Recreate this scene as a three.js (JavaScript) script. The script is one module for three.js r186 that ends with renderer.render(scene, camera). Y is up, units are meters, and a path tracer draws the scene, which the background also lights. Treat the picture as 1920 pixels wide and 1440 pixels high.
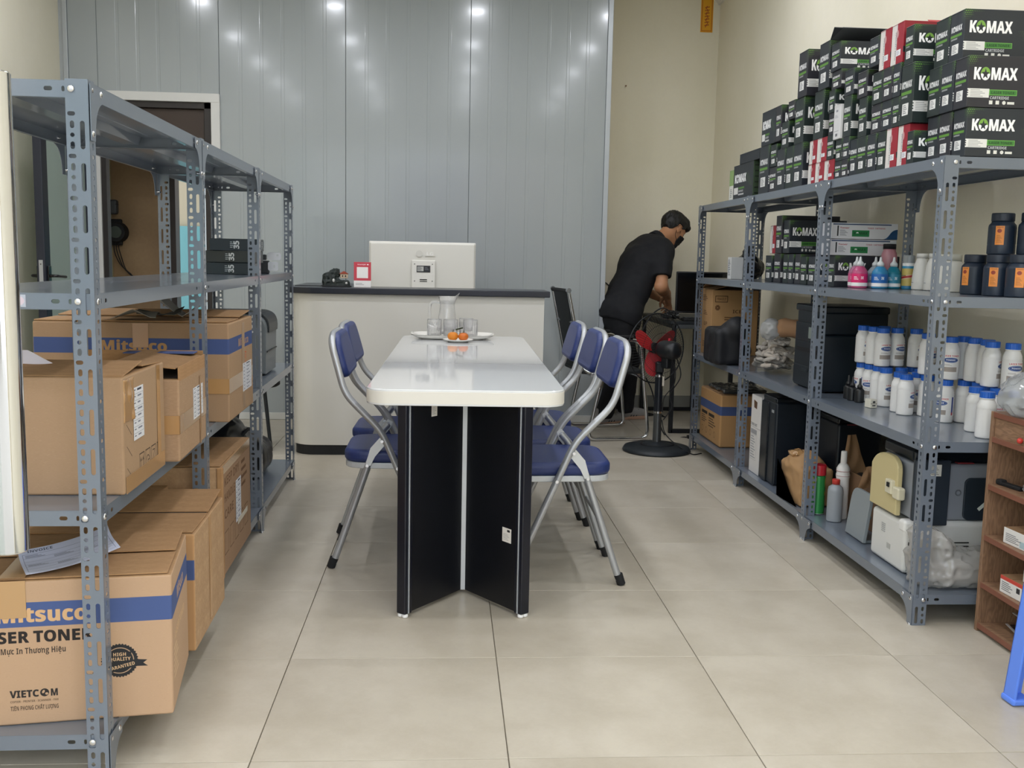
import * as THREE from 'three';
import { RoundedBoxGeometry } from 'three/addons/geometries/RoundedBoxGeometry.js';
import { mergeGeometries } from 'three/addons/utils/BufferGeometryUtils.js';
import { RectAreaLightUniformsLib } from 'three/addons/lights/RectAreaLightUniformsLib.js';

// ---------------------------------------------------------------- camera, sky, exposure
const scene = new THREE.Scene();
const camera = new THREE.PerspectiveCamera(42.05, 4 / 3, 0.05, 60);
camera.position.set(0.4419, 1.1686, 3.4221);
camera.rotation.set(-0.124576, -0.06666, 0.020413, 'YXZ');
const renderer = new THREE.WebGLRenderer();
renderer.toneMapping = THREE.LinearToneMapping;
renderer.toneMappingExposure = 0.94;
renderer.shadowMap.enabled = true;
RectAreaLightUniformsLib.init();
scene.background = new THREE.Color(0.94, 1.0, 1.08);
scene.backgroundIntensity = 4.2;                     // overcast daylight, enters through the open shopfront and the yard door
const CEIL = 3.2, LAMP = 130, LAMPCOL = 0xf3f6ff;    // ceiling panel lamps

// ---------------------------------------------------------------- helpers
let seed = 12345;
const rnd = () => { seed = (seed * 1664525 + 1013904223) >>> 0; return seed / 4294967296; };
const rr = (a, b) => a + (b - a) * rnd();
const names = {};
function numbered(n) { if (!(n in names)) { names[n] = 0; return n; } names[n]++; return n + '_' + String(names[n]).padStart(3, '0'); }
const sh = (m) => { m.castShadow = true; m.receiveShadow = true; return m; };
function tag(o, label, category, group) { o.userData.label = label; o.userData.category = category; if (group) o.userData.group = group; return o; }
function thing(name, label, category, pos = [0, 0, 0], ry = 0, group) {
  const o = new THREE.Group(); o.name = numbered(name); o.position.set(...pos); o.rotation.y = ry; scene.add(o); return tag(o, label, category, group);
}
function solid(name, geo, mat, label, category, pos = [0, 0, 0], ry = 0, group) {
  const o = sh(new THREE.Mesh(geo, mat)); o.name = numbered(name); o.position.set(...pos); o.rotation.y = ry; scene.add(o); return tag(o, label, category, group);
}
function struct(name, geo, mat, parent) {
  const o = sh(new THREE.Mesh(geo, mat)); o.name = name; (parent || scene).add(o); if (!parent) o.userData.kind = 'structure'; return o;
}
function part(parent, name, geo, mat, label) { const o = sh(new THREE.Mesh(geo, mat)); o.name = name; parent.add(o); if (label) o.userData.label = label; return o; }
const S = (color, rough = 0.6, metal = 0, extra = {}) => new THREE.MeshStandardMaterial({ color, roughness: rough, metalness: metal, ...extra });
const PH = (color, rough = 0.4, extra = {}) => new THREE.MeshPhysicalMaterial({ color, roughness: rough, ...extra });
const tr = (g, x, y, z) => g.translate(x, y, z);
const bx = (w, h, d, x = 0, y = 0, z = 0) => tr(new THREE.BoxGeometry(w, h, d), x, y, z);
const rbx = (w, h, d, r, x = 0, y = 0, z = 0, seg = 1) => tr(new RoundedBoxGeometry(w, h, d, seg, Math.min(r, w / 2.01, h / 2.01, d / 2.01)), x, y, z);
const cyl = (r0, r1, h, x = 0, y = 0, z = 0, n = 16) => tr(new THREE.CylinderGeometry(r0, r1, h, n), x, y, z);
const lathe = (pts, n = 20) => new THREE.LatheGeometry(pts.map((p) => new THREE.Vector2(p[0], p[1])), n);
const V = (x, y, z) => new THREE.Vector3(x, y, z);
function tube(pts, r, n = 24, rad = 8, closed = false, tension = 0.5) {
  return new THREE.TubeGeometry(new THREE.CatmullRomCurve3(pts.map((p) => Array.isArray(p) ? V(...p) : p), closed, 'catmullrom', tension), n, r, rad, closed);
}
// a bent pipe: straight runs joined by rounded corners of radius c
function pipe(pts, r, c = 0.05, rad = 8, cs = 4) {
  const P = pts.map((p) => V(...p)), out = [P[0]];
  for (let i = 1; i < P.length - 1; i++) {
    const a = P[i - 1].clone().sub(P[i]), b = P[i + 1].clone().sub(P[i]);
    const k = Math.min(c, a.length() * 0.48, b.length() * 0.48), A = P[i].clone().addScaledVector(a.normalize(), k), B = P[i].clone().addScaledVector(b.normalize(), k);
    for (let s = 0; s <= cs; s++) { const t = s / cs; out.push(A.clone().multiplyScalar((1 - t) * (1 - t)).addScaledVector(P[i], 2 * t * (1 - t)).addScaledVector(B, t * t)); }
  }
  out.push(P[P.length - 1]);
  const curve = new THREE.CurvePath(); for (let i = 0; i + 1 < out.length; i++) if (out[i].distanceTo(out[i + 1]) > 1e-5) curve.add(new THREE.LineCurve3(out[i], out[i + 1]));
  // sweep by hand with parallel transport so that corners stay clean
  const pos = [], nor = [], uv = [], idx = []; let N = null, len = 0;
  for (let i = 0; i < out.length; i++) {
    const t = new THREE.Vector3(); if (i > 0) t.add(out[i].clone().sub(out[i - 1]).normalize()); if (i + 1 < out.length) t.add(out[i + 1].clone().sub(out[i]).normalize()); t.normalize();
    if (!N) { N = Math.abs(t.y) < 0.9 ? V(0, 1, 0) : V(1, 0, 0); } N = N.clone().addScaledVector(t, -N.dot(t)).normalize(); const Bn = t.clone().cross(N);
    if (i) len += out[i].distanceTo(out[i - 1]);
    for (let k = 0; k <= rad; k++) { const a = k / rad * Math.PI * 2, n = N.clone().multiplyScalar(Math.cos(a)).addScaledVector(Bn, Math.sin(a)); const p = out[i].clone().addScaledVector(n, r); pos.push(p.x, p.y, p.z); nor.push(n.x, n.y, n.z); uv.push(k / rad, len); }
  }
  for (let i = 0; i + 1 < out.length; i++) for (let k = 0; k < rad; k++) { const a = i * (rad + 1) + k, b = a + rad + 1; idx.push(a, a + 1, b, b, a + 1, b + 1); }
  const cap = (i, flip) => { const c0 = pos.length / 3, q = out[i]; pos.push(q.x, q.y, q.z); const d = (flip ? out[0].clone().sub(out[1]) : out[i].clone().sub(out[i - 1])).normalize(); nor.push(d.x, d.y, d.z); uv.push(0, 0); for (let k = 0; k < rad; k++) flip ? idx.push(c0, i * (rad + 1) + k + 1, i * (rad + 1) + k) : idx.push(c0, i * (rad + 1) + k, i * (rad + 1) + k + 1); };
  cap(0, true); cap(out.length - 1, false);
  const g = new THREE.BufferGeometry(); g.setAttribute('position', new THREE.Float32BufferAttribute(pos, 3)); g.setAttribute('normal', new THREE.Float32BufferAttribute(nor, 3)); g.setAttribute('uv', new THREE.Float32BufferAttribute(uv, 2)); g.setIndex(idx); return g;
}
const merge = (list) => mergeGeometries(list.map((g) => { const h = g.index ? g.toNonIndexed() : g; for (const k of Object.keys(h.attributes)) if (!['position', 'normal', 'uv'].includes(k)) h.deleteAttribute(k); h.clearGroups && h.clearGroups(); return h; }));
function shape(pts) { const s = new THREE.Shape(); pts.forEach((p, i) => i ? s.lineTo(p[0], p[1]) : s.moveTo(p[0], p[1])); s.closePath(); return s; }
const ext = (s, d, bevel = 0, cs = 6) => new THREE.ExtrudeGeometry(s, { depth: d, bevelEnabled: bevel > 0, bevelThickness: bevel, bevelSize: bevel, bevelOffset: -bevel, bevelSegments: 2, curveSegments: cs });
function rrShape(w, h, r, x = 0, y = 0) { const s = new THREE.Shape(), a = x - w / 2, b = y - h / 2; r = Math.min(r, w / 2 - 1e-5, h / 2 - 1e-5); s.moveTo(a + r, b); s.lineTo(a + w - r, b); s.absarc(a + w - r, b + r, r, -Math.PI / 2, 0); s.lineTo(a + w, b + h - r); s.absarc(a + w - r, b + h - r, r, 0, Math.PI / 2); s.lineTo(a + r, b + h); s.absarc(a + r, b + h - r, r, Math.PI / 2, Math.PI); s.lineTo(a, b + r); s.absarc(a + r, b + r, r, Math.PI, Math.PI * 1.5); return s; }
function ovalHole(w, h, x, y) { const p = new THREE.Path(), s = rrShape(w, h, Math.min(w, h) / 2, x, y); p.curves = s.curves; p.autoClose = true; return p; }
function canv(w, h, fn) { const c = document.createElement('canvas'); c.width = w; c.height = h; fn(c.getContext('2d'), w, h); const t = new THREE.CanvasTexture(c); t.colorSpace = THREE.SRGBColorSpace; return t; }
// tileable value noise
function noiseTex(n, octs, fn, data = false) {
  const A = new Uint8Array(n * n * 4), L = octs.map(([f]) => { const a = new Float32Array(f * f); for (let i = 0; i < a.length; i++) a[i] = rnd(); return a; });
  const sm = (t) => t * t * (3 - 2 * t);
  for (let y = 0; y < n; y++) for (let x = 0; x < n; x++) {
    let v = 0, ws = 0;
    octs.forEach(([f, w], k) => { const a = L[k], u = x / n * f, q = y / n * f, x0 = Math.floor(u), y0 = Math.floor(q), s = sm(u - x0), t = sm(q - y0), x1 = (x0 + 1) % f, y1 = (y0 + 1) % f; v += w * ((a[y0 * f + x0] * (1 - s) + a[y0 * f + x1] * s) * (1 - t) + (a[y1 * f + x0] * (1 - s) + a[y1 * f + x1] * s) * t); ws += w; });
    const c = fn(v / ws, x / n, y / n), i = (y * n + x) * 4; A[i] = c[0]; A[i + 1] = c[1]; A[i + 2] = c[2]; A[i + 3] = 255;
  }
  const t = new THREE.DataTexture(A, n, n); t.wrapS = t.wrapT = THREE.RepeatWrapping; t.magFilter = THREE.LinearFilter; t.needsUpdate = true; if (!data) t.colorSpace = THREE.SRGBColorSpace; return t;
}
const mix = (a, b, t) => [0, 1, 2].map((i) => a[i] + (b[i] - a[i]) * Math.max(0, Math.min(1, t)));
const rep = (t, u, v) => { const c = t.clone(); c.repeat.set(u, v); c.needsUpdate = true; return c; };
// uv in metres, by the dominant axis of each face
function metreUV(g, k = 1, ox = 0, oy = 0) {
  const p = g.attributes.position, n = g.attributes.normal, uv = new Float32Array(p.count * 2);
  for (let i = 0; i < p.count; i++) { const ax = Math.abs(n.getX(i)), ay = Math.abs(n.getY(i)), az = Math.abs(n.getZ(i)); let u, v; if (ay > ax && ay > az) { u = p.getX(i); v = p.getZ(i); } else if (ax > az) { u = p.getZ(i); v = p.getY(i); } else { u = p.getX(i); v = p.getY(i); } uv[2 * i] = u * k + ox; uv[2 * i + 1] = v * k + oy; }
  g.setAttribute('uv', new THREE.BufferAttribute(uv, 2)); return g;
}
// signed distance modelling: surface nets on a box grid
function nets(f, lo, hi, cell) {
  const nx = Math.ceil((hi[0] - lo[0]) / cell) + 1, ny = Math.ceil((hi[1] - lo[1]) / cell) + 1, nz = Math.ceil((hi[2] - lo[2]) / cell) + 1, D = new Float32Array(nx * ny * nz);
  for (let k = 0, i = 0; k < nz; k++) for (let j = 0; j < ny; j++) for (let a = 0; a < nx; a++, i++) D[i] = f(lo[0] + a * cell, lo[1] + j * cell, lo[2] + k * cell);
  const id = new Int32Array(nx * ny * nz).fill(-1), pos = [], idx = [], sx = 1, sy = nx, sz = nx * ny, off = [0, sx, sy, sx + sy, sz, sx + sz, sy + sz, sx + sy + sz];
  const E = [[0, 1], [2, 3], [4, 5], [6, 7], [0, 2], [1, 3], [4, 6], [5, 7], [0, 4], [1, 5], [2, 6], [3, 7]];
  for (let k = 0; k < nz - 1; k++) for (let j = 0; j < ny - 1; j++) for (let a = 0; a < nx - 1; a++) {
    const b = a + j * sy + k * sz; let m = 0; for (let c = 0; c < 8; c++) if (D[b + off[c]] < 0) m |= 1 << c;
    if (m === 0 || m === 255) continue;
    let x = 0, y = 0, z = 0, n = 0;
    for (const [p, q] of E) { const dp = D[b + off[p]], dq = D[b + off[q]]; if ((dp < 0) === (dq < 0)) continue; const t = dp / (dp - dq); x += (p & 1) + ((q & 1) - (p & 1)) * t; y += (p >> 1 & 1) + ((q >> 1 & 1) - (p >> 1 & 1)) * t; z += (p >> 2) + ((q >> 2) - (p >> 2)) * t; n++; }
    id[b] = pos.length / 3; pos.push(lo[0] + (a + x / n) * cell, lo[1] + (j + y / n) * cell, lo[2] + (k + z / n) * cell);
  }
  const quad = (a, b, c, d, fl) => { if (a < 0 || b < 0 || c < 0 || d < 0) return; fl ? idx.push(a, b, c, a, c, d) : idx.push(a, c, b, a, d, c); };
  for (let k = 1; k < nz - 1; k++) for (let j = 1; j < ny - 1; j++) for (let a = 1; a < nx - 1; a++) {
    const b = a + j * sy + k * sz, s = D[b] < 0;
    if (s !== D[b + sx] < 0) quad(id[b], id[b - sy], id[b - sy - sz], id[b - sz], !s);
    if (s !== D[b + sy] < 0) quad(id[b], id[b - sz], id[b - sz - sx], id[b - sx], !s);
    if (s !== D[b + sz] < 0) quad(id[b], id[b - sx], id[b - sx - sy], id[b - sy], !s);
  }
  const g = new THREE.BufferGeometry(); g.setAttribute('position', new THREE.Float32BufferAttribute(pos, 3)); g.setIndex(idx); g.computeVertexNormals(); return metreUV(g);
}
const capsule = (x, y, z, a, b, ra, rb) => { const bxx = b[0] - a[0], by = b[1] - a[1], bz = b[2] - a[2], px = x - a[0], py = y - a[1], pz = z - a[2]; let t = (px * bxx + py * by + pz * bz) / (bxx * bxx + by * by + bz * bz); t = t < 0 ? 0 : t > 1 ? 1 : t; const dx = px - bxx * t, dy = py - by * t, dz = pz - bz * t; return Math.sqrt(dx * dx + dy * dy + dz * dz) - (ra + (rb - ra) * t); };
const ell = (x, y, z, c, r) => { const a = (x - c[0]) / r[0], b = (y - c[1]) / r[1], d = (z - c[2]) / r[2], l = Math.sqrt(a * a + b * b + d * d); return (l - 1) * Math.min(r[0], r[1], r[2]); };
const smin = (a, b, k) => { const h = Math.max(k - Math.abs(a - b), 0) / k; return Math.min(a, b) - h * h * k * 0.25; };
const sdBox = (x, y, z, c, h, r = 0) => { const a = Math.abs(x - c[0]) - h[0] + r, b = Math.abs(y - c[1]) - h[1] + r, d = Math.abs(z - c[2]) - h[2] + r; return Math.hypot(Math.max(a, 0), Math.max(b, 0), Math.max(d, 0)) + Math.min(Math.max(a, b, d), 0) - r; };
const hash3 = (x, y, z) => { let h = (x * 374761393 + y * 668265263 + z * 2147483647 % 1e9) | 0; h = Math.imul(h ^ (h >>> 13), 1274126177); return ((h ^ (h >>> 16)) >>> 0) / 4294967296; };
function vnoise(x, y, z) { const X = Math.floor(x), Y = Math.floor(y), Z = Math.floor(z), s = (t) => t * t * (3 - 2 * t), u = s(x - X), v = s(y - Y), w = s(z - Z), l = (a, b, t) => a + (b - a) * t, h = hash3; return l(l(l(h(X, Y, Z), h(X + 1, Y, Z), u), l(h(X, Y + 1, Z), h(X + 1, Y + 1, Z), u), v), l(l(h(X, Y, Z + 1), h(X + 1, Y, Z + 1), u), l(h(X, Y + 1, Z + 1), h(X + 1, Y + 1, Z + 1), u), v), w) * 2 - 1; }
// sharp creases of crushed film or paper
const crush = (x, y, z, f) => Math.abs(vnoise(x * f, y * f, z * f)) + 0.5 * Math.abs(vnoise(x * f * 2.1 + 7, y * f * 2.1, z * f * 2.1 + 3)) - 0.45;
function dist(g, fn) { const p = g.attributes.position; for (let i = 0; i < p.count; i++) { const v = fn(p.getX(i), p.getY(i), p.getZ(i)); p.setXYZ(i, v[0], v[1], v[2]); } g.computeVertexNormals(); return g; }

// ---------------------------------------------------------------- shared materials
const texWall = noiseTex(512, [[4, 1], [9, 0.7], [32, 0.3], [128, 0.25]], (v) => mix([236, 230, 208], [242, 236, 217], v * 1.6 - 0.3));
const texTile = [0, 1, 2].map(() => noiseTex(512, [[3, 1], [7, 0.8], [19, 0.5], [60, 0.3], [200, 0.25]], (v, x, y) => mix(mix([176, 166, 148], [206, 198, 183], v * 2.0 - 0.5), [191, 183, 167], 0.4)));
const bumpFine = noiseTex(256, [[16, 1], [64, 0.7], [128, 0.5]], (v) => [v * 255, v * 255, v * 255], true);
const M = {
  wall: S(0xffffff, 0.8, 0, { map: rep(texWall, 0.5, 0.5), bumpMap: rep(bumpFine, 2, 2), bumpScale: 0.0006 }),
  ceil: S(0xe9e7e0, 0.9), grout: S(0x857d6e, 0.95),
  panel: PH(0xa0a7a9, 0.2, { clearcoat: 0.35, clearcoatRoughness: 0.1 }), panelTrim: S(0xb6bcc0, 0.35, 0.2),
  steel: PH(0x6b7480, 0.34, { clearcoat: 0.6, clearcoatRoughness: 0.1 }), bolt: S(0xd8dade, 0.25, 1), zinc: S(0xb9bdc2, 0.4, 0.8),
  white: PH(0xe3e5e6, 0.1, { clearcoat: 0.6, clearcoatRoughness: 0.04 }), whiteEdge: S(0xe6e3da, 0.35), black: S(0x08090f, 0.4), blackMatte: S(0x101114, 0.75), blackGloss: S(0x0b0c10, 0.22),
  chrome: S(0xd5d7da, 0.12, 1), silver: S(0xb7babd, 0.35, 0.55), vinyl: PH(0x24346a, 0.42, { sheen: 0.2, sheenColor: new THREE.Color(0x6070b0), sheenRoughness: 0.5, bumpMap: rep(bumpFine, 12, 12), bumpScale: 0.0004 }),
  rubber: S(0x191a1c, 0.8),
};
// ---------------------------------------------------------------- the room
const XL = -2.18, XR = 2.5, ZB = -3.7, ZA = -4.4, ZF = 4.4;
{
  const fl = struct('floor', bx(XR - XL + 0.3, 0.1, ZF - ZA + 2.0, (XL + XR) / 2, -0.056, (ZF + ZA) / 2 - 1.0), M.grout);
  const mats = []; for (const t of texTile) for (let k = 0; k < 3; k++) { const c = rep(t, 0.9, 0.9); c.offset.set(rnd(), rnd()); mats.push(PH(new THREE.Color().setHSL(0.11, 0.03, 0.97 + 0.02 * k - 0.03), 0.34, { map: c, bumpMap: rep(bumpFine, 6, 6), bumpScale: 0.0002 })); }
  const T = 0.6, gap = 0.0022, geos = {};
  let n = 0;
  for (let r = -8; r < 11; r++) for (let c = -4; c < 5; c++) {
    const x0 = Math.max(c * T, XL), x1 = Math.min((c + 1) * T, XR), z1 = Math.min(-r * T + T, ZF), z0 = Math.max(-r * T, -6.1);
    if (x1 - x0 < 0.02 || z1 - z0 < 0.02 || (z1 < ZA && x0 > 0)) continue;
    const key = (x1 - x0).toFixed(3) + (z1 - z0).toFixed(3);
    if (!geos[key]) geos[key] = metreUV(rbx(x1 - x0 - gap, 0.012, z1 - z0 - gap, 0.0015));
    const m = struct('tile', geos[key], mats[(n * 7 + (r * r + 3 * c + 40)) % 9], fl); n++;
    m.position.set((x0 + x1) / 2, -0.006, (z0 + z1) / 2);
  }
}
struct('ceiling', bx(XR - XL + 0.3, 0.1, ZF - ZA + 2.0, (XL + XR) / 2, CEIL + 0.05, (ZF + ZA) / 2 - 1.0), M.ceil);
struct('wall_right', metreUV(bx(0.12, CEIL, ZF - ZA + 0.2, XR + 0.06, CEIL / 2, (ZF + ZA) / 2)), M.wall);
struct('wall_left', metreUV(bx(0.12, CEIL, ZF + 4.7, XL - 0.06, CEIL / 2, (ZF - 4.6) / 2)), M.wall);
struct('wall_alcove', metreUV(bx(XR - 1.44, CEIL, 0.12, (XR + 1.44) / 2, CEIL / 2, ZA - 0.06)), M.wall);
struct('wall_alcove_return', metreUV(bx(0.1, CEIL, 0.7, 1.47, CEIL / 2, ZA + 0.3)), M.wall);
struct('trim_1', merge([rbx(XR - 1.52, 0.11, 0.014, 0.003, (XR + 1.52) / 2, 0.055, ZA + 0.007), rbx(0.014, 0.11, ZF - ZA, 0.003, XR - 0.007, 0.055, (ZF + ZA) / 2)]), S(0x9a9a92, 0.5));
{ // cornice along the right-hand wall and the alcove
  const s = shape([[0, 0], [-0.015, 0], [-0.02, -0.012], [-0.045, -0.03], [-0.06, -0.055], [-0.065, -0.07], [-0.065, -0.075], [0, -0.075]].map(([a, b]) => [a, -b]).map(([a, b]) => [a, b - 0.075]));
  const g = ext(s, ZF - ZA); g.translate(XR, CEIL - 0.0, ZA); const h = ext(s, XR - 1.5); h.rotateY(-Math.PI / 2); h.translate(XR, CEIL, ZA); h.scale(1, 1, 1);
  struct('trim_2', g, M.ceil);
}
// shopfront wall with the wide opening behind the camera
struct('wall_front', merge([bx(0.25, CEIL, 0.15, XL + 0.125, CEIL / 2, ZF + 0.075), bx(0.2, CEIL, 0.15, XR - 0.1, CEIL / 2, ZF + 0.075), bx(XR - XL, CEIL - 2.75, 0.15, (XL + XR) / 2, (CEIL + 2.75) / 2, ZF + 0.075)]), M.wall);
{ // the far side of the street, seen only in reflections
  const c = [0xd9d6cf, 0x3f8f95, 0xe6e3dd, 0x6d5f86, 0x8a6f5e, 0xd8d2c0]; c.forEach((k, i) => { const g = new THREE.Group(); g.name = 'street_building' + (i ? '_' + String(i).padStart(3, '0') : ''); g.userData.kind = 'structure'; scene.add(g); const w = 1.9, x = -6.2 + i * 2.1; struct('facade', rbx(w + 0.15, 3.4 + (i % 3) * 0.3, 0.3, 0.01, x, 1.7 + (i % 3) * 0.15, ZF + 10), S(k, 0.8), g); struct('shutter', rbx(w - 0.3, 2.2, 0.06, 0.01, x, 1.1, ZF + 9.83), S([0x8c9396, 0x2d6a70, 0xa9b0b2, 0x4e4660, 0x5c4a40, 0x94907f][i], 0.5), g); });
}
struct('pavement', bx(16, 0.1, 10.5, 0, -0.1, ZF + 5.3), S(0x9a968c, 0.9));
{ // partition of ribbed sandwich panels, with the doorway at its left end
  const PX = [-2.12, -1.123, -0.269, 0.585, 1.535], oL = -1.93, oR = -1.17, oT = 2.19;
  const wall = struct('wall_back', merge([bx(1.54 - oR, CEIL, 0.045, (1.54 + oR) / 2, CEIL / 2, ZB - 0.033), bx(oR - oL, CEIL - oT, 0.045, (oL + oR) / 2, (CEIL + oT) / 2, ZB - 0.033), bx(oL - XL, CEIL, 0.045, (oL + XL) / 2, CEIL / 2, ZB - 0.033)]), S(0x70767a, 0.6));
  const rib = (x0, x1, y0, y1, full) => { // profile of one panel, seen from above
    const pts = [[x0 + 0.0008, -0.0095], [x0 + 0.0008, -0.003], [x0 + 0.003, 0]], w = x1 - x0, n = Math.max(1, Math.round(w / 0.142));
    for (let i = 1; i < n; i++) { const c = x0 + w * i / n; pts.push([c - 0.012, 0], [c - 0.009, -0.0016], [c + 0.009, -0.0016], [c + 0.012, 0]); }
    pts.push([x1 - 0.003, 0], [x1 - 0.0008, -0.003], [x1 - 0.0008, -0.0095]);
    const g = ext(shape(pts), y1 - y0); g.rotateX(-Math.PI / 2); g.scale(1, 1, -1); const ix = g.index; const p = g.attributes.position;
    // mirrored in z: turn the faces round
    const q = p.array, nn = g.attributes.normal.array; for (let i = 0; i < q.length; i += 9) for (let k = 0; k < 3; k++) { let t = q[i + 3 + k]; q[i + 3 + k] = q[i + 6 + k]; q[i + 6 + k] = t; t = nn[i + 3 + k]; nn[i + 3 + k] = nn[i + 6 + k]; nn[i + 6 + k] = t; }
    g.computeVertexNormals(); g.translate(0, y0, ZB); return g;
  };
  struct('panel', merge([rib(PX[0], oL, 0.03, CEIL - 0.03), rib(oL, PX[1], oT, CEIL - 0.03), rib(oR, PX[1], 0.03, oT)]), M.panel, wall);
  for (let i = 1; i < 4; i++) struct('panel', rib(PX[i], PX[i + 1], 0.03, CEIL - 0.03), M.panel, wall);
  struct('edge_trim', merge([rbx(0.035, CEIL - 0.02, 0.075, 0.003, 1.552, CEIL / 2, ZB - 0.025), rbx(0.03, CEIL - 0.02, 0.07, 0.003, PX[0] - 0.015, CEIL / 2, ZB - 0.025), bx(0.04, CEIL, 0.06, XL + 0.02, CEIL / 2, ZB - 0.04)]), M.panelTrim, wall);
  struct('base_trim', rbx(1.53 - oR, 0.05, 0.012, 0.003, (1.53 + oR) / 2, 0.026, ZB + 0.006), S(0xcfcfca, 0.4), wall);
  // door frame: white outer trim, dark inner frame with a transom panel
  const d = thing('x', '', ''); scene.remove(d); 
  const D = new THREE.Group(); D.name = 'door_1'; D.userData.kind = 'structure'; scene.add(D);
  struct('outer_trim', merge([rbx(0.06, oT + 0.045, 0.09, 0.004, oR + 0.022, (oT + 0.045) / 2, ZB - 0.02), rbx(0.05, oT + 0.045, 0.09, 0.004, oL - 0.02, (oT + 0.045) / 2, ZB - 0.02), rbx(oR - oL + 0.094, 0.06, 0.094, 0.004, (oL + oR) / 2 + 0.003, oT + 0.022, ZB - 0.02)]), S(0xd6d6d2, 0.4), D);
  struct('inner_frame', merge([rbx(0.055, oT, 0.07, 0.003, oR - 0.03, oT / 2, ZB - 0.03), rbx(0.04, oT, 0.07, 0.003, oL + 0.02, oT / 2, ZB - 0.03), rbx(oR - oL, 0.05, 0.07, 0.003, (oL + oR) / 2, oT - 0.025, ZB - 0.03)]), S(0x241f1d, 0.45), D);
  struct('transom_panel', rbx(oR - oL - 0.1, 0.2, 0.02, 0.003, (oL + oR) / 2 - 0.01, oT - 0.15, ZB - 0.035), S(0x3a2c22, 0.5), D);
  const tb = []; for (let i = 0; i < 9; i++) tb.push(rbx(0.011, 0.2, 0.012, 0.003, oR - 0.09 - i * 0.024, oT - 0.34, ZB - 0.05)); struct('blind_slats', merge(tb), S(0x8d867c, 0.6), D);
}
{ // open leaf of that door, standing against the left-hand wall
  const L = 0.84, H = 2.1, g = thing('glazed_door', 'open dark framed door leaf with frosted glass and lever handles behind the left rack', 'door', [-1.985, 0.01, -3.62], -(Math.PI / 2 + 0.005));
  // local x runs from the hinge to the free edge, local z is the face towards the room
  const dk = S(0x1e2330, 0.45), gl = PH(0xaebfb6, 0.55, { transmission: 0.35, thickness: 0 });
  part(g, 'stile', rbx(0.085, H, 0.05, 0.004, 0.0425, H / 2, 0), dk); part(g, 'stile', rbx(0.085, H, 0.05, 0.004, L - 0.0425, H / 2, 0), dk);
  part(g, 'rail', rbx(L - 0.17, 0.09, 0.046, 0.003, L / 2, H - 0.045, 0), dk); part(g, 'rail', rbx(L - 0.17, 0.12, 0.046, 0.003, L / 2, 0.06, 0), dk); 
  part(g, 'pane', bx(L - 0.16, H - 0.2, 0.012, L / 2, H / 2, 0), gl, 'frosted pale green glass pane');
  const lk = part(g, 'latch_plate', rbx(0.004, 0.27, 0.024, 0.001, L + 0.001, 0.96, 0), M.zinc, 'long metal latch plate on the door edge');
  part(lk, 'screw', merge([0.84, 0.94, 1.07].map((y) => cyl(0.004, 0.004, 0.002, 0, 0, 0, 8).rotateZ(Math.PI / 2).translate(L + 0.0035, y, 0))), S(0x55524c, 0.5, 0.5));
  for (const s of [-1, 1]) { const h = part(g, 'lever_handle', merge([rbx(0.045, 0.2, 0.012, 0.004, L - 0.045, 0.96, s * 0.03), pipe([[L - 0.045, 1.0, s * 0.03], [L - 0.045, 1.0, s * 0.075], [L - 0.17, 0.992, s * 0.08]], 0.009, 0.02)]), M.blackGloss); }
}
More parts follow.
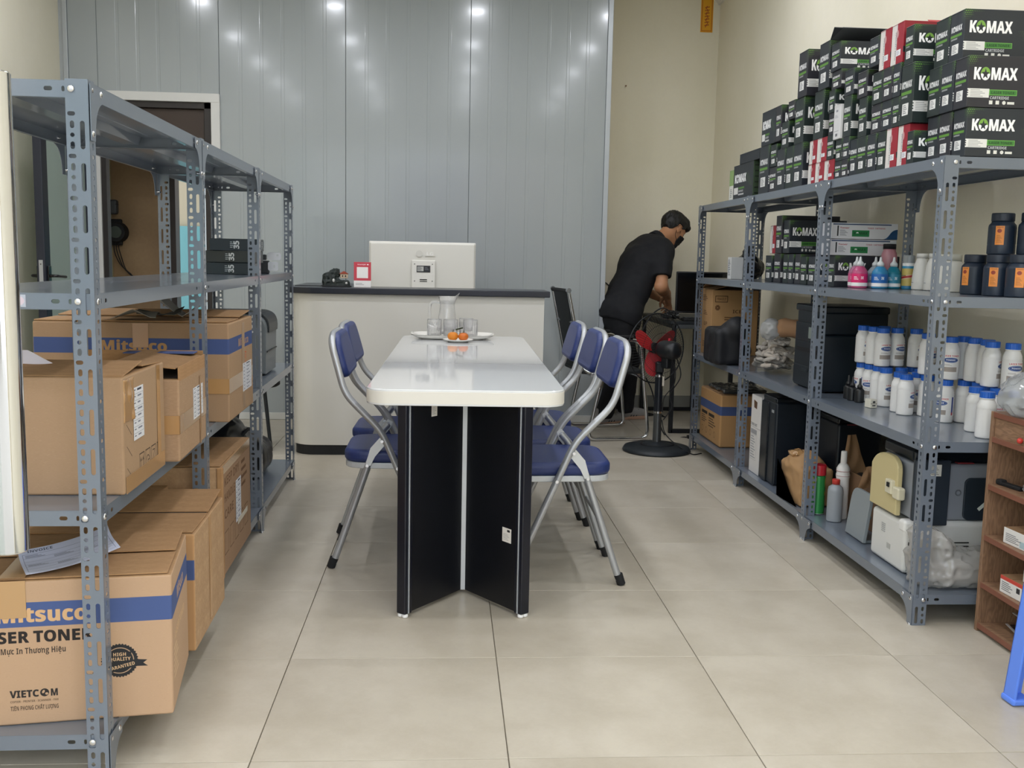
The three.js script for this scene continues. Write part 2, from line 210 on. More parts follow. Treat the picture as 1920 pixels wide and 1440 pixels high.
{ // passage behind the partition, with a lit yard door at its end
  const z1 = -4.55; const pm = S(0xb8ae95, 0.85, 0, { map: rep(texWall, 0.5, 0.5) });
  struct('wall_passage_back', metreUV(merge([bx(0.5, CEIL, 0.1, -1.95, CEIL / 2, z1 - 0.05), bx(1.3, CEIL, 0.1, -0.4, CEIL / 2, z1 - 0.05), bx(0.66, CEIL - 2.05, 0.1, -1.38, (CEIL + 2.05) / 2, z1 - 0.05)])), pm);
  struct('wall_passage_right', metreUV(bx(0.1, CEIL, 0.8, 0.2, CEIL / 2, -4.15)), pm);
  const plank = noiseTex(256, [[4, 1], [8, 0.6], [64, 0.4]], (v) => mix([128, 102, 72], [156, 130, 96], v));
  struct('wall_passage_board', metreUV(rbx(0.425, 2.3, 0.02, 0.003, -1.918, 1.15, z1 + 0.011)), S(0xffffff, 0.6, 0, { map: plank }));
  const D = new THREE.Group(); D.name = 'door_2'; D.userData.kind = 'structure'; scene.add(D);
  const fr = S(0x2b211c, 0.5); struct('door_jamb', rbx(0.06, 2.05, 0.12, 0.004, -1.672, 1.025, z1), fr, D); struct('door_jamb', rbx(0.05, 2.05, 0.12, 0.004, -1.075, 1.025, z1), fr, D); struct('door_head', rbx(0.65, 0.06, 0.12, 0.004, -1.37, 2.05, z1), fr, D);
  struct('yard_wall', bx(4, 1.42, 0.1, -1.8, 0.71, -6.6), S(0x4f8085, 0.7)); 
  struct('yard_wall_upper', bx(4, 1.3, 0.1, -1.8, 2.07, -6.65), S(0x8f8672, 0.8));
  struct('yard_ground', bx(4.6, 0.1, 2.2, -1.7, -0.055, -5.65), S(0x8f8b82, 0.9));
  const pp = thing('drain_pipe', 'grey drain pipe on the turquoise yard wall seen through the far doorway', 'pipe', [-1.86, 0, -6.5]);
  part(pp, 'pipe_run', pipe([[0, 0, 0], [0, 2.0, 0], [0.25, 2.25, 0]], 0.035, 0.08, 10), S(0x9aa0a0, 0.5)); for (const y of [0.5, 1.1, 1.7]) part(pp, 'pipe_clip', rbx(0.09, 0.03, 0.09, 0.005, 0, y, 0), S(0x4b4f50, 0.5));
  const w = thing('meter_box', 'round black electric meter with hanging wires on the passage wall', 'meter', [-2.11, 1.31, z1 + 0.0225]);
  part(w, 'meter_case', merge([cyl(0.07, 0.078, 0.08, 0, 0, 0, 20).rotateX(Math.PI / 2).translate(0.03, 0, 0.05), rbx(0.1, 0.2, 0.035, 0.01, 0.01, 0, 0.0178)]), M.blackMatte);
  part(w, 'meter_dial', cyl(0.045, 0.045, 0.02, 0, 0, 0, 18).rotateX(Math.PI / 2).translate(0.033, 0, 0.09), S(0x3c4640, 0.4));
  for (let i = 0; i < 3; i++) part(w, 'wire', tube([[0.0 + i * 0.015, -0.08, 0.04], [0.01 + i * 0.02, -0.16, 0.05], [0.05 + i * 0.02, -0.25 - i * 0.02, 0.04], [0.12 + i * 0.015, -0.32 - i * 0.015, 0.02]], 0.004, 20, 6), M.blackMatte);
  const b2 = thing('switch_box', 'grey switch box above the electric meter in the passage', 'box', [-2.12, 1.5, z1 + 0.0225]); part(b2, 'case', rbx(0.09, 0.11, 0.06, 0.015, 0, 0, 0.0305), S(0x3c3f42, 0.5)); part(b2, 'lid_seam', rbx(0.092, 0.006, 0.05, 0.002, 0, 0.02, 0.034), S(0x1d1f21, 0.5));
}
// ---------------------------------------------------------------- ceiling lamps: glowing square panels with a light of the same size just below
function lamp(x, z, r, c) {
  const g = thing('ceiling_downlight', `round white ceiling downlight, ${['first', 'second', 'third', 'fourth', 'fifth'][r]} row from the ribbed partition, ${['first', 'second', 'third', 'fourth'][c]} from the left wall`, 'lamp', [x, CEIL, z], 0, 'ceiling downlights');
  part(g, 'trim_ring', lathe([[0.066, 0], [0.085, 0], [0.084, -0.004], [0.07, -0.007], [0.066, -0.005], [0.066, 0]], 28), downRing);
  part(g, 'lamp_diffuser', cyl(0.066, 0.066, 0.004, 0, -0.003, 0, 28), downGlow);
  const l = new THREE.RectAreaLight(LAMPCOL, LAMP, 0.12, 0.12); l.position.set(x, CEIL - 0.012, z); l.lookAt(x, 0, z); scene.add(l);
}
const downRing = S(0xeeeeee, 0.4), downGlow = S(0xffffff, 0.5, 0, { emissive: LAMPCOL, emissiveIntensity: 40 });
[-2.25, -0.95, 0.3, 1.55, 2.8].forEach((z, r) => [-1.58, -0.5, 0.66, 1.78].forEach((x, c) => lamp(x, z, r, c)));

// ---------------------------------------------------------------- slotted angle racks
const RACK_Y = [1.512, 1.078, 0.612, 0.104], RD = 0.4, BAY = 1.017;
const postGeo = (() => {
  const H = 1.515, P = 0.0855, t = 0.002, wa = 0.046, wb = 0.036;
  const mk = (w, two) => {
    const s = shape([[0, 0], [w, 0], [w, H], [0, H]]);
    for (let y = 0.035; y < H - 0.03; y += P) {
      const xo = two ? 0.034 : 0.02;
      if (two) s.holes.push(ovalHole(0.0098, 0.057, 0.0135, y));
      s.holes.push(ovalHole(0.0088, 0.015, xo, y - 0.021), ovalHole(0.0088, 0.0088, xo, y), ovalHole(0.0088, 0.015, xo, y + 0.021));
      if (y + 0.043 < H - 0.01) s.holes.push(ovalHole(0.0155, 0.0088, xo + 0.001, y + 0.0428));
    }
    return ext(s, t, 0, 3);
  };
  // corner at the origin: face A spans +x (its outer side looks along +z), face B spans -z (its outer side looks along -x)
  const a = mk(wa, true).translate(0, 0, -t), b = mk(wb, false).rotateY(Math.PI / 2).translate(0, 0, -0.001);
  return merge([a, b]);
})();
const flipX = (g) => { const h = g.clone(); h.scale(-1, 1, 1); const f = (a) => { for (let i = 0; i < a.length; i += 9) for (let k = 0; k < 3; k++) { const t = a[i + 3 + k]; a[i + 3 + k] = a[i + 6 + k]; a[i + 6 + k] = t; } }; f(h.attributes.position.array); f(h.attributes.normal.array); if (h.attributes.uv) { const u = h.attributes.uv.array; for (let i = 0; i < u.length; i += 6) for (let k = 0; k < 2; k++) { const t = u[i + 2 + k]; u[i + 2 + k] = u[i + 4 + k]; u[i + 4 + k] = t; } } return h; };
const postGeoM = flipX(postGeo);                                                 // corner with face A spanning -x
const postGeoB = flipX(postGeo).rotateY(Math.PI), postGeoBM = postGeo.clone().rotateY(Math.PI);   // far-end posts: face A looks along -z
const shelfGeo = (() => {
  const L = BAY - 0.006, D = RD - 0.005, h = 0.034, t = 0.0015;
  const lip = (w) => { const s = shape([[-w / 2, -h], [w / 2, -h], [w / 2, 0], [-w / 2, 0]]); for (const q of [-1, 1]) s.holes.push(ovalHole(0.017, 0.0088, q * (w / 2 - 0.078), -h / 2), ovalHole(0.006, 0.011, q * (w / 2 - 0.048), -h / 2)); return ext(s, t, 0, 3); };
  return merge([rbx(D, t, L, 0.0006, 0, -t / 2, 0), lip(D).translate(0, 0, L / 2 - t), lip(D).translate(0, 0, -L / 2), lip(L).rotateY(Math.PI / 2).translate(D / 2 - t, 0, 0), lip(L).rotateY(Math.PI / 2).translate(-D / 2, 0, 0),
    bx(0.012, t, L - 0.01, D / 2 - 0.008, -h, 0), bx(0.012, t, L - 0.01, -D / 2 + 0.008, -h, 0), bx(D - 0.01, t, 0.012, 0, -h, L / 2 - 0.008), bx(D - 0.01, t, 0.012, 0, -h, -L / 2 + 0.008)]);
})();
const ribGeo = (() => { const s = shape([[-0.06, 0], [-0.058, -0.002], [-0.03, -0.002], [-0.022, -0.024], [0.022, -0.024], [0.03, -0.002], [0.058, -0.002], [0.06, 0]]); const g = ext(s, BAY - 0.06); g.translate(0, -0.0016, -(BAY - 0.06) / 2); return g; })();
const gussetGeo = (() => { const k = 0.085, s = new THREE.Shape(); s.moveTo(0, 0.03); s.lineTo(k, 0.03); s.lineTo(k, 0.0); s.bezierCurveTo(0.05, -0.005, 0.028, -0.03, 0.026, -k); s.lineTo(0, -k); s.closePath(); return ext(s, 0.0016, 0, 8); })();   // in the xy plane
const boltGeo = (() => { const g = merge([new THREE.SphereGeometry(0.0075, 10, 4, 0, Math.PI * 2, 0, Math.PI / 2).scale(1, 0.55, 1), cyl(0.003, 0.003, 0.012, 0, -0.008, 0, 6)]); g.rotateX(Math.PI / 2); return g; })();  // head looks along +z
function rack(label, side, x, z, ry) {            // side +1: aisle face looks along -x, depth along +x
  const g = thing('shelving_rack', label, 'shelving rack', [x, 0, z], ry);
  const m = M.steel;
  for (let f = 0; f < 4; f++) {
    const zf = -f * BAY, end = f === 3;
    const front = end ? (side > 0 ? postGeoB : postGeoBM) : (side > 0 ? postGeo : postGeoM), back = end ? (side > 0 ? postGeoBM : postGeoB) : (side > 0 ? postGeoM : postGeo);
    const p = part(g, 'post', front, m); p.position.set(0, 0, zf + (end ? -0.002 : 0)); const q = part(g, 'post', back, m); q.position.set(side * RD, 0, zf + (end ? -0.002 : 0));
    RACK_Y.forEach((y, k) => {
      for (const [bxx, sg] of [[0, 1], [side * RD, -1]]) {
        const b = part(g, 'bolt', boltGeo, M.bolt); b.rotation.y = -side * sg * Math.PI / 2; b.position.set(bxx - side * sg * 0.001, y - 0.017, zf + (end ? 0.018 : -0.018));
        if (f === 0 || end) { const c = part(g, 'bolt', boltGeo, M.bolt); c.rotation.y = end ? Math.PI : 0; c.position.set(bxx + side * sg * 0.034, y - 0.017, zf + (end ? -0.003 : 0.001)); }
      }
      if (f < 3) {
        const s = part(g, 'shelf', shelfGeo, m); s.position.set(side * RD / 2, y, zf - BAY / 2); part(s, 'stiffener', ribGeo, m);
        if (k === 0 || k === 3) for (const [bxx, sg] of [[0.0, 1], [side * RD, -1]]) for (const e of [0, 1]) {
          const q2 = part(g, 'gusset_plate', gussetGeo, m); q2.rotation.y = e ? -Math.PI / 2 : Math.PI / 2; q2.position.set(bxx - (side * sg) * (0.0022) , y - 0.034, e ? zf - BAY + 0.002 : zf - 0.002);
          const b = part(g, 'bolt', boltGeo, M.bolt); b.rotation.y = -side * sg * Math.PI / 2; b.position.set(bxx - side * sg * 0.003, y - 0.105, e ? zf - BAY + 0.014 : zf - 0.014);
          const b3 = part(g, 'bolt', boltGeo, M.bolt); b3.rotation.y = -side * sg * Math.PI / 2; b3.position.set(bxx - side * sg * 0.003, y - 0.018, e ? zf - BAY + 0.07 : zf - 0.07);
        }
      }
    });
  }
  return g;
}
rack('grey slotted angle steel rack of three bays stacked with black toner cartons and bottles', 1, 1.978, 0.355, 0);
const LR = rack('grey slotted angle steel rack of three bays holding big cardboard cartons', -1, -0.295, 1.27, 0.016);
const lrack = (u, y, v) => { const c = Math.cos(0.016), s = Math.sin(0.016); return [-0.295 + u * c + v * s, y, 1.27 - u * s + v * c]; };   // a point of the left rack: u along its depth, v along its length

// ---------------------------------------------------------------- meeting table
{
  const t = thing('meeting_table', 'long white glossy meeting table on black cross-shaped panel legs', 'table', [0.52, 0, -0.835], -0.012);
  const Lz = 2.23, W = 0.64;
  const top = ext(rrShape(W, Lz, 0.075), 0.046, 0.003, 10); top.rotateX(-Math.PI / 2); top.translate(0, 0.703, 0); part(t, 'tabletop', top, M.white);
  const band = ext(rrShape(W + 0.0016, Lz + 0.0016, 0.076), 0.038, 0.0005, 10); band.rotateX(-Math.PI / 2); band.translate(0, 0.707, 0); part(t, 'edge_band', band, M.whiteEdge);
  const blk = S(0x070911, 0.45, 0, { bumpMap: rep(bumpFine, 10, 10), bumpScale: 0.0002 }), strip = S(0xb9bec3, 0.3, 0.4), st2 = S(0x10131f, 0.35);
  for (const [zc, front] of [[0.835, 1], [-0.835, 0]]) {
    for (const [sx, sz] of [[1, 1], [-1, 1], [1, -1], [-1, -1]]) {
      const a = Math.atan2(0.205, 0.275), Ln = (sz > 0) === (zc > 0) ? 0.33 : 0.19, arm = new THREE.Group(); arm.name = 'leg_panel'; t.add(arm); arm.position.set(0, 0, zc); arm.rotation.y = sz > 0 ? sx * a : Math.PI - sx * a;
      part(arm, 'board', rbx(0.026, 0.685, Ln - 0.03, 0.002, 0, 0.0135 + 0.3425, 0.02 + (Ln - 0.03) / 2), blk);
      part(arm, 'end_post', merge([rbx(0.036, 0.688, 0.018, 0.004, 0, 0.3565, Ln + 0.001), rbx(0.04, 0.688, 0.014, 0.004, 0, 0.3565, Ln - 0.018)]), st2);
      part(arm, 'end_strip', rbx(0.042, 0.686, 0.0035, 0.001, 0, 0.3565, Ln - 0.0085), strip, 'thin pale metal line along the post');
      for (const dx of [-0.009, 0.009]) part(arm, 'foot', lathe([[0, 0], [0.009, 0], [0.0105, 0.004], [0.0105, 0.011], [0.006, 0.0128], [0, 0.0128]], 12).translate(dx, 0, Ln - 0.002), S(0xf0f0ee, 0.4), 'white plastic levelling foot');
    }
    for (const q of [1, -1]) part(t, 'corner_strip', rbx(0.022, 0.688, 0.012, 0.002, 0, 0.357, zc + q * 0.026), S(0xc6c9cb, 0.3, 0.3), 'pale grey metal corner strip');
  }
  const bk = S(0x9a978c, 0.4, 0.6);
  for (const sx of [-1, 1]) part(t, 'bracket', merge([cyl(0.008, 0.008, 0.006, 0, 0, 0, 10).rotateX(Math.PI / 2), rbx(0.012, 0.02, 0.004, 0.001, 0, 0.01, 0)]).translate(sx * 0.155, 0.68, 0.835 + 0.2), bk);
  const lab = canv(96, 160, (c, w, h) => { c.fillStyle = '#e9e4dc'; c.fillRect(0, 0, w, h); c.fillStyle = '#222'; c.fillRect(w * 0.55, h * 0.1, w * 0.3, h * 0.16); c.fillStyle = '#999'; for (let i = 0; i < 5; i++) c.fillRect(10, h * (0.42 + i * 0.1), w * (0.5 + 0.3 * ((i * 7) % 3) / 3), 4); });
  const lm = S(0xffffff, 0.6, 0, { map: lab });
  const a = Math.atan2(0.205, 0.275);
  const st = (sx, d, y, w, h) => { const m = part(t, 'sticker', rbx(w, h, 0.0008, 0.0003), lm, 'small white printed sticker'); const off = 0.0138, dx = Math.sin(a) * sx, dz = Math.cos(a); m.position.set(dx * d - sx * dz * off * 1, y, 0.835 + dz * d + Math.abs(dx) * off); m.rotation.y = sx > 0 ? a - Math.PI / 2 + 0 : Math.PI / 2 - a; };
  st(-1, 0.19, 0.674, 0.03, 0.05); st(1, 0.255, 0.262, 0.046, 0.048);
}
// ---------------------------------------------------------------- folding chairs
function foldingChair() {
  const g = thing('folding_chair', 'x', 'chair', [0, 0, 0], 0, 'blue folding chairs round the table');
  const hw = 0.205, sl = M.silver, r = 0.0128;
  // back frame: one bent tube from front foot up over the backrest and down to the other front foot
  const side = (z) => [[-0.2, 0.02, z], [0.022, 0.53, z], [0.155, 0.665, z], [0.205, 0.85, z * 0.93]];
  part(g, 'back_frame', pipe([...side(hw), [0.208, 0.878, hw * 0.55], [0.208, 0.878, -hw * 0.55], ...side(-hw).reverse()], r, 0.045, 10, 5), sl);
  const leg = (z) => [[0.018, 0.492, z], [0.055, 0.45, z], [0.075, 0.385, z], [0.2, 0.02, z]];
  for (const s of [-1, 1]) {
    const z = s * (hw - 0.028);
    part(g, 'rear_leg', pipe(leg(z), r, 0.05, 10, 5), sl);
    part(g, 'pivot_plate', ext(shape([[0.0, 0.498], [0.02, 0.51], [0.062, 0.462], [0.08, 0.40], [0.062, 0.395], [0.045, 0.43], [0.008, 0.475]]), 0.004).translate(0, 0, s > 0 ? hw - 0.016 : -hw + 0.012), S(0xd0d3d4, 0.3, 0.3));
    part(g, 'foot_cap', cyl(0.0165, 0.0155, 0.04, 0, 0, 0, 12).rotateZ(0.34).translate(0.2035, 0.021, z), M.rubber, 'black rubber foot cap');
    part(g, 'foot_cap', cyl(0.0165, 0.0155, 0.04, 0, 0, 0, 12).rotateZ(-0.4).translate(-0.2, 0.021, s * hw), M.rubber, 'black rubber foot cap');
    part(g, 'rivet', merge([[0.018, 0.492, hw], [0.074, 0.395, hw - 0.028], [-0.04, 0.39, hw]].map(([x, y, q]) => cyl(0.006, 0.006, 0.034, 0, 0, 0, 8).rotateX(Math.PI / 2).translate(x, y, s * q))), M.bolt);
  }
  part(g, 'cross_brace', pipe([[0.125, 0.24, hw - 0.03], [0.125, 0.24, -hw + 0.03]], 0.009, 0.02), sl); part(g, 'cross_brace', pipe([[-0.13, 0.18, hw - 0.005], [-0.13, 0.18, -hw + 0.005]], 0.009, 0.02), sl);
  // seat: flat white pan below, thick blue cushion above, narrower at the back
  const sp = (k) => { const s = new THREE.Shape(), a = 0.165 - k, b = -0.235 + k, w = 0.198 - k, v = 0.178 - k; s.moveTo(b + 0.05, -w); s.lineTo(a - 0.08, -v - 0.006); s.bezierCurveTo(a - 0.02, -v, a, -v + 0.03, a, -v + 0.08); s.lineTo(a, v - 0.08); s.bezierCurveTo(a, v - 0.03, a - 0.02, v, a - 0.08, v + 0.006); s.lineTo(b + 0.05, w); s.bezierCurveTo(b + 0.01, w, b, w - 0.02, b, w - 0.05); s.lineTo(b, -w + 0.05); s.bezierCurveTo(b, -w + 0.02, b + 0.01, -w, b + 0.05, -w); return s; };
  const pan = ext(sp(0.004), 0.016, 0.003, 8); pan.rotateX(-Math.PI / 2); pan.translate(0, 0.385, 0); part(g, 'seat_pan', pan, S(0xc9cdd0, 0.35, 0.2), 'pale metal seat pan');
  const sg = new THREE.ExtrudeGeometry(sp(0.0), { depth: 0.012, bevelEnabled: true, bevelThickness: 0.017, bevelSize: 0.02, bevelOffset: -0.02, bevelSegments: 5, curveSegments: 10 }); sg.rotateX(-Math.PI / 2); sg.translate(0, 0.42, 0);
  part(g, 'seat', dist(sg, (x, y, z) => [x, y + (y > 0.43 ? 0.012 * Math.max(0, 1 - ((x + 0.03) / 0.22) ** 2) * Math.max(0, 1 - (z / 0.21) ** 2) : 0), z]), M.vinyl);
  // backrest cushion between the upright tubes, leaning with them
  const bs = new THREE.Shape(); { const w = 0.178, h = 0.165; bs.moveTo(-w + 0.045, 0); bs.lineTo(w - 0.045, 0); bs.bezierCurveTo(w - 0.012, 0, w, 0.012, w, 0.05); bs.lineTo(w - 0.004, h - 0.07); bs.bezierCurveTo(w - 0.01, h - 0.02, w - 0.05, h, w - 0.09, h); bs.lineTo(-w + 0.09, h); bs.bezierCurveTo(-w + 0.05, h, -w + 0.01, h - 0.02, -w + 0.004, h - 0.07); bs.lineTo(-w, 0.05); bs.bezierCurveTo(-w, 0.012, -w + 0.012, 0, -w + 0.045, 0); }
  const bg = new THREE.ExtrudeGeometry(bs, { depth: 0.006, bevelEnabled: true, bevelThickness: 0.015, bevelSize: 0.017, bevelOffset: -0.015, bevelSegments: 5, curveSegments: 8 });
  bg.rotateY(-Math.PI / 2); const pad = part(g, 'backrest', dist(bg, (x, y, z) => [x + 0.012 * (z / 0.17) ** 2 * 0.5, y, z]), M.vinyl); pad.position.set(0.155, 0.722, 0); pad.rotation.z = -0.27;
  return g;
}
{
  const c0 = foldingChair();
  const put = [[0.878, -0.238, 0, 'blue folding chair on the right of the table, nearest the shopfront end'], [0.868, -0.685, 0.02, 'blue folding chair in the middle of the three on the right of the table'], [0.848, -1.145, 0, 'blue folding chair farthest along the right side of the table, by the counter'], [0.228, -0.44, Math.PI, 'blue folding chair on the left of the table, nearer the shopfront'], [0.215, -0.905, Math.PI - 0.02, 'blue folding chair on the left of the table, nearer the counter']];
  put.forEach(([x, z, a, l], i) => { const c = i ? c0.clone() : c0; if (i) { c.name = numbered('folding_chair'); c.userData = { ...c0.userData }; scene.add(c); } c.position.set(x, 0, z); c.rotation.y = a; c.userData.label = l; });
}
// ---------------------------------------------------------------- printed faces
// lettering; marks above and below Vietnamese letters are drawn by hand
function fitText(c, t, x, y, w, h, font = 'bold', col = '#fff', fam = 'sans-serif') {
  const heavy = font === '900'; c.save(); c.font = `bold 100px ${fam}`; const d = t.normalize('NFD'), plain = d.replace(/[\u0300-\u036f]/g, ''); const m = c.measureText(plain); c.translate(x, y); c.scale(w / m.width, h / 73); c.fillStyle = c.strokeStyle = col; c.textBaseline = 'alphabetic'; c.textAlign = 'left'; c.lineJoin = 'round'; c.fillText(plain, 0, 73); if (heavy) { c.lineWidth = 4; c.strokeText(plain, 0, 73); }
  let i = 0; c.lineWidth = 8; for (const ch of d) { const k = ch.codePointAt(0); if (k < 0x300 || k > 0x36f) { i++; continue; } const x0 = c.measureText(plain.slice(0, i - 1)).width, x1 = c.measureText(plain.slice(0, i)).width, cx = (x0 + x1) / 2, up = plain[i - 1] === plain[i - 1].toUpperCase(), ty = up ? -6 : 12; c.beginPath();
    if (k === 0x302) { c.moveTo(cx - 16, ty + 6); c.lineTo(cx, ty - 8); c.lineTo(cx + 16, ty + 6); } else if (k === 0x301) { c.moveTo(cx + 2, ty); c.lineTo(cx + 18, ty - 18); } else if (k === 0x300) { c.moveTo(cx - 2, ty); c.lineTo(cx - 18, ty - 18); } else if (k === 0x303) { c.moveTo(cx - 16, ty - 6); c.quadraticCurveTo(cx - 6, ty - 18, cx, ty - 8); c.quadraticCurveTo(cx + 8, ty + 2, cx + 16, ty - 10); } else if (k === 0x309) { c.arc(cx, ty - 8, 8, -2.5, 1.2); } else if (k === 0x31b) { c.moveTo(x1 - 10, up ? 8 : 24); c.quadraticCurveTo(x1 + 6, up ? 6 : 22, x1 + 2, up ? -8 : 8); } 
    c.stroke(); if (k === 0x323) { c.beginPath(); c.arc(cx, 88, 7, 0, 7); c.fill(); } }
  c.restore();
}
function star(c, x, y, r, col) { c.fillStyle = col; c.beginPath(); for (let i = 0; i < 10; i++) { const a = -Math.PI / 2 + i * Math.PI / 5, q = i % 2 ? r * 0.42 : r; c.lineTo(x + Math.cos(a) * q, y + Math.sin(a) * q); } c.closePath(); c.fill(); }
function wordmark(c, x, y, w, h, bg, flat) { // K, a ring with a star, M A X
  fitText(c, 'K', x, y, w * 0.17, h, '900'); fitText(c, 'MAX', x + w * 0.385, y, w * 0.6, h, '900');
  c.save(); c.translate(x + w * 0.275, y + h * 0.52); c.scale(w * 0.105, h * 0.56);
  c.fillStyle = '#fff'; c.beginPath(); c.arc(0, 0, 1, 0, 7); c.fill(); c.fillStyle = flat ? '#fff' : '#7fae4a'; c.beginPath(); c.arc(0, 0, 1, Math.PI, Math.PI * 2); c.fill(); c.restore();
  c.save(); c.translate(x + w * 0.275, y + h * 0.52); c.scale(w * 0.105, h * 0.56); star(c, 0, 0.05, 0.86, bg); c.restore();
}
function lines(c, x, y, w, h, n, col) { c.fillStyle = col; for (let i = 0; i < n; i++) c.fillRect(x, y + h * (i + 0.25) / n, w * (0.55 + 0.4 * ((i * 37) % 11) / 11), Math.max(1, h / n * 0.42)); }
function dots(c, x, y, w, h, n, rowFade) { const s = w / n; for (let i = 0; i < n; i++) for (let j = 0; j * s < h; j++) { const k = rowFade(i / n, j * s / h); if (k <= 0.05) continue; c.fillStyle = `rgba(112,170,62,${k})`; c.beginPath(); const X = x + (i + (j % 2) * 0.5) * s, Y = y + j * s; c.moveTo(X, Y - s * 0.38); c.lineTo(X + s * 0.42, Y); c.lineTo(X, Y + s * 0.38); c.lineTo(X - s * 0.42, Y); c.fill(); } }
const BG = ['#262c33', '#2a2a31', '#222d2c'];
const endTex = (bg) => canv(160, 256, (c, w, h) => {
  c.fillStyle = bg; c.fillRect(0, 0, w, h); dots(c, w * 0.8, 0, w * 0.2, h * 0.36, 4, (i, j) => (0.9 - j) * (0.3 + i)); 
  c.globalAlpha = 0.8; wordmark(c, w * 0.08, h * 0.28, w * 0.78, h * 0.11, bg, true); c.globalAlpha = 1; c.fillStyle = '#5d8f38'; c.fillRect(w * 0.06, h * 0.45, w * 0.8, h * 0.055); fitText(c, 'CARTRIDGE', w * 0.1, h * 0.525, w * 0.45, h * 0.028, 'bold', '#cfd2d0');
  c.fillStyle = '#e6e6e4'; c.fillRect(w * 0.2, h * 0.65, w * 0.48, h * 0.2); lines(c, w * 0.25, h * 0.67, w * 0.38, h * 0.16, 5, '#77797c');
});
const sideTex = (bg) => canv(640, 300, (c, w, h) => {
  c.fillStyle = bg; c.fillRect(0, 0, w, h); dots(c, 0, 0, w * 0.2, h * 0.26, 11, (i, j) => Math.max(0, 0.95 - i * 0.8 - j * 1.1 + (i < 0.3 ? 0.4 * (1 - j) : 0)) * (j < 0.28 || i < 0.4 ? 1 : 0)); dots(c, w * 0.47, h * 0.42, w * 0.25, h * 0.2, 13, (i, j) => Math.max(0, i * 1.2 - 0.25 - j * 0.3));
  wordmark(c, w * 0.045, h * 0.23, w * 0.44, h * 0.23, bg);
  c.fillStyle = '#e9e9e6'; c.fillRect(0, h * 0.64, w * 0.215, h * 0.175); for (let i = 0; i < 3; i++) { c.fillStyle = bg; c.beginPath(); c.arc(w * 0.004, h * (0.68 + i * 0.045), 3.5, 0, 7); c.fill(); } lines(c, w * 0.03, h * 0.655, w * 0.17, h * 0.15, 5, '#a7a8a8');
  c.strokeStyle = '#7fbf5a'; c.lineWidth = 3; c.fillStyle = '#3f7f35'; c.fillRect(w * 0.217, h * 0.66, w * 0.27, h * 0.1); c.strokeRect(w * 0.217, h * 0.66, w * 0.27, h * 0.1); fitText(c, 'LASER TONER', w * 0.235, h * 0.685, w * 0.23, h * 0.052, 'bold', '#17351a');
  fitText(c, 'CARTRIDGE', w * 0.225, h * 0.785, w * 0.19, h * 0.055, 'bold', '#c9cbd0');
  c.fillStyle = '#e4e4de'; c.fillRect(w * 0.22, h * 0.865, w * 0.035, h * 0.075); c.fillRect(w * 0.285, h * 0.865, w * 0.035, h * 0.075); c.beginPath(); c.arc(w * 0.368, h * 0.905, h * 0.038, 0, 7); c.fill(); c.fillRect(w * 0.4, h * 0.885, w * 0.07, h * 0.05);
});
const redEnd = canv(160, 256, (c, w, h) => { c.fillStyle = '#9c2232'; c.fillRect(0, 0, w, h); c.fillStyle = '#dcd8d4'; c.fillRect(0, 0, w * 0.46, h); c.fillStyle = '#c79a9a'; c.beginPath(); c.ellipse(w * 0.47, h * 0.26, w * 0.11, h * 0.1, 0, 0, 7); c.fill(); c.save(); c.translate(w * 0.32, h * 0.9); c.rotate(-Math.PI / 2); fitText(c, 'TONER CARTRIDGE', 0, 0, h * 0.7, w * 0.13, 'bold', '#8b9097'); c.restore(); c.fillStyle = '#e8e8ea'; c.fillRect(w * 0.46, h * 0.66, w * 0.36, h * 0.15); lines(c, w * 0.49, h * 0.68, w * 0.28, h * 0.11, 4, '#9aa0b5'); });
const redSide = canv(128, 128, (c, w, h) => { c.fillStyle = '#94212d'; c.fillRect(0, 0, w, h); c.fillStyle = '#22292b'; c.fillRect(0, h * 0.62, w, h * 0.14); });
const kTop = BG.map((b) => S(b, 0.5)), kEnd = BG.map((b) => S(0xffffff, 0.42, 0, { map: endTex(b) })), kSide = BG.map((b) => S(0xffffff, 0.42, 0, { map: sideTex(b) }));
const rTop = S(0x8f202c, 0.5), rEnd = S(0xffffff, 0.45, 0, { map: redEnd }), rSide = S(0xffffff, 0.45, 0, { map: redSide });
const faceMats = (k) => k === 'R' ? [rTop, rEnd, rTop, rTop, rSide, rSide] : [kTop[k], kEnd[k], kTop[k], kTop[k], kSide[k], kSide[k]];
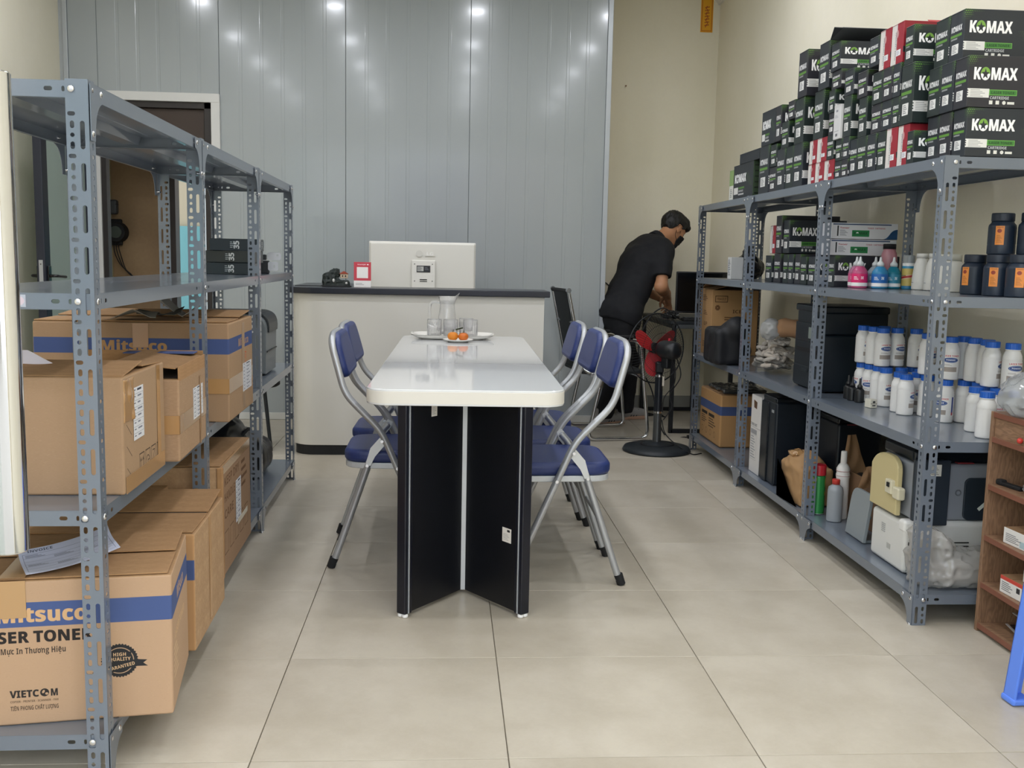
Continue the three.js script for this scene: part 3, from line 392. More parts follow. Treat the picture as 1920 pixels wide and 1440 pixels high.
// a carton whose aisle end lies at x, its printed side looking along +z
function toner(x, z0, z1, y0, y1, kind, label, o = {}) {
  const w = z1 - z0 - 0.0015, h = y1 - y0 - 0.0008, d = o.d || 0.325;
  const g = new RoundedBoxGeometry(d, h, w, 1, 0.0022);
  const mats = kind === 'L' ? [kTop[0], o.face, kTop[0], kTop[0], o.side || kTop[0], kTop[0]] : kind === 'P' ? o.mats : faceMats(kind);
  const m = solid('toner_carton', g, mats, label, 'carton', [x + d / 2 + rr(0, 0.004), y0 + h / 2 + 0.0004, (z0 + z1) / 2], 0, o.group || 'toner cartons on top of the right rack');
  const seam = part(m, 'tuck_flap', rbx(0.0016, 0.0016, w - 0.004, 0.0005, -d / 2 - 0.0002, h / 2 - 0.003, 0), m.material[2]);
  return m;
}
{
  const long1 = S(0xffffff, 0.45, 0, { map: canv(320, 200, (c, w, h) => { c.fillStyle = BG[0]; c.fillRect(0, 0, w, h); wordmark(c, w * 0.06, h * 0.28, w * 0.6, h * 0.24, BG[0], true); dots(c, w * 0.66, h * 0.3, w * 0.3, h * 0.4, 12, (i, j) => 0.5 - Math.abs(j - i)); c.fillStyle = '#e0e0dc'; c.fillRect(w * 0.04, h * 0.66, w * 0.22, h * 0.2); c.fillStyle = '#4c7a35'; c.fillRect(w * 0.28, h * 0.66, w * 0.3, h * 0.06); fitText(c, 'CARTRIDGE', w * 0.28, h * 0.75, w * 0.25, h * 0.06, 'bold', '#ccc'); c.fillStyle = '#bbb'; c.fillRect(w * 0.28, h * 0.85, w * 0.28, h * 0.05); }) });
  const ribT = S(0xffffff, 0.5, 0, { map: canv(64, 64, (c, w, h) => { c.fillStyle = '#33452f'; c.fillRect(0, 0, w, h); }) });
  const pale = S(0xffffff, 0.5, 0, { map: canv(96, 160, (c, w, h) => { c.fillStyle = '#d9dad2'; c.fillRect(0, 0, w, h); c.fillStyle = '#8aa76a'; c.fillRect(0, 0, w, h * 0.52); lines(c, w * 0.3, h * 0.62, w * 0.5, h * 0.3, 5, '#6d7073'); }) });
  const paleM = [S(0xa8b498, 0.6), pale, S(0xa8b498, 0.6), S(0xa8b498, 0.6), S(0x93a57c, 0.6), S(0x93a57c, 0.6)];
  toner(2.0, -2.143, -2.062, 1.513, 1.678, 'P', 'thin pale green and white carton standing at the far end of the right rack top', { mats: paleM });
  const f1 = toner(2.0, -2.056, -1.701, 1.513, 1.694, 'L', 'long black toner carton with ribbed green side, lowest at far end of rack top', { face: long1, side: ribT });
  for (let i = 0; i < 6; i++) part(f1, 'side_rib', rbx(0.31, 0.006, 0.003, 0.001, 0, -0.072 + i * 0.028, 0.1775), S(0x1c2419, 0.5));
  toner(2.0, -1.958, -1.615, 1.694, 1.748, 'L', 'flat black toner carton lying on the long carton with the ribbed green side', { face: S(0x262c33, 0.5), side: kTop[2] });
  toner(2.0, -1.608, -1.452, 1.513, 1.748, 0, 'black toner carton hidden low between the ribbed carton and the small one beside it');
  const T = (...a) => toner(...a);
  T(2.0, -1.448, -1.336, 1.513, 1.633, 1, 'small black toner carton in the bottom row, just before three equal ones');
  T(2.0, -1.334, -1.214, 1.513, 1.706, 0, 'first from the far end of three equal black cartons left of the red cartons');
  T(2.0, -1.213, -1.106, 1.513, 1.706, 2, 'middle one of three equal black cartons in the bottom row left of the red cartons');
  T(2.0, -1.105, -0.982, 1.513, 1.706, 0, 'last of three equal black cartons in the bottom row, beside the low red cartons');
  T(2.0, -0.913, -0.823, 1.513, 1.598, 'R', 'low red and white toner carton at the far end of the bottom red row');
  T(2.0, -0.822, -0.721, 1.513, 1.598, 'R', 'low red and white toner carton in the middle of the bottom red row');
  T(2.0, -0.720, -0.615, 1.513, 1.598, 'R', 'low red toner carton with its plain red side showing, nearest of the bottom red row');
  T(2.0, -0.907, -0.818, 1.598, 1.698, 'R', 'red and white toner carton at the far end of the second red layer');
  T(2.0, -0.817, -0.706, 1.598, 1.698, 'R', 'red and white toner carton in the second red layer beside a small black carton');
  T(2.0, -0.704, -0.627, 1.598, 1.698, 2, 'small black toner carton standing on the nearest low red carton');
  T(2.0, -0.609, -0.538, 1.513, 1.584, 0, 'very small black carton in the bottom row just past the red ones, farther of two');
  T(2.0, -0.537, -0.468, 1.513, 1.584, 1, 'very small black carton in the bottom row just past the red ones, nearer of two');
  T(2.0, -0.609, -0.538, 1.584, 1.671, 2, 'small black carton on the farther very small carton past the red ones');
  T(2.0, -0.537, -0.468, 1.584, 1.671, 0, 'small black carton on the nearer very small carton past the red ones');
  ['first from the far end', 'second from the far end', 'third from the far end', 'last and nearest'].forEach((o, i) => T(2.0, [-0.467, -0.386, -0.297, -0.214][i], [-0.387, -0.298, -0.215, -0.134][i], 1.513, 1.653, [0, 2, 0, 2][i], `${o} of four equal black cartons in bottom row between red pairs`));
  T(2.0, -0.132, -0.047, 1.513, 1.653, 'R', 'tall red and white carton in the bottom row, farther of the near red pair');
  T(2.0, -0.046, 0.041, 1.513, 1.653, 'R', 'tall red and white carton in the bottom row, nearer of the near red pair');
  T(1.995, 0.043, 0.094, 1.513, 1.624, 2, 'narrow black carton in the bottom row between red pair and the near stack');
  const nm = ['far', 'middle', 'near'];
  [0.096, 0.182, 0.268].forEach((z, i) => T(2.035, z, z + 0.085, 1.513, 1.662, [0, 1, 0][i], `large black toner carton in the bottom layer of the nearest stack, ${nm[i]} one of three`));
  [0.099, 0.185, 0.270].forEach((z, i) => T(2.03, z, z + 0.085, 1.662, 1.818, [2, 0, 1][i], `large black toner carton in the middle layer of the nearest stack, ${nm[i]} one of three`));
  [0.1, 0.196].forEach((z, i) => T(2.04, z, z + [0.095, 0.09][i], 1.818, 1.972, [2, 0][i], `large black toner carton on top of the nearest stack, ${['farther', 'nearer'][i]} one of two`));
  T(2.0, -1.600, -1.386, 1.748, 1.915, 'L', 'wide black toner carton high at the far end, its long lettered face to the aisle', { face: long1 });
  T(2.0, -1.384, -1.304, 1.748, 1.915, 1, 'upright black carton tight against the wide carton high at the far end');
  T(2.0, -1.436, -1.34, 1.633, 1.739, 2, 'small black carton standing on the small bottom carton before the three equal ones');
  T(2.0, -1.299, -1.198, 1.706, 1.828, 2, 'black carton standing on the far two of the three equal cartons');
  T(2.0, -1.220, -1.126, 1.828, 1.912, 1, 'small dark carton topmost just left of the first tall pair of cartons');
  T(2.0, -1.122, -1.003, 1.706, 1.905, 2, 'tall black carton in the second layer, lower of the farthest tall pair');
  T(2.0, -1.099, -0.985, 1.905, 2.104, 1, 'tall black carton topmost of the farthest tall pair');
  T(2.0, -0.881, -0.768, 1.698, 1.899, 2, 'tall black carton standing on the red cartons, under the one with the open lid');
  const I = T(2.0, -0.851, -0.730, 1.899, 2.091, 0, 'tall black carton with its dark lid flap standing open');
  { const f = part(I, 'lid_flap', rbx(0.33, 0.13, 0.003, 0.001, 0, 0.065, 0), S(0x5a5e61, 0.55), 'open dark lid flap tilted towards the shopfront'); f.position.set(0, 0.094, 0.058); f.rotation.x = 1.42; part(f, 'flap_wing', ext(shape([[-0.165, 0.0], [-0.165, 0.13], [-0.2, 0.13]]), 0.0025), S(0x3a3f43, 0.55)); }
  T(2.0, -0.712, -0.612, 1.950, 2.061, 0, 'black carton high beside the open lid, lettered side fully visible');
  T(2.0, -0.700, -0.597, 1.878, 1.950, 1, 'low black carton under the high carton beside the open lid');
  T(2.0, -0.712, -0.645, 1.787, 1.878, 2, 'narrow black carton third from the top in the column beside the open lid');
  T(2.0, -0.705, -0.638, 1.698, 1.787, 1, 'narrow black carton above the small black one on the low red carton');
  T(1.99, -0.627, -0.556, 1.671, 1.806, 'P', 'narrow plain white carton standing among the black cartons', { mats: (() => { const w = S(0xd6d6d4, 0.6), f = S(0xffffff, 0.6, 0, { map: canv(80, 200, (c, W, H) => { c.fillStyle = '#d3d3d4'; c.fillRect(0, 0, W, H); c.fillStyle = '#8b8d95'; c.fillRect(W * 0.3, H * 0.14, W * 0.3, H * 0.06); lines(c, W * 0.15, H * 0.28, W * 0.6, H * 0.1, 3, '#9a9ba5'); c.fillStyle = '#6a6c70'; c.fillRect(W * 0.35, H * 0.84, W * 0.3, H * 0.08); c.fillRect(W * 0.1, H * 0.76, W * 0.7, 2); }) }); return [w, f, w, w, w, w]; })() });
  T(2.0, -0.557, -0.463, 1.830, 1.930, 0, 'black carton on top of the tall narrow one right of the white carton');
  T(2.0, -0.552, -0.471, 1.671, 1.830, 2, 'tall narrow black carton just right of the narrow white carton');
  T(2.0, -0.423, -0.330, 1.801, 1.898, 1, 'black carton halfway up, left of the pair of three-high small columns');
  T(2.0, -0.403, -0.323, 1.653, 1.801, 2, 'tall black carton standing on the second of the four equal bottom cartons');
  T(2.0, -0.329, -0.241, 1.898, 2.005, 0, 'black carton topmost beside the high red pair, its aisle end to the left of them');
  ['farther', 'nearer'].forEach((o, i) => { const m = T(2.0, [-0.239, -0.148][i], [-0.149, -0.052][i], 1.872, 2.012, 'R', `tall red and white carton high in the stack, ${o} of the upper red pair`); if (i) { const f = part(m, 'lid_flap', rbx(0.2, 0.002, 0.045, 0.0007), S(0xb03038, 0.5), 'red lid flap folded back'); f.position.set(0.05, 0.078, 0.0); f.rotation.x = 0.5; } });
  T(2.0, -0.036, 0.03, 1.854, 1.982, 2, 'narrow black carton high beside the upper red pair, lettered side showing');
  T(2.0, -0.042, 0.056, 1.653, 1.854, 2, 'tallest black carton standing on the near red pair of the bottom row');
  ['farthest', 'middle', 'nearest'].forEach((o, i) => { T(2.0, [-0.286, -0.193, -0.110][i], [-0.194, -0.112, -0.050][i], 1.757, 1.872, [2, 1, 0][i], `small black carton under the upper red pair, ${o} of its upper three`); T(2.0, [-0.285, -0.191, -0.1][i], [-0.192, -0.101, -0.043][i], 1.653, 1.757, [1, 0, 2][i], `small black carton two below the upper red pair, ${o} of its lower three`); });
}
// ---------------------------------------------------------------- second shelf of the right rack
const Y2 = RACK_Y[1] + 0.0003, Y3 = RACK_Y[2] + 0.0003, Y4 = RACK_Y[3] + 0.0003;
{
  const g2 = 'toner cartons on the second shelf of the right rack';
  const Z = [[-1.685, -1.58], [-1.545, -1.442], [-1.41, -1.337], [-1.335, -1.262], [-1.245, -1.167], [-1.165, -1.082], [-1.065, -0.967]];
  const H = [0.135, 0.143, 0.14, 0.14, 0.14, 0.128, 0.128];
  ['first', 'second', 'third', 'fourth', 'fifth', 'sixth', 'seventh'].forEach((o, i) => toner(2.08, Z[i][0], Z[i][1], Y2, Y2 + H[i], i % 3, `black toner carton, ${o} from the far end of the row standing on the second shelf`, { group: g2, d: 0.24 }));
  toner(2.08, -0.83, -0.748, Y2, Y2 + 0.133, 0, 'black toner carton under the two flat white cartons, its lettered side to the front', { group: g2, d: 0.28 });
  toner(2.085, -1.64, -1.55, Y2 + 0.144, Y2 + 0.285, 'R', 'red and white toner carton standing on the black row of the second shelf', { group: g2, d: 0.26 });
  toner(2.08, -1.535, -1.445, Y2 + 0.144, Y2 + 0.33, 1, 'tallest black carton standing on the black row of the second shelf', { group: g2, d: 0.29 });
  toner(2.085, -1.44, -1.35, Y2 + 0.144, Y2 + 0.305, 0, 'black carton with lettered side, standing on the row beside the tallest one', { group: g2, d: 0.28 });
  const flat = canv(512, 128, (c, w, h) => {
    c.fillStyle = '#dcdde0'; c.fillRect(0, 0, w, h); c.fillStyle = '#2d4669'; c.fillRect(w * 0.02, h * 0.05, w * 0.88, h * 0.07); c.fillStyle = '#14171c'; c.fillRect(w * 0.085, h * 0.18, w * 0.02, h * 0.65); fitText(c, 'Toner', w * 0.125, h * 0.26, w * 0.14, h * 0.1, 'bold', '#a8323c'); lines(c, w * 0.125, h * 0.42, w * 0.14, h * 0.4, 5, '#8a8d92');
    c.fillStyle = '#1f7d44'; c.fillRect(w * 0.31, h * 0.45, w * 0.26, h * 0.4); fitText(c, 'K', w * 0.335, h * 0.56, w * 0.03, h * 0.16, 'bold', '#123f25'); fitText(c, 'MAX', w * 0.415, h * 0.56, w * 0.13, h * 0.16, 'bold', '#123f25'); c.fillStyle = '#f2f2f2'; c.beginPath(); c.arc(w * 0.39, h * 0.64, h * 0.08, Math.PI, Math.PI * 2); c.fill();
    fitText(c, 'TONER  CARTRIDGE', w * 0.54, h * 0.27, w * 0.27, h * 0.09, 'bold', '#b56a72');
    c.fillStyle = '#1e4c78'; c.beginPath(); c.moveTo(w * 0.78, h); c.bezierCurveTo(w * 0.9, h * 0.9, w * 0.86, h * 0.42, w, h * 0.36); c.lineTo(w, h); c.fill();
  });
  const fm = S(0xffffff, 0.5, 0, { map: flat }), fw = S(0xd9dadd, 0.5), gw = S(0xb9bcc4, 0.5);
  ['lower', 'upper'].forEach((o, i) => { const m = solid('toner_carton', new RoundedBoxGeometry(0.29, 0.067, 0.1, 1, 0.002), [fw, gw, fw, fw, fm, fw], `flat white carton with green rectangle and blue swoosh, ${o} of the two`, 'carton', [2.2 + i * 0.002, Y2 + 0.133 + 0.0345 + i * 0.069, -0.798], i * 0.015, 'flat white toner cartons'); part(m, 'tuck_flap', rbx(0.0016, 0.05, 0.09, 0.0006, -0.1455, 0, 0), gw); });
  // bottles of ink
  const glassy = (col, t = 0.55) => PH(col, 0.18, { transmission: t, thickness: 0.02, ior: 1.4, attenuationColor: new THREE.Color(col), attenuationDistance: 0.05 });
  const whiteP = PH(0xe2e1dc, 0.35), lightCap = PH(0xd9dfe0, 0.3);
  function dropper(x, z, col, labCol, label, k = 1) {
    const b = thing('ink_bottle', label, 'bottle', [x, Y2, z], 0.4, 'ink bottles on the second shelf'); const r = 0.032 * k;
    part(b, 'bottle_body', lathe([[0, 0], [r - 0.003, 0], [r, 0.004], [r, 0.062], [r - 0.002, 0.07], [r * 0.6, 0.085], [r * 0.42, 0.09], [r * 0.4, 0.094], [0, 0.094]], 22), PH(col, 0.2, { transmission: 0.35, thickness: 0.02, ior: 1.35 }));
    part(b, 'nozzle_cap', lathe([[0, 0.09], [0.0145, 0.09], [0.0145, 0.102], [0.0115, 0.105], [0.006, 0.112], [0.004, 0.128], [0, 0.129]], 16), lightCap, 'pale pointed nozzle cap');
    const lt = canv(256, 96, (c, w, h) => { c.fillStyle = labCol; c.fillRect(0, 0, w, h); c.fillStyle = '#f4f4f4'; c.fillRect(0, h * 0.72, w, h * 0.28); lines(c, w * 0.3, h * 0.2, w * 0.2, h * 0.3, 3, '#fff'); fitText(c, 'INK', w * 0.55, h * 0.2, w * 0.1, h * 0.25, 'bold', '#fff'); });
    part(b, 'label', new THREE.CylinderGeometry(r + 0.0006, r + 0.0006, 0.05, 22, 1, true, -2.6, 3.6).translate(0, 0.034, 0), S(0xffffff, 0.4, 0, { map: lt, side: THREE.DoubleSide }));
    return b;
  }
  dropper(2.13, -0.6, 0xe06a9a, '#e0266f', 'pink ink dropper bottle in front of the black carton on the second shelf');
  dropper(2.145, -0.67, 0xd78ab0, '#d4558a', 'second pink ink dropper bottle standing behind the bright pink one');
  dropper(2.2, -0.565, 0x4aa3d6, '#1867b4', 'blue ink dropper bottle next to the bright pink one');
  dropper(2.215, -0.645, 0xb8c6cf, '#7f93a8', 'pale grey ink dropper bottle behind the blue one');
  dropper(2.265, -0.585, 0x2f9bb4, '#2f8aa8', 'teal ink dropper bottle between the blue bottle and the yellow bottle', 0.92);
  { const b = thing('ink_bottle', 'yellow labelled blue bottle with clear cap at the end of the ink bottles', 'bottle', [2.318, Y2, -0.565], 0.5, 'ink bottles on the second shelf');
    part(b, 'bottle_body', lathe([[0, 0], [0.022, 0], [0.0245, 0.003], [0.0245, 0.095], [0.022, 0.1], [0, 0.1]], 20), PH(0x3a8fb8, 0.25)); part(b, 'cap', lathe([[0.024, 0.1], [0.0245, 0.101], [0.0235, 0.135], [0.02, 0.138], [0, 0.138]], 18), glassy(0xd8dde0, 0.7)); part(b, 'collar', cyl(0.0247, 0.0247, 0.012, 0, 0.1, 0, 20), S(0xe8e8e6, 0.4));
    part(b, 'label', new THREE.CylinderGeometry(0.0252, 0.0252, 0.078, 20, 1, true).translate(0, 0.045, 0), S(0xffffff, 0.4, 0, { map: canv(256, 128, (c, w, h) => { c.fillStyle = '#c9b465'; c.fillRect(0, 0, w, h); c.fillStyle = '#f4eee0'; c.save(); c.translate(0, h * 0.6); c.rotate(-0.15); c.fillRect(-10, 0, w * 1.2, h * 0.16); c.fillStyle = '#b4342c'; c.fillRect(-10, 0.02 * h, w * 1.2, h * 0.12); c.restore(); lines(c, 10, h * 0.12, w * 0.9, h * 0.4, 4, '#7d7a50'); c.fillStyle = '#2f7db0'; c.fillRect(0, h * 0.9, w, h * 0.1); }) })); }
  { const b = thing('powder_bottle', 'tall translucent pink bottle with black cap behind the ink bottles', 'bottle', [2.285, Y2, -0.68], 0); part(b, 'bottle_body', lathe([[0, 0], [0.031, 0], [0.033, 0.004], [0.033, 0.12], [0.03, 0.145], [0.024, 0.158], [0.024, 0.165], [0, 0.165]], 22), PH(0xd99aa6, 0.25, { transmission: 0.4, thickness: 0.02 })); part(b, 'cap', lathe([[0, 0.163], [0.026, 0.163], [0.026, 0.182], [0.024, 0.184], [0, 0.184]], 20), M.blackMatte); part(b, 'label', new THREE.CylinderGeometry(0.0336, 0.0336, 0.06, 22, 1, true).translate(0, 0.04, 0), S(0x36558f, 0.5)); }
  const slim = (x, z, label) => { const b = thing('powder_bottle', label, 'bottle', [x, Y2, z], 0.5, 'white bottles on the second shelf'); part(b, 'bottle_body', lathe([[0, 0], [0.033, 0], [0.036, 0.004], [0.036, 0.045], [0.03, 0.1], [0.021, 0.125], [0.021, 0.128], [0, 0.128]], 24), whiteP); part(b, 'cap', lathe([[0, 0.126], [0.0235, 0.126], [0.0235, 0.143], [0.022, 0.145], [0, 0.145]], 20), PH(0xe0dfd9, 0.4));
    part(b, 'label', new THREE.CylinderGeometry(0.0315, 0.0367, 0.062, 18, 1, true, 3.6, 1.5).translate(0, 0.052, 0), S(0xffffff, 0.45, 0, { map: canv(96, 128, (c, w, h) => { c.fillStyle = '#deddd8'; c.fillRect(0, 0, w, h); c.fillStyle = '#1c2233'; c.fillRect(w * 0.12, h * 0.02, w * 0.6, h * 0.26); lines(c, w * 0.1, h * 0.36, w * 0.7, h * 0.55, 7, '#85878f'); }) })); };
  slim(2.338, -0.49, 'white tapering bottle with small black label, farther of the two beside the near post'); slim(2.345, -0.4, 'white tapering bottle with small black label, nearer of the two beside the near post');
  { const b = thing('powder_jar', 'plain off-white wide jar just behind the near post on the second shelf', 'jar', [2.325, Y2, -0.235], 0); part(b, 'jar_body', lathe([[0, 0], [0.044, 0], [0.047, 0.004], [0.047, 0.09], [0.043, 0.108], [0.036, 0.118], [0, 0.118]], 26), whiteP); part(b, 'jar_lid', lathe([[0, 0.117], [0.038, 0.117], [0.038, 0.138], [0.036, 0.141], [0, 0.141]], 24), PH(0xd9d7cc, 0.4)); }
  // dark jars with orange labels
  const orange = S(0xffffff, 0.45, 0, { map: canv(64, 160, (c, w, h) => { c.fillStyle = '#dd8a3c'; c.fillRect(0, 0, w, h); c.fillStyle = '#8f3b2c'; c.beginPath(); c.arc(w * 0.45, h * 0.26, w * 0.26, 0, 7); c.fill(); lines(c, w * 0.14, h * 0.48, w * 0.75, h * 0.42, 6, '#a4632c'); fitText(c, 'TONER', w * 0.12, h * 0.04, w * 0.75, h * 0.06, 'bold', '#7c3a1e'); }) }), jb = PH(0x1e2a3a, 0.4), jl = PH(0x1a2433, 0.45);
  const jar = (x, y, z, a, label) => { const b = thing('powder_jar', label, 'jar', [x, y, z], a, 'dark jars with orange labels'); part(b, 'jar_body', lathe([[0, 0], [0.04, 0], [0.0435, 0.004], [0.0435, 0.03], [0.0428, 0.033], [0.0435, 0.036], [0.0435, 0.09], [0.042, 0.098], [0.035, 0.106], [0.034, 0.112], [0, 0.112]], 28), jb); const l = part(b, 'jar_lid', lathe([[0, 0.11], [0.0345, 0.11], [0.036, 0.112], [0.036, 0.134], [0.034, 0.137], [0, 0.137]], 28), jl); part(b, 'label', new THREE.CylinderGeometry(0.0441, 0.0441, 0.062, 10, 1, true, 4.4, 0.62).translate(0, 0.063, 0), orange, 'narrow orange label'); };
  jar(2.262, Y2, 0.055, 0.35, 'dark jar with orange label at the far end of the bottom row of jars'); jar(2.33, Y2, 0.125, 1.0, 'dark jar with orange label standing behind the first two jars of the bottom row'); jar(2.262, Y2, 0.2, 0.8, 'dark jar with orange label in the middle front of the bottom row of jars'); jar(2.285, Y2, 0.296, 1.0, 'dark jar with orange label nearest the end of the second shelf');
  jar(2.29, Y2 + 0.137, 0.16, 0.9, 'dark jar with orange label in the upper layer, farther of two'); jar(2.35, Y2 + 0.137, 0.235, 1.4, 'dark jar in the upper layer of jars, nearer of two');
  // knotted black plastic bag with a small white carton in front, and a little brown box
  { const f = (x, y, z) => { let d = ell(x, y, z, [0, 0.065, 0], [0.09, 0.075, 0.1]); d = smin(d, capsule(x, y, z, [0, 0.11, 0], [0.0, 0.165, 0.01], 0.03, 0.018), 0.05); d = smin(d, capsule(x, y, z, [0, 0.165, 0.0], [-0.035, 0.19, 0.03], 0.012, 0.02), 0.03); d = smin(d, capsule(x, y, z, [0, 0.165, 0.0], [0.03, 0.185, -0.03], 0.012, 0.022), 0.03); d += 0.012 * crush(x, y, z, 22); return Math.max(d, -y + 0.001); };
    const b = thing('plastic_bag', 'knotted black plastic bag standing at the far end of the second shelf', 'bag', [2.2, Y2, -2.38], 0.3); const bb = part(b, 'bag_body', nets(f, [-0.13, -0.01, -0.14], [0.13, 0.22, 0.14], 0.006), PH(0x0c0e12, 0.25)); part(b, 'tie', new THREE.TorusGeometry(0.03, 0.006, 6, 14).rotateX(Math.PI / 2).translate(0, 0.138, 0.004), M.blackMatte); }
  { const w = S(0xcfd1d2, 0.6); solid('small_box', new RoundedBoxGeometry(0.07, 0.125, 0.07, 1, 0.002), [w, S(0xffffff, 0.6, 0, { map: canv(96, 160, (c, W, H) => { c.fillStyle = '#d7d8d8'; c.fillRect(0, 0, W, H); lines(c, W * 0.15, H * 0.1, W * 0.7, H * 0.75, 9, '#6c7077'); }) }), w, w, w, w], 'small white printed carton before the knotted black bag on the second shelf', 'carton', [2.09, Y2 + 0.063, -2.25]); }
  { const m = S(0xa8845c, 0.8); const b = thing('small_box', 'little brown carton with clear film on it behind the second post', 'carton', [2.28, Y2, -1.87], 0.1); part(b, 'box_body', rbx(0.16, 0.13, 0.11, 0.003, 0, 0.0655, 0), m); part(b, 'tape', rbx(0.162, 0.02, 0.02, 0.001, 0, 0.12, 0), S(0xc4a27a, 0.3)); part(b, 'film', nets((x, y, z) => Math.max(ell(x, y, z, [0, 0.16, 0], [0.07, 0.035, 0.05]) + 0.012 * crush(x, y, z, 30), 0.132 - y), [-0.1, 0.125, -0.08], [0.1, 0.21, 0.08], 0.006), PH(0xd8dadb, 0.2, { transmission: 0.55, thickness: 0 }), 'crumpled clear film'); }
}
// ---------------------------------------------------------------- third shelf of the right rack
const cardTex = noiseTex(256, [[4, 1], [16, 0.6], [64, 0.5], [128, 0.4]], (v) => mix([169, 136, 101], [193, 159, 122], v * 1.8 - 0.4));
const card = S(0xffffff, 0.85, 0, { map: rep(cardTex, 3, 3) }), cardD = S(0xd8d0c8, 0.85, 0, { map: rep(cardTex, 3, 3) });
const tapeM = PH(0xb48c5e, 0.18, { transmission: 0, clearcoat: 0.6, clearcoatRoughness: 0.1 });
{
  { const side = S(0xffffff, 0.85, 0, { map: canv(384, 512, (c, w, h) => { c.fillStyle = '#b58e60'; c.fillRect(0, 0, w, h); c.strokeStyle = '#4b3420'; c.lineWidth = 5; c.strokeRect(w * 0.07, h * 0.09, w * 0.26, h * 0.09); fitText(c, 'FRAGILE', w * 0.1, h * 0.115, w * 0.2, h * 0.04, 'bold', '#6b4a2c'); c.fillStyle = '#6b4a2c'; for (let i = 0; i < 5; i++) for (let j = 0; j < 5; j++) if ((i * 3 + j * 5 + i * j) % 4) c.fillRect(w * 0.07 + i * 8, h * 0.23 + j * 8, 8, 8); fitText(c, 'ICE', w * 0.45, h * 0.3, w * 0.2, h * 0.05, 'bold', '#5a3d24'); lines(c, w * 0.28, h * 0.4, w * 0.62, h * 0.07, 2, '#6b4a2c'); fitText(c, '2U', w * 0.42, h * 0.62, w * 0.16, h * 0.07, 'bold', '#4b3420'); fitText(c, '16 KG', w * 0.05, h * 0.9, w * 0.14, h * 0.05, 'bold', '#5a3d24'); }) });
    const endf = S(0xffffff, 0.85, 0, { map: canv(256, 512, (c, w, h) => { c.fillStyle = '#b08a5e'; c.fillRect(0, 0, w, h); lines(c, w * 0.2, h * 0.08, w * 0.5, h * 0.1, 4, '#5e4228'); lines(c, w * 0.3, h * 0.32, w * 0.4, h * 0.08, 3, '#6b4a2c'); fitText(c, 'UP', w * 0.35, h * 0.5, w * 0.3, h * 0.06, 'bold', '#5a3d24'); lines(c, w * 0.3, h * 0.8, w * 0.4, h * 0.1, 5, '#6b4a2c'); }) });
    const b = thing('cardboard_box', 'tall brown carton with open top at the far end of the third shelf', 'box', [2.18, Y3, -2.66], 0);
    const body = part(b, 'box_body', new RoundedBoxGeometry(0.285, 0.395, 0.27, 1, 0.004).translate(0, 0.198, 0), [card, endf, card, card, side, card]); 
    const fl = part(b, 'flap', rbx(0.28, 0.004, 0.1, 0.0015, 0, 0, 0.05), cardD); fl.position.set(0, 0.396, -0.13); fl.rotation.x = -0.35; const f2 = part(b, 'flap', rbx(0.1, 0.004, 0.26, 0.0015, 0.05, 0, 0), cardD); f2.position.set(-0.14, 0.396, 0); f2.rotation.z = 0.25; }
  { const f = (x, y, z) => { let d = capsule(x, y, z, [0, 0.07, 0.12], [0, 0.075, -0.2], 0.065, 0.06); d = smin(d, capsule(x, y, z, [0.03, 0.09, -0.02], [0.06, 0.2, -0.3], 0.075, 0.07), 0.05); d = smin(d, sdBox(x, y, z, [0.1, 0.1, -0.2], [0.08, 0.1, 0.14], 0.03), 0.03); return Math.max(d + 0.006 * vnoise(x * 18, y * 18, z * 18), 0.001 - y); };
    const b = thing('equipment_bag', 'black padded equipment bag slumped before the tall brown carton', 'bag', [2.09, Y3, -2.27], Math.PI); part(b, 'bag_body', nets(f, [-0.12, -0.01, -0.42], [0.22, 0.32, 0.24], 0.008), S(0x0d0f15, 0.6)); part(b, 'strap', tube([[-0.02, 0.13, 0.1], [0.0, 0.17, 0.02], [0.02, 0.19, -0.1], [0.0, 0.14, -0.16]], 0.008, 20, 6), M.blackMatte); part(b, 'buckle', rbx(0.006, 0.02, 0.03, 0.002, 0.063, 0.05, 0.1), S(0x4a4d55, 0.4)); }
  { const m = PH(0xcfc8bf, 0.25, { transmission: 0.3, thickness: 0 }), m2 = S(0xb6aca0, 0.5), g = thing('packet_pile', 'loose heap of clear film wrapped small parts on the third shelf', 'packets', [2.155, Y3, -1.6], 0); g.userData.kind = 'stuff';
    for (let i = 0; i < 46; i++) { const y = 0.026 + 0.15 * rnd(), s = 1 - y / 0.25; const q = part(g, 'packet', nets1(i % 4), i % 3 ? m : m2); q.position.set(rr(-0.1, 0.09) * s, y, rr(-0.2, 0.19) * s); q.rotation.set(rr(-0.6, 0.6), rr(0, 6), rr(-0.6, 0.6)); }
    const r = thing('paper_roll', 'brown paper parcel with crumpled clear film, lying on the film wrapped parts', 'parcel', [2.16, Y3 + 0.2, -1.47], 0.1); part(r, 'paper_wrap', nets((x, y, z) => Math.max(capsule(x, y, z, [-0.02, 0.04, -0.02], [0.12, 0.03, 0.14], 0.05, 0.045) + 0.008 * crush(x, y, z, 14), -y - 0.03), [-0.1, -0.05, -0.1], [0.2, 0.12, 0.22], 0.007), S(0x9c7756, 0.7)); part(r, 'film', nets((x, y, z) => ell(x, y, z, [-0.08, 0.03, -0.06], [0.05, 0.055, 0.06]) + 0.014 * crush(x, y, z, 22), [-0.16, -0.05, -0.15], [0, 0.11, 0.03], 0.006), PH(0xcfd0d0, 0.2, { transmission: 0.5, thickness: 0 }));
  }
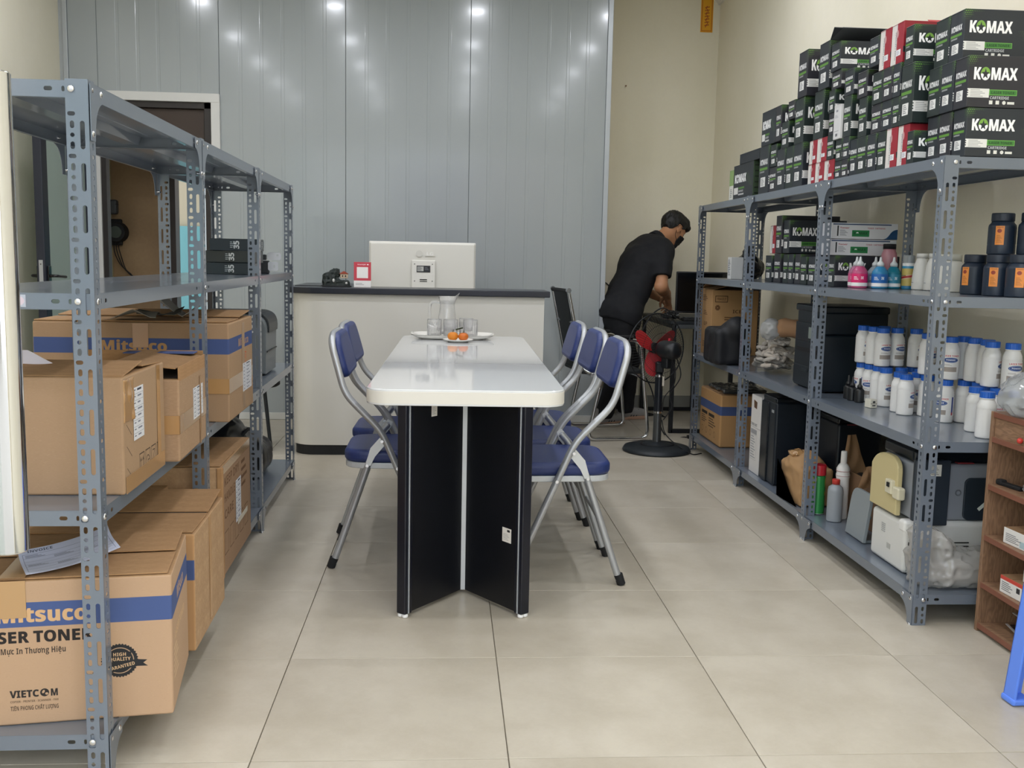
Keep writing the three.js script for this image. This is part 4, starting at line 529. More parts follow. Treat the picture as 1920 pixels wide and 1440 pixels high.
  { const b = thing('office_printer', 'large black office printer filling the middle of the third shelf', 'printer', [2.215, Y3, -0.975], 0), dk = PH(0x121c24, 0.38), d2 = PH(0x0e1820, 0.25);
    part(b, 'printer_body', merge([rbx(0.3, 0.25, 0.33, 0.012, 0, 0.13, 0, 2), rbx(0.29, 0.1, 0.325, 0.01, 0.003, 0.305, 0, 2)]), dk); part(b, 'scanner_lid', rbx(0.3, 0.032, 0.34, 0.008, 0, 0.364, 0, 2), d2);
    part(b, 'control_panel', rbx(0.006, 0.085, 0.3, 0.002, -0.149, 0.255, 0), d2); part(b, 'display', rbx(0.004, 0.05, 0.07, 0.001, -0.1525, 0.255, 0.055), S(0x77827c, 0.3), 'small grey display'); part(b, 'badge', rbx(0.003, 0.012, 0.04, 0.001, -0.149, 0.33, 0.08), S(0xc4c8ca, 0.4)); part(b, 'paper_tray', merge([rbx(0.008, 0.085, 0.3, 0.003, -0.151, 0.06, 0), rbx(0.012, 0.014, 0.07, 0.004, -0.155, 0.085, 0)]), dk); part(b, 'slot', rbx(0.004, 0.02, 0.26, 0.001, -0.1505, 0.175, 0), M.black);
    part(b, 'foot', merge([[-0.12, -0.13], [0.12, -0.13], [-0.12, 0.13], [0.12, 0.13]].map(([x, z]) => cyl(0.014, 0.014, 0.01, x, 0.0052, z, 10))), M.rubber); }
  // toner powder bottles with blue caps, two layers
  const lower = [[2.19, -0.655], [2.26, -0.655], [2.195, -0.585], [2.2, -0.515], [2.265, -0.585], [2.2, -0.445], [2.27, -0.46], [2.335, -0.5], [2.19, -0.30], [2.262, -0.30], [2.18, -0.225], [2.25, -0.2], [2.25, -0.06], [2.32, -0.06], [2.335, 0.01], [2.255, 0.14], [2.325, 0.1], [2.31, 0.175], [2.225, 0.265], [2.335, 0.245], [2.325, -0.41], [2.325, -0.2]];
  const upper = [[2.185, -0.65], [2.2, -0.58], [2.205, -0.5], [2.26, -0.62], [2.262, -0.51], [2.33, -0.48], [2.252, -0.22], [2.258, -0.06], [2.322, -0.09], [2.325, -0.02], [2.33, 0.055], [2.3, 0.14], [2.335, 0.205]];
  for (const L of [lower, upper]) for (let it = 0; it < 80; it++) for (let i = 0; i < L.length; i++) for (let j = i + 1; j < L.length; j++) { const dx = L[j][0] - L[i][0], dz = L[j][1] - L[i][1], d = Math.hypot(dx, dz); if (d < 0.0635 && d > 0) { const k = (0.0636 - d) / d / 2; L[i][0] -= dx * k; L[i][1] -= dz * k; L[j][0] += dx * k; L[j][1] += dz * k; } }
  const wb = PH(0xe3e2e0, 0.32), cap = PH(0x1d5fc0, 0.4);
  const lt = S(0xffffff, 0.4, 0, { map: canv(256, 192, (c, w, h) => { c.fillStyle = '#e6e5e3'; c.fillRect(0, 0, w, h); fitText(c, 'LASER TONER', w * 0.12, h * 0.06, w * 0.62, h * 0.09, 'bold', '#c0414a'); c.fillStyle = '#24417f'; c.beginPath(); c.ellipse(w * 0.4, h * 0.32, w * 0.3, h * 0.13, 0, 0, 7); c.fill(); c.strokeStyle = '#8ea2d0'; c.lineWidth = 3; c.beginPath(); c.ellipse(w * 0.4, h * 0.32, w * 0.26, h * 0.1, 0, 0, 7); c.stroke(); fitText(c, 'POWDER', w * 0.22, h * 0.275, w * 0.36, h * 0.08, 'bold', '#e8ecf4'); lines(c, w * 0.1, h * 0.52, w * 0.5, h * 0.1, 2, '#a9a4a0'); c.fillStyle = '#9c928a'; c.fillRect(w * 0.06, h * 0.68, w * 0.6, h * 0.24); c.fillStyle = '#2a3d86'; c.fillRect(w * 0.88, 0, w * 0.09, h * 0.8); c.fillStyle = '#a83444'; c.fillRect(w * 0.88, h * 0.8, w * 0.09, h * 0.14); }) });
  const r = 0.0308, body = lathe([[0, 0], [r - 0.003, 0], [r, 0.004], [r, 0.018], [r - 0.0012, 0.02], [r, 0.022], [r, 0.094], [r - 0.0012, 0.096], [r, 0.098], [r, 0.104], [r - 0.001, 0.106], [r - 0.001, 0.112], [r - 0.006, 0.123], [0.0215, 0.13], [0.0215, 0.134], [0, 0.134]], 24), capG = (() => { const s = new THREE.Shape(); for (let i = 0; i < 40; i++) { const a = i / 40 * Math.PI * 2, q = 0.0238 - (i % 2) * 0.0007; i ? s.lineTo(Math.cos(a) * q, Math.sin(a) * q) : s.moveTo(q, 0); } const g = new THREE.ExtrudeGeometry(s, { depth: 0.0195, bevelEnabled: true, bevelThickness: 0.0015, bevelSize: 0.0012, bevelSegments: 1, bevelOffset: -0.001 }); g.rotateX(-Math.PI / 2); g.translate(0, 0.133, 0); return g; })(), labG = new THREE.CylinderGeometry(r + 0.0005, r + 0.0005, 0.07, 16, 1, true, 0, 2.9).translate(0, 0.059, 0), neck = lathe([[0.0215, 0.13], [0.0245, 0.131], [0.0245, 0.1335], [0.0215, 0.134]], 20);
  const proto = thing('powder_bottle', 'x', 'bottle', [0, 0, 0], 0, 'white powder bottles with blue caps'); part(proto, 'bottle_body', body, wb); part(proto, 'neck_ring', neck, wb); part(proto, 'cap', capG, cap, 'ribbed blue screw cap'); part(proto, 'label', labG, lt);
  let first = true;
  const where = (z, x) => z > -0.33 && z < 0 ? 'behind the near post' : z < -0.33 ? 'left of the near post' : 'right of the near post';
  [[lower, 0, 'lower'], [upper, 1, 'upper']].forEach(([L, k, nm]) => { const ord = L.map((p, i) => i).sort((a, b) => L[a][1] - L[b][1]); L.forEach(([x, z], i) => {
    const b = first ? proto : proto.clone(); if (!first) { b.name = numbered('powder_bottle'); b.userData = { ...proto.userData }; scene.add(b); } first = false; b.position.set(x, Y3 + k * 0.1562, z); b.rotation.y = 3.3 + rr(-0.5, 0.9) + (i % 5 === 2 ? 1.2 : 0);
    const n = ord.indexOf(i) + 1, suf = n % 10 === 1 && n !== 11 ? 'st' : n % 10 === 2 && n !== 12 ? 'nd' : n % 10 === 3 && n !== 13 ? 'rd' : 'th'; b.userData.label = `blue capped white bottle, ${nm} layer, ${n}${suf} from the printer end, ${where(z, x)}`; }); });
  { const m = PH(0x141619, 0.4); [[2.135, -0.655, 'farther'], [2.13, -0.6, 'middle'], [2.138, -0.545, 'nearer']].forEach(([x, z, o]) => { const b = thing('dropper_bottle', `small black dropper bottle before the powder bottles, ${o} of three`, 'bottle', [x, Y3, z], 0, 'small black dropper bottles'); part(b, 'bottle_body', lathe([[0, 0], [0.017, 0], [0.019, 0.003], [0.019, 0.05], [0.012, 0.058], [0, 0.058]], 16), m); part(b, 'nozzle', lathe([[0, 0.057], [0.011, 0.057], [0.011, 0.068], [0.005, 0.075], [0.0035, 0.098], [0, 0.1]], 12), m); }); }
  { const w = S(0xd7d3c4, 0.5); solid('small_box', new RoundedBoxGeometry(0.03, 0.034, 0.04, 1, 0.002), [w, w, w, w, S(0xffffff, 0.5, 0, { map: canv(64, 64, (c, W, H) => { c.fillStyle = '#d7d3c4'; c.fillRect(0, 0, W, H); c.fillStyle = '#2b2b2b'; c.beginPath(); c.ellipse(W / 2, H * 0.3, W * 0.22, H * 0.12, 0, 0, 7); c.fill(); c.fillRect(W * 0.25, H * 0.65, W * 0.5, H * 0.14); c.fillRect(0, H * 0.48, W, 3); }) }), w], 'tiny cream box at the shelf edge before the powder bottles', 'box', [2.125, Y3 + 0.0175, -0.4], 0.2); }
}
function nets1(k) { nets1.c = nets1.c || []; if (!nets1.c[k]) nets1.c[k] = nets((x, y, z) => sdBox(x, y, z, [0, 0, 0], [0.04, 0.008, 0.03], 0.006) + 0.012 * crush(x + k, y, z + k * 3, 26), [-0.06, -0.03, -0.05], [0.06, 0.03, 0.05], 0.006); return nets1.c[k]; }
// ---------------------------------------------------------------- lowest shelf of the right rack
const paperM = S(0xb08a5f, 0.7), paperD = S(0x8d6b4a, 0.75), film = PH(0xd6d8d8, 0.16, { transmission: 0.72, thickness: 0, specularIntensity: 1 });
const bandTex = (band, body, txt) => canv(512, 384, (c, w, h) => { c.fillStyle = body; c.fillRect(0, 0, w, h); c.fillStyle = band; c.fillRect(0, h * 0.22, w, h * 0.17); txt && txt(c, w, h); });
{
  { const em = S(0xffffff, 0.85, 0, { map: bandTex('#3c4d78', '#a98254', (c, w, h) => { c.fillStyle = '#2a2218'; c.fillRect(w * 0.1, h * 0.45, w * 0.28, h * 0.06); c.fillRect(w * 0.45, h * 0.45, w * 0.28, h * 0.06); lines(c, w * 0.1, h * 0.53, w * 0.3, h * 0.16, 4, '#4f3c26'); lines(c, w * 0.46, h * 0.53, w * 0.4, h * 0.2, 4, '#4f3c26'); c.lineWidth = 3; c.strokeStyle = '#4f3c26'; for (let i = 0; i < 4; i++) { c.beginPath(); c.arc(w * (0.16 + i * 0.2), h * 0.82, h * 0.055, 0, 7); c.stroke(); } }) }), fm = S(0xffffff, 0.85, 0, { map: bandTex('#3c4d78', '#ad8557') });
    const b = thing('cardboard_box', 'blue banded brown carton under dark film at the far end of the lowest shelf', 'box', [2.165, Y4, -2.42], 0); part(b, 'box_body', new RoundedBoxGeometry(0.28, 0.31, 0.46, 1, 0.012).translate(0, 0.156, 0), [card, em, cardD, card, fm, card]);
    part(b, 'flap', rbx(0.27, 0.004, 0.2, 0.0015, 0, 0.314, 0.12), cardD); const fl = thing('plastic_film', 'crumpled dark film lying on the carton with the blue band', 'film', [2.17, Y4 + 0.317, -2.36], 0); part(fl, 'sheet', nets((x, y, z) => Math.max(sdBox(x, y, z, [0, 0.012, 0], [0.13, 0.012, 0.17], 0.006) + 0.014 * crush(x, y, z, 16), 0.001 - y), [-0.17, -0.01, -0.21], [0.17, 0.06, 0.21], 0.007), PH(0x3a3936, 0.22, { clearcoat: 0.5 })); part(fl, 'dark_strip', ext(shape([[-0.14, 0], [0.1, -0.02], [0.12, 0.012], [-0.02, 0.014]]), 0.003).rotateX(-1.45).translate(-0.02, 0.006, 0.19), M.blackMatte); }
  { const wf = S(0xffffff, 0.6, 0, { map: canv(160, 512, (c, w, h) => { c.fillStyle = '#d9d6d2'; c.fillRect(0, 0, w, h); c.fillStyle = '#5a3c22'; c.beginPath(); c.moveTo(w * 0.25, h * 0.06); c.lineTo(w * 0.62, h * 0.08); c.lineTo(w * 0.6, h * 0.17); c.lineTo(w * 0.3, h * 0.16); c.fill(); fitText(c, 'TONER UNIT', w * 0.04, h * 0.36, w * 0.66, h * 0.035, 'bold', '#4b4c50'); c.fillStyle = '#9a9a9c'; c.fillRect(w * 0.06, h * 0.44, w * 0.64, h * 0.06); lines(c, w * 0.1, h * 0.52, w * 0.55, h * 0.3, 9, '#9b9da0'); c.strokeStyle = '#6d6e72'; c.strokeRect(w * 0.08, h * 0.51, w * 0.6, h * 0.32); }) }), ws = S(0xd2cfcc, 0.6);
    const b = thing('cardboard_box', 'tall white printed carton standing on the lowest shelf beside the third post', 'box', [2.17, Y4, -1.52], 0); part(b, 'box_body', new RoundedBoxGeometry(0.3, 0.4, 0.155, 1, 0.004).translate(0, 0.2, 0), [ws, wf, ws, ws, ws, ws]); part(b, 'seam', rbx(0.302, 0.002, 0.1565, 0.0005, 0, 0.235, 0), S(0xa9a6a2, 0.7)); }
  { const b = thing('desktop_printer', 'upright black printer with silver badge beside the tall white carton', 'printer', [2.17, Y4, -1.315], 0), k = PH(0x161e27, 0.35), k2 = PH(0x0c1219, 0.2); part(b, 'printer_body', rbx(0.3, 0.405, 0.2, 0.012, 0, 0.205, 0, 2), k); part(b, 'front_panel', rbx(0.01, 0.39, 0.1, 0.004, -0.152, 0.2, -0.045), k2); const ct = part(b, 'top_lid', rbx(0.2, 0.03, 0.19, 0.01, -0.05, 0.415, 0, 2), k2); part(ct, 'lid_window', rbx(0.05, 0.006, 0.1, 0.002, -0.1, 0.43, 0), M.black); part(b, 'badge', rbx(0.003, 0.014, 0.03, 0.001, -0.151, 0.36, 0.06), S(0xc9cdd0, 0.3, 0.6), 'small silver badge'); }
  { const b = thing('desktop_printer', 'wide black printer deep on the lowest shelf behind the brown paper parcel', 'printer', [2.265, Y4, -1.0], 0), k = PH(0x10161f, 0.4); part(b, 'printer_body', rbx(0.2, 0.37, 0.38, 0.012, 0, 0.187, 0, 2), k); part(b, 'scanner_lid', rbx(0.205, 0.03, 0.385, 0.01, 0, 0.385, 0, 2), M.blackGloss); part(b, 'red_line', rbx(0.12, 0.004, 0.004, 0.001, 0.0, 0.37, 0.19), S(0x7c2a30, 0.5)); }
  { // brown paper parcel, folded over at the top
    const b = thing('paper_parcel', 'brown paper parcel with folded glossy top at the front of the lowest shelf', 'parcel', [2.075, Y4, -0.92], 0.05);
    part(b, 'parcel_body', nets((x, y, z) => { let d = sdBox(x, y, z, [0.0, 0.085, 0], [0.075 - 0.06 * Math.max(0, y - 0.1), 0.085, 0.12], 0.012); d = smin(d, ell(x, y, z, [0.0, 0.175, -0.02], [0.072, 0.055, 0.11]), 0.02); return Math.max(d + 0.012 * crush(x, y, z, 11), 0.002 - y); }, [-0.12, -0.005, -0.17], [0.13, 0.26, 0.17], 0.006), paperM);
    part(b, 'front_flap', ext(shape([[-0.13, 0.0], [0.1, 0.0], [0.02, 0.05], [-0.06, 0.12], [-0.13, 0.17]]), 0.003).rotateY(Math.PI / 2).rotateZ(0.02).translate(-0.092, 0.004, -0.02).scale(1, 1, -1), S(0xb9966c, 0.7)); part(b, 'tape', nets((x, y, z) => ell(x, y, z, [-0.03, 0.215, -0.03], [0.04, 0.018, 0.05]) + 0.01 * crush(x, y, z, 25), [-0.1, 0.18, -0.1], [0.04, 0.25, 0.05], 0.006), tapeM, 'glossy clear tape'); }
  { const b = thing('torn_carton', 'torn open brown carton with paper flaps sticking up behind the bottles', 'box', [2.245, Y4, -0.5], 0); b.scale.x = 0.74; const w = S(0x7d5f45, 0.8);
    part(b, 'box_body', merge([rbx(0.22, 0.2, 0.006, 0.002, 0, 0.1, 0.22), rbx(0.22, 0.2, 0.006, 0.002, 0, 0.1, -0.22), rbx(0.006, 0.2, 0.44, 0.002, -0.11, 0.1, 0), rbx(0.006, 0.2, 0.44, 0.002, 0.11, 0.1, 0), rbx(0.22, 0.006, 0.44, 0.002, 0, 0.004, 0)]), w); part(b, 'contents', nets((x, y, z) => sdBox(x, y, z, [0, 0.11, 0], [0.1, 0.08, 0.2], 0.02) + 0.02 * crush(x, y, z, 12), [-0.107, 0.01, -0.215], [0.107, 0.24, 0.215], 0.012), M.blackMatte);
    [[[-0.08, -0.16], [0.16, 0.17], 0.5, -0.3], [[0.0, -0.02], [0.1, 0.2], -0.15, 0.4], [[0.05, 0.12], [0.16, 0.12], 0.6, 0.2], [[-0.09, 0.05], [0.18, 0.08], 0.9, 0.1]].forEach(([p, s, a, r]) => { const f = part(b, 'paper_flap', dist(new THREE.BoxGeometry(s[0], s[1], 0.003, 8, 8, 1), (x, y, z) => [x * (1 - 0.7 * (y / s[1] + 0.5)), y + s[1] / 2, z + 0.02 * vnoise(x * 20, y * 20, a * 9)]), paperD); f.position.set(p[0], 0.18, p[1]); f.rotation.set(r * 0.6, 0.3 - a * 0.5, (a - 0.4) * 0.6); }); }
  { // bottles and cans at the front
    const b = thing('spray_can', 'green and red spray can with red cap behind the second post on the lowest shelf', 'can', [2.05, Y4, -0.70], 0); part(b, 'can_body', lathe([[0, 0], [0.026, 0], [0.028, 0.004], [0.028, 0.16], [0.024, 0.172], [0, 0.172]], 20), S(0xffffff, 0.3, 0.2, { map: canv(128, 128, (c, w, h) => { c.fillStyle = '#2f8a45'; c.fillRect(0, 0, w, h); c.fillStyle = '#b3303a'; c.fillRect(0, h * 0.12, w, h * 0.12); c.fillStyle = '#c9a64c'; c.fillRect(0, h * 0.08, w, h * 0.04); fitText(c, 'SPRAY', w * 0.1, h * 0.4, w * 0.8, h * 0.1, 'bold', '#d7c04b'); lines(c, w * 0.1, h * 0.6, w * 0.8, h * 0.25, 5, '#b8d9b4'); }) })); part(b, 'cap', lathe([[0.027, 0.17], [0.0285, 0.171], [0.0285, 0.21], [0.026, 0.216], [0, 0.216]], 20), PH(0xb3222f, 0.3)); part(b, 'rim', new THREE.TorusGeometry(0.0275, 0.0018, 6, 20).rotateX(Math.PI / 2).translate(0, 0.003, 0), M.zinc);
    const c2 = thing('plastic_bottle', 'translucent grey bottle with red cap before the spray can', 'bottle', [2.075, Y4, -0.575], 0); part(c2, 'bottle_body', lathe([[0, 0], [0.029, 0], [0.032, 0.004], [0.032, 0.13], [0.029, 0.145], [0.016, 0.155], [0.014, 0.16], [0, 0.16]], 24), PH(0xaab0b6, 0.35, { transmission: 0.25, thickness: 0.02 })); part(c2, 'cap', lathe([[0.0, 0.158], [0.0165, 0.158], [0.0165, 0.176], [0.014, 0.179], [0, 0.179]], 18), PH(0xc43a30, 0.35), 'red cap');
    const c3 = thing('plastic_bottle', 'tall white bottle with long square neck beside the translucent bottle', 'bottle', [2.122, Y4, -0.622], 0.3); part(c3, 'bottle_body', lathe([[0, 0], [0.025, 0], [0.027, 0.003], [0.027, 0.175], [0.029, 0.18], [0.029, 0.19], [0.027, 0.195], [0.028, 0.215], [0.02, 0.23], [0.013, 0.238], [0, 0.238]], 24), PH(0xe2e0dd, 0.3)); part(c3, 'cap', lathe([[0, 0.235], [0.0135, 0.235], [0.0125, 0.285], [0.011, 0.289], [0, 0.289]], 16), PH(0xe6e4e0, 0.3)); part(c3, 'neck_ring', merge([0.185, 0.205].map((y) => new THREE.TorusGeometry(0.0285, 0.0012, 6, 22).rotateX(Math.PI / 2).translate(0, y, 0))), S(0xb07a78, 0.5)); }
  { const s = new THREE.Shape(), w = 0.17, h = 0.19; s.moveTo(0, 0); s.lineTo(w, 0); s.lineTo(w, h); s.lineTo(0.05, h); s.bezierCurveTo(0.015, h, 0, h - 0.02, 0, h - 0.06); s.closePath(); const b = thing('cover_panel', 'rounded grey plastic cover panel leaning on the lowest shelf beside the white printer', 'panel', [2.062, Y4, -0.395], 0); const p = part(b, 'panel_plate', ext(s, 0.01, 0.003).rotateY(-Math.PI / 2), PH(0x8d9497, 0.45)); p.rotation.z = -0.12; p.position.set(-0.0, 0.004, 0); part(b, 'panel_rib', merge([rbx(0.012, 0.012, 0.13, 0.003, 0.02, 0.1, 0.09), rbx(0.06, 0.012, 0.14, 0.003, 0.03, 0.007, 0.09)]), S(0x777e82, 0.5)); }
  { // white printer below
    const b = thing('laser_printer', 'white laser printer on the lowest shelf under the grey and black one', 'printer', [2.195, Y4, 0.01], 0), w = PH(0xd9d9d5, 0.38), w2 = PH(0xe6e6e3, 0.3);
    part(b, 'printer_body', rbx(0.32, 0.18, 0.27, 0.016, 0, 0.092, 0, 2), w); part(b, 'front_rim', rbx(0.324, 0.045, 0.05, 0.012, 0, 0.168, 0.108, 2), w2); part(b, 'side_vent', merge([0, 1, 2, 3, 4].map((i) => rbx(0.003, 0.003, 0.03, 0.001, -0.1605, 0.14 - i * 0.007, -0.03 ))), S(0xa5a6a4, 0.6)); part(b, 'port', merge([rbx(0.01, 0.012, 0.003, 0.001, -0.14, 0.11, 0.1355), rbx(0.013, 0.035, 0.003, 0.001, -0.14, 0.03, 0.1355)]), M.black);
    part(b, 'front_vent', merge([rbx(0.085, 0.004, 0.003, 0.001, 0.03, 0.115, 0.1358), rbx(0.085, 0.004, 0.003, 0.001, 0.03, 0.102, 0.1358), rbx(0.22, 0.003, 0.003, 0.001, 0.06, 0.09, 0.1358)]), M.black); part(b, 'emblem', rbx(0.002, 0.02, 0.03, 0.0008, -0.1605, 0.07, 0.02), S(0xb5b5b0, 0.5)); }
  { const b = thing('laser_printer', 'grey and black laser printer with beige rounded side panel on the white printer', 'printer', [2.205, Y4 + 0.1915, 0.015], 0), g = PH(0x90959d, 0.35), k = PH(0x2a333d, 0.35), be = PH(0xc7b98a, 0.5);
    part(b, 'printer_body', rbx(0.3, 0.2, 0.25, 0.012, 0.005, 0.1, 0, 2), g); part(b, 'lid', merge([rbx(0.3, 0.045, 0.24, 0.012, 0.005, 0.222, -0.01, 2), rbx(0.2, 0.02, 0.2, 0.006, 0.03, 0.25, -0.01)]), PH(0x131b24, 0.25)); part(b, 'red_mark', rbx(0.06, 0.004, 0.02, 0.001, 0.03, 0.205, 0.122), S(0x8d2b30, 0.4));
    const sp = new THREE.Shape(), w = 0.215, h = 0.205; sp.moveTo(0, 0.0); sp.lineTo(w, 0); sp.lineTo(w, h - 0.05); sp.bezierCurveTo(w, h - 0.015, w - 0.03, h, w - 0.07, h); sp.bezierCurveTo(w - 0.13, h + 0.003, 0.03, h - 0.01, 0, h - 0.055); sp.closePath(); const pn = part(b, 'side_panel', ext(sp, 0.012, 0.004, 8).rotateY(-Math.PI / 2), be, 'beige rounded side panel'); pn.position.set(-0.165, 0.004, -0.145);
    const br = part(b, 'bracket', merge([rbx(0.02, 0.05, 0.05, 0.004, -0.185, 0.1, 0.03), rbx(0.03, 0.045, 0.05, 0.008, -0.175, 0.085, 0.075)]), PH(0xd3cdb4, 0.3)); part(br, 'socket', rbx(0.006, 0.016, 0.016, 0.001, -0.197, 0.108, 0.035), M.black);
    part(b, 'dark_cover', rbx(0.11, 0.215, 0.02, 0.006, -0.1, 0.11, 0.135), k); part(b, 'dark_flap', rbx(0.07, 0.23, 0.016, 0.005, -0.07, 0.105, 0.15), k); part(b, 'notice', rbx(0.04, 0.04, 0.001, 0.0003, -0.09, 0.185, 0.1595), S(0xffffff, 0.6, 0, { map: canv(64, 64, (c, W, H) => { c.fillStyle = '#d7d7cf'; c.fillRect(0, 0, W, H); lines(c, 6, 6, W - 14, H - 12, 6, '#84867f'); }) }), 'white printed sticker');
    const ins = rrShape(0.13, 0.15, 0.022, 0, 0); part(b, 'front_tray', ext(ins, 0.006, 0.002, 6).translate(0.098, 0.078, 0.124), k, 'dark rounded front tray door'); const pw = part(b, 'power_button', new THREE.TorusGeometry(0.009, 0.0025, 8, 16).translate(0.013, 0.1, 0.1265), S(0x70757c, 0.4)); const stk = part(b, 'sticker', rbx(0.04, 0.012, 0.001, 0.0003), S(0xd9e2dc, 0.4)); stk.position.set(0.1, 0.055, 0.1325); stk.rotation.z = 0.75; }
  { const b = thing('plastic_bag', 'clear crumpled plastic bag of packing film at the near end of the lowest shelf', 'bag', [2.2, Y4, 0.243], 0); part(b, 'bag_film', nets((x, y, z) => Math.max(Math.min(sdBox(x, y, z, [0.02, 0.055, 0], [0.15, 0.06, 0.075], 0.04), sdBox(x, y, z, [-0.12, 0.09, -0.01], [0.06, 0.1, 0.08], 0.05)) + 0.03 * crush(x, y, z, 15), 0.002 - y), [-0.22, -0.005, -0.11], [0.2, 0.24, 0.11], 0.0055), PH(0xdcdad6, 0.14, { transmission: 0.6, thickness: 0 })); part(b, 'inner_film', nets((x, y, z) => Math.max(sdBox(x, y, z, [0.02, 0.04, 0], [0.12, 0.035, 0.05], 0.03) + 0.02 * crush(x + 5, y, z, 20), 0.004 - y), [-0.15, 0, -0.08], [0.17, 0.12, 0.08], 0.007), PH(0xb4aeaa, 0.3, { transmission: 0.2, thickness: 0 })); }
}
// ---------------------------------------------------------------- small wooden shelf unit against the right-hand wall
{
  const wood = noiseTex(256, [[4, 0.5], [8, 0.3], [32, 0.2]], (v, x, y) => { const k = 0.5 + 0.5 * Math.sin((x * 9 + v * 5.5) * 6.283); return mix([118, 90, 68], [158, 124, 96], 0.55 * k + 0.5 * v); }); wood.repeat.set(3, 0.8);
  const wm = S(0xffffff, 0.5, 0, { map: rep(wood, 6, 1.2) }), wh = S(0xffffff, 0.5, 0, { map: (() => { const t = rep(wood, 6, 1.2); t.rotation = Math.PI / 2; return t; })() }), edge = S(0x7d4f3d, 0.5), in2 = S(0xffffff, 0.5, 0, { map: rep(wood, 5, 1), color: 0xdcd2c6 });
  const x0 = 2.172, x1 = 2.482, z0 = 0.388, z1 = 0.88, H = 0.72, t = 0.017, W = thing('shelf_unit', 'small brown wooden shelf unit with a drawer row, against the right-hand wall', 'shelf unit', [x0, 0, z0], 0);
  const L = z1 - z0, D = x1 - x0;
  for (const z of [t / 2, L - t / 2]) part(W, 'side_board', metreUV(rbx(D, H, t, 0.0015, D / 2, H / 2, z)), wm);
  for (const y of [0.02, 0.156, 0.312, 0.478, 0.632, H - t / 2]) { const s = part(W, 'shelf_board', metreUV(rbx(D - 0.002, t, L - 2 * t, 0.0015, D / 2, y, L / 2)), wh); part(s, 'edge_band', rbx(0.003, t, L - 2 * t, 0.001, 0.0005, y, L / 2), edge); }
  part(W, 'back_board', bx(0.004, H - 0.03, L - 0.03, D - 0.004, H / 2, L / 2), S(0x3d4244, 0.7));
  part(W, 'divider', metreUV(rbx(D - 0.01, 0.075, t, 0.0015, D / 2, 0.672, 0.2)), wm);
  const dr = part(W, 'drawer', metreUV(rbx(0.012, 0.066, 0.176, 0.002, 0.012, 0.672, 0.106)), wh); part(dr, 'knob', new THREE.SphereGeometry(0.009, 12, 8).translate(0.0, 0.655, 0.17), S(0xc2382f, 0.4), 'round red knob');
  { const b = thing('plastic_bag', 'clear plastic bag of grey cable on top of the wooden shelf unit', 'bag', [2.265, H + 0.0005, 0.5], 0.2); part(b, 'bag_film', nets((x, y, z) => Math.max(smin(ell(x, y, z, [0, 0.06, 0], [0.13, 0.08, 0.11]), capsule(x, y, z, [0.0, 0.11, 0.03], [0.02, 0.185, 0.09], 0.05, 0.012), 0.05) + 0.014 * crush(x, y, z, 18), 0.001 - y), [-0.17, -0.005, -0.15], [0.17, 0.23, 0.19], 0.006), PH(0xdfe2e4, 0.12, { transmission: 0.7, thickness: 0 })); part(b, 'cable_coil', merge([0, 1, 2, 3, 4].map((i) => new THREE.TorusGeometry(0.055 + 0.006 * (i % 3), 0.005, 6, 22).rotateX(Math.PI / 2 + rr(-0.25, 0.25)).translate(rr(-0.01, 0.01), 0.022 + i * 0.012, rr(-0.02, 0.02)))), S(0x6b6f74, 0.5)); }
  { const b = thing('tray_stack', 'stack of clear plastic trays on the upper shelf of the small wooden unit', 'trays', [x0 + 0.11, 0.4868, z0 + 0.19], 0.1); for (let i = 0; i < 4; i++) part(b, 'tray', lathe([[0, 0], [0.06, 0], [0.075, 0.012], [0.082, 0.013], [0.082, 0.0145], [0.074, 0.0138], [0.059, 0.0022], [0, 0.002]], 20).translate(rr(-0.006, 0.006), i * 0.009, rr(-0.006, 0.006)), PH(0xc6c8ca, 0.2, { transmission: 0.45, thickness: 0 })); }
  { const b = thing('black_tool', 'flat black plastic tool lying beside the clear trays', 'tool', [x0 + 0.045, 0.4868, z0 + 0.07], 0.15); part(b, 'blade', rbx(0.022, 0.012, 0.1, 0.004, 0, 0.006, 0), M.blackMatte); part(b, 'grip', rbx(0.026, 0.018, 0.035, 0.006, 0, 0.009, -0.05), M.rubber); }
  const lbl = (red) => S(0xffffff, 0.5, 0, { map: canv(192, 96, (c, w, h) => { c.fillStyle = '#dfdedb'; c.fillRect(0, 0, w, h); if (red) { c.fillStyle = '#c8493c'; c.fillRect(0, 0, w, h * 0.22); } else { c.fillStyle = '#a9c0c8'; c.fillRect(w * 0.55, h * 0.5, w * 0.4, h * 0.4); } lines(c, w * 0.08, h * 0.3, w * 0.6, h * 0.55, 5, '#6c6e72'); c.fillStyle = '#2b2c30'; c.fillRect(w * 0.76, h * 0.32, w * 0.16, h * 0.3); }) });
  const kraft = S(0x9b7a58, 0.8);
  const pb = (x, y, z, w, h, d, a, red, l) => { const m = solid('parts_box', new RoundedBoxGeometry(d, h, w, 1, 0.002), [kraft, red ? lbl(1) : lbl(0), kraft, kraft, kraft, kraft], l, 'box', [x, y + h / 2, z], a, 'small parts boxes in the wooden shelf unit'); part(m, 'flap_seam', rbx(d - 0.01, 0.001, 0.002, 0.0004, 0, h / 2, 0), S(0x6d5238, 0.8)); };
  pb(x0 + 0.14, 0.3208, z0 + 0.165, 0.15, 0.05, 0.24, 0.06, 0, 'kraft box with white printed label on the middle shelf of the wooden unit'); pb(x0 + 0.17, 0.3714, z0 + 0.23, 0.1, 0.03, 0.2, 0.02, 0, 'smaller kraft box lying on the labelled box of the middle shelf'); 
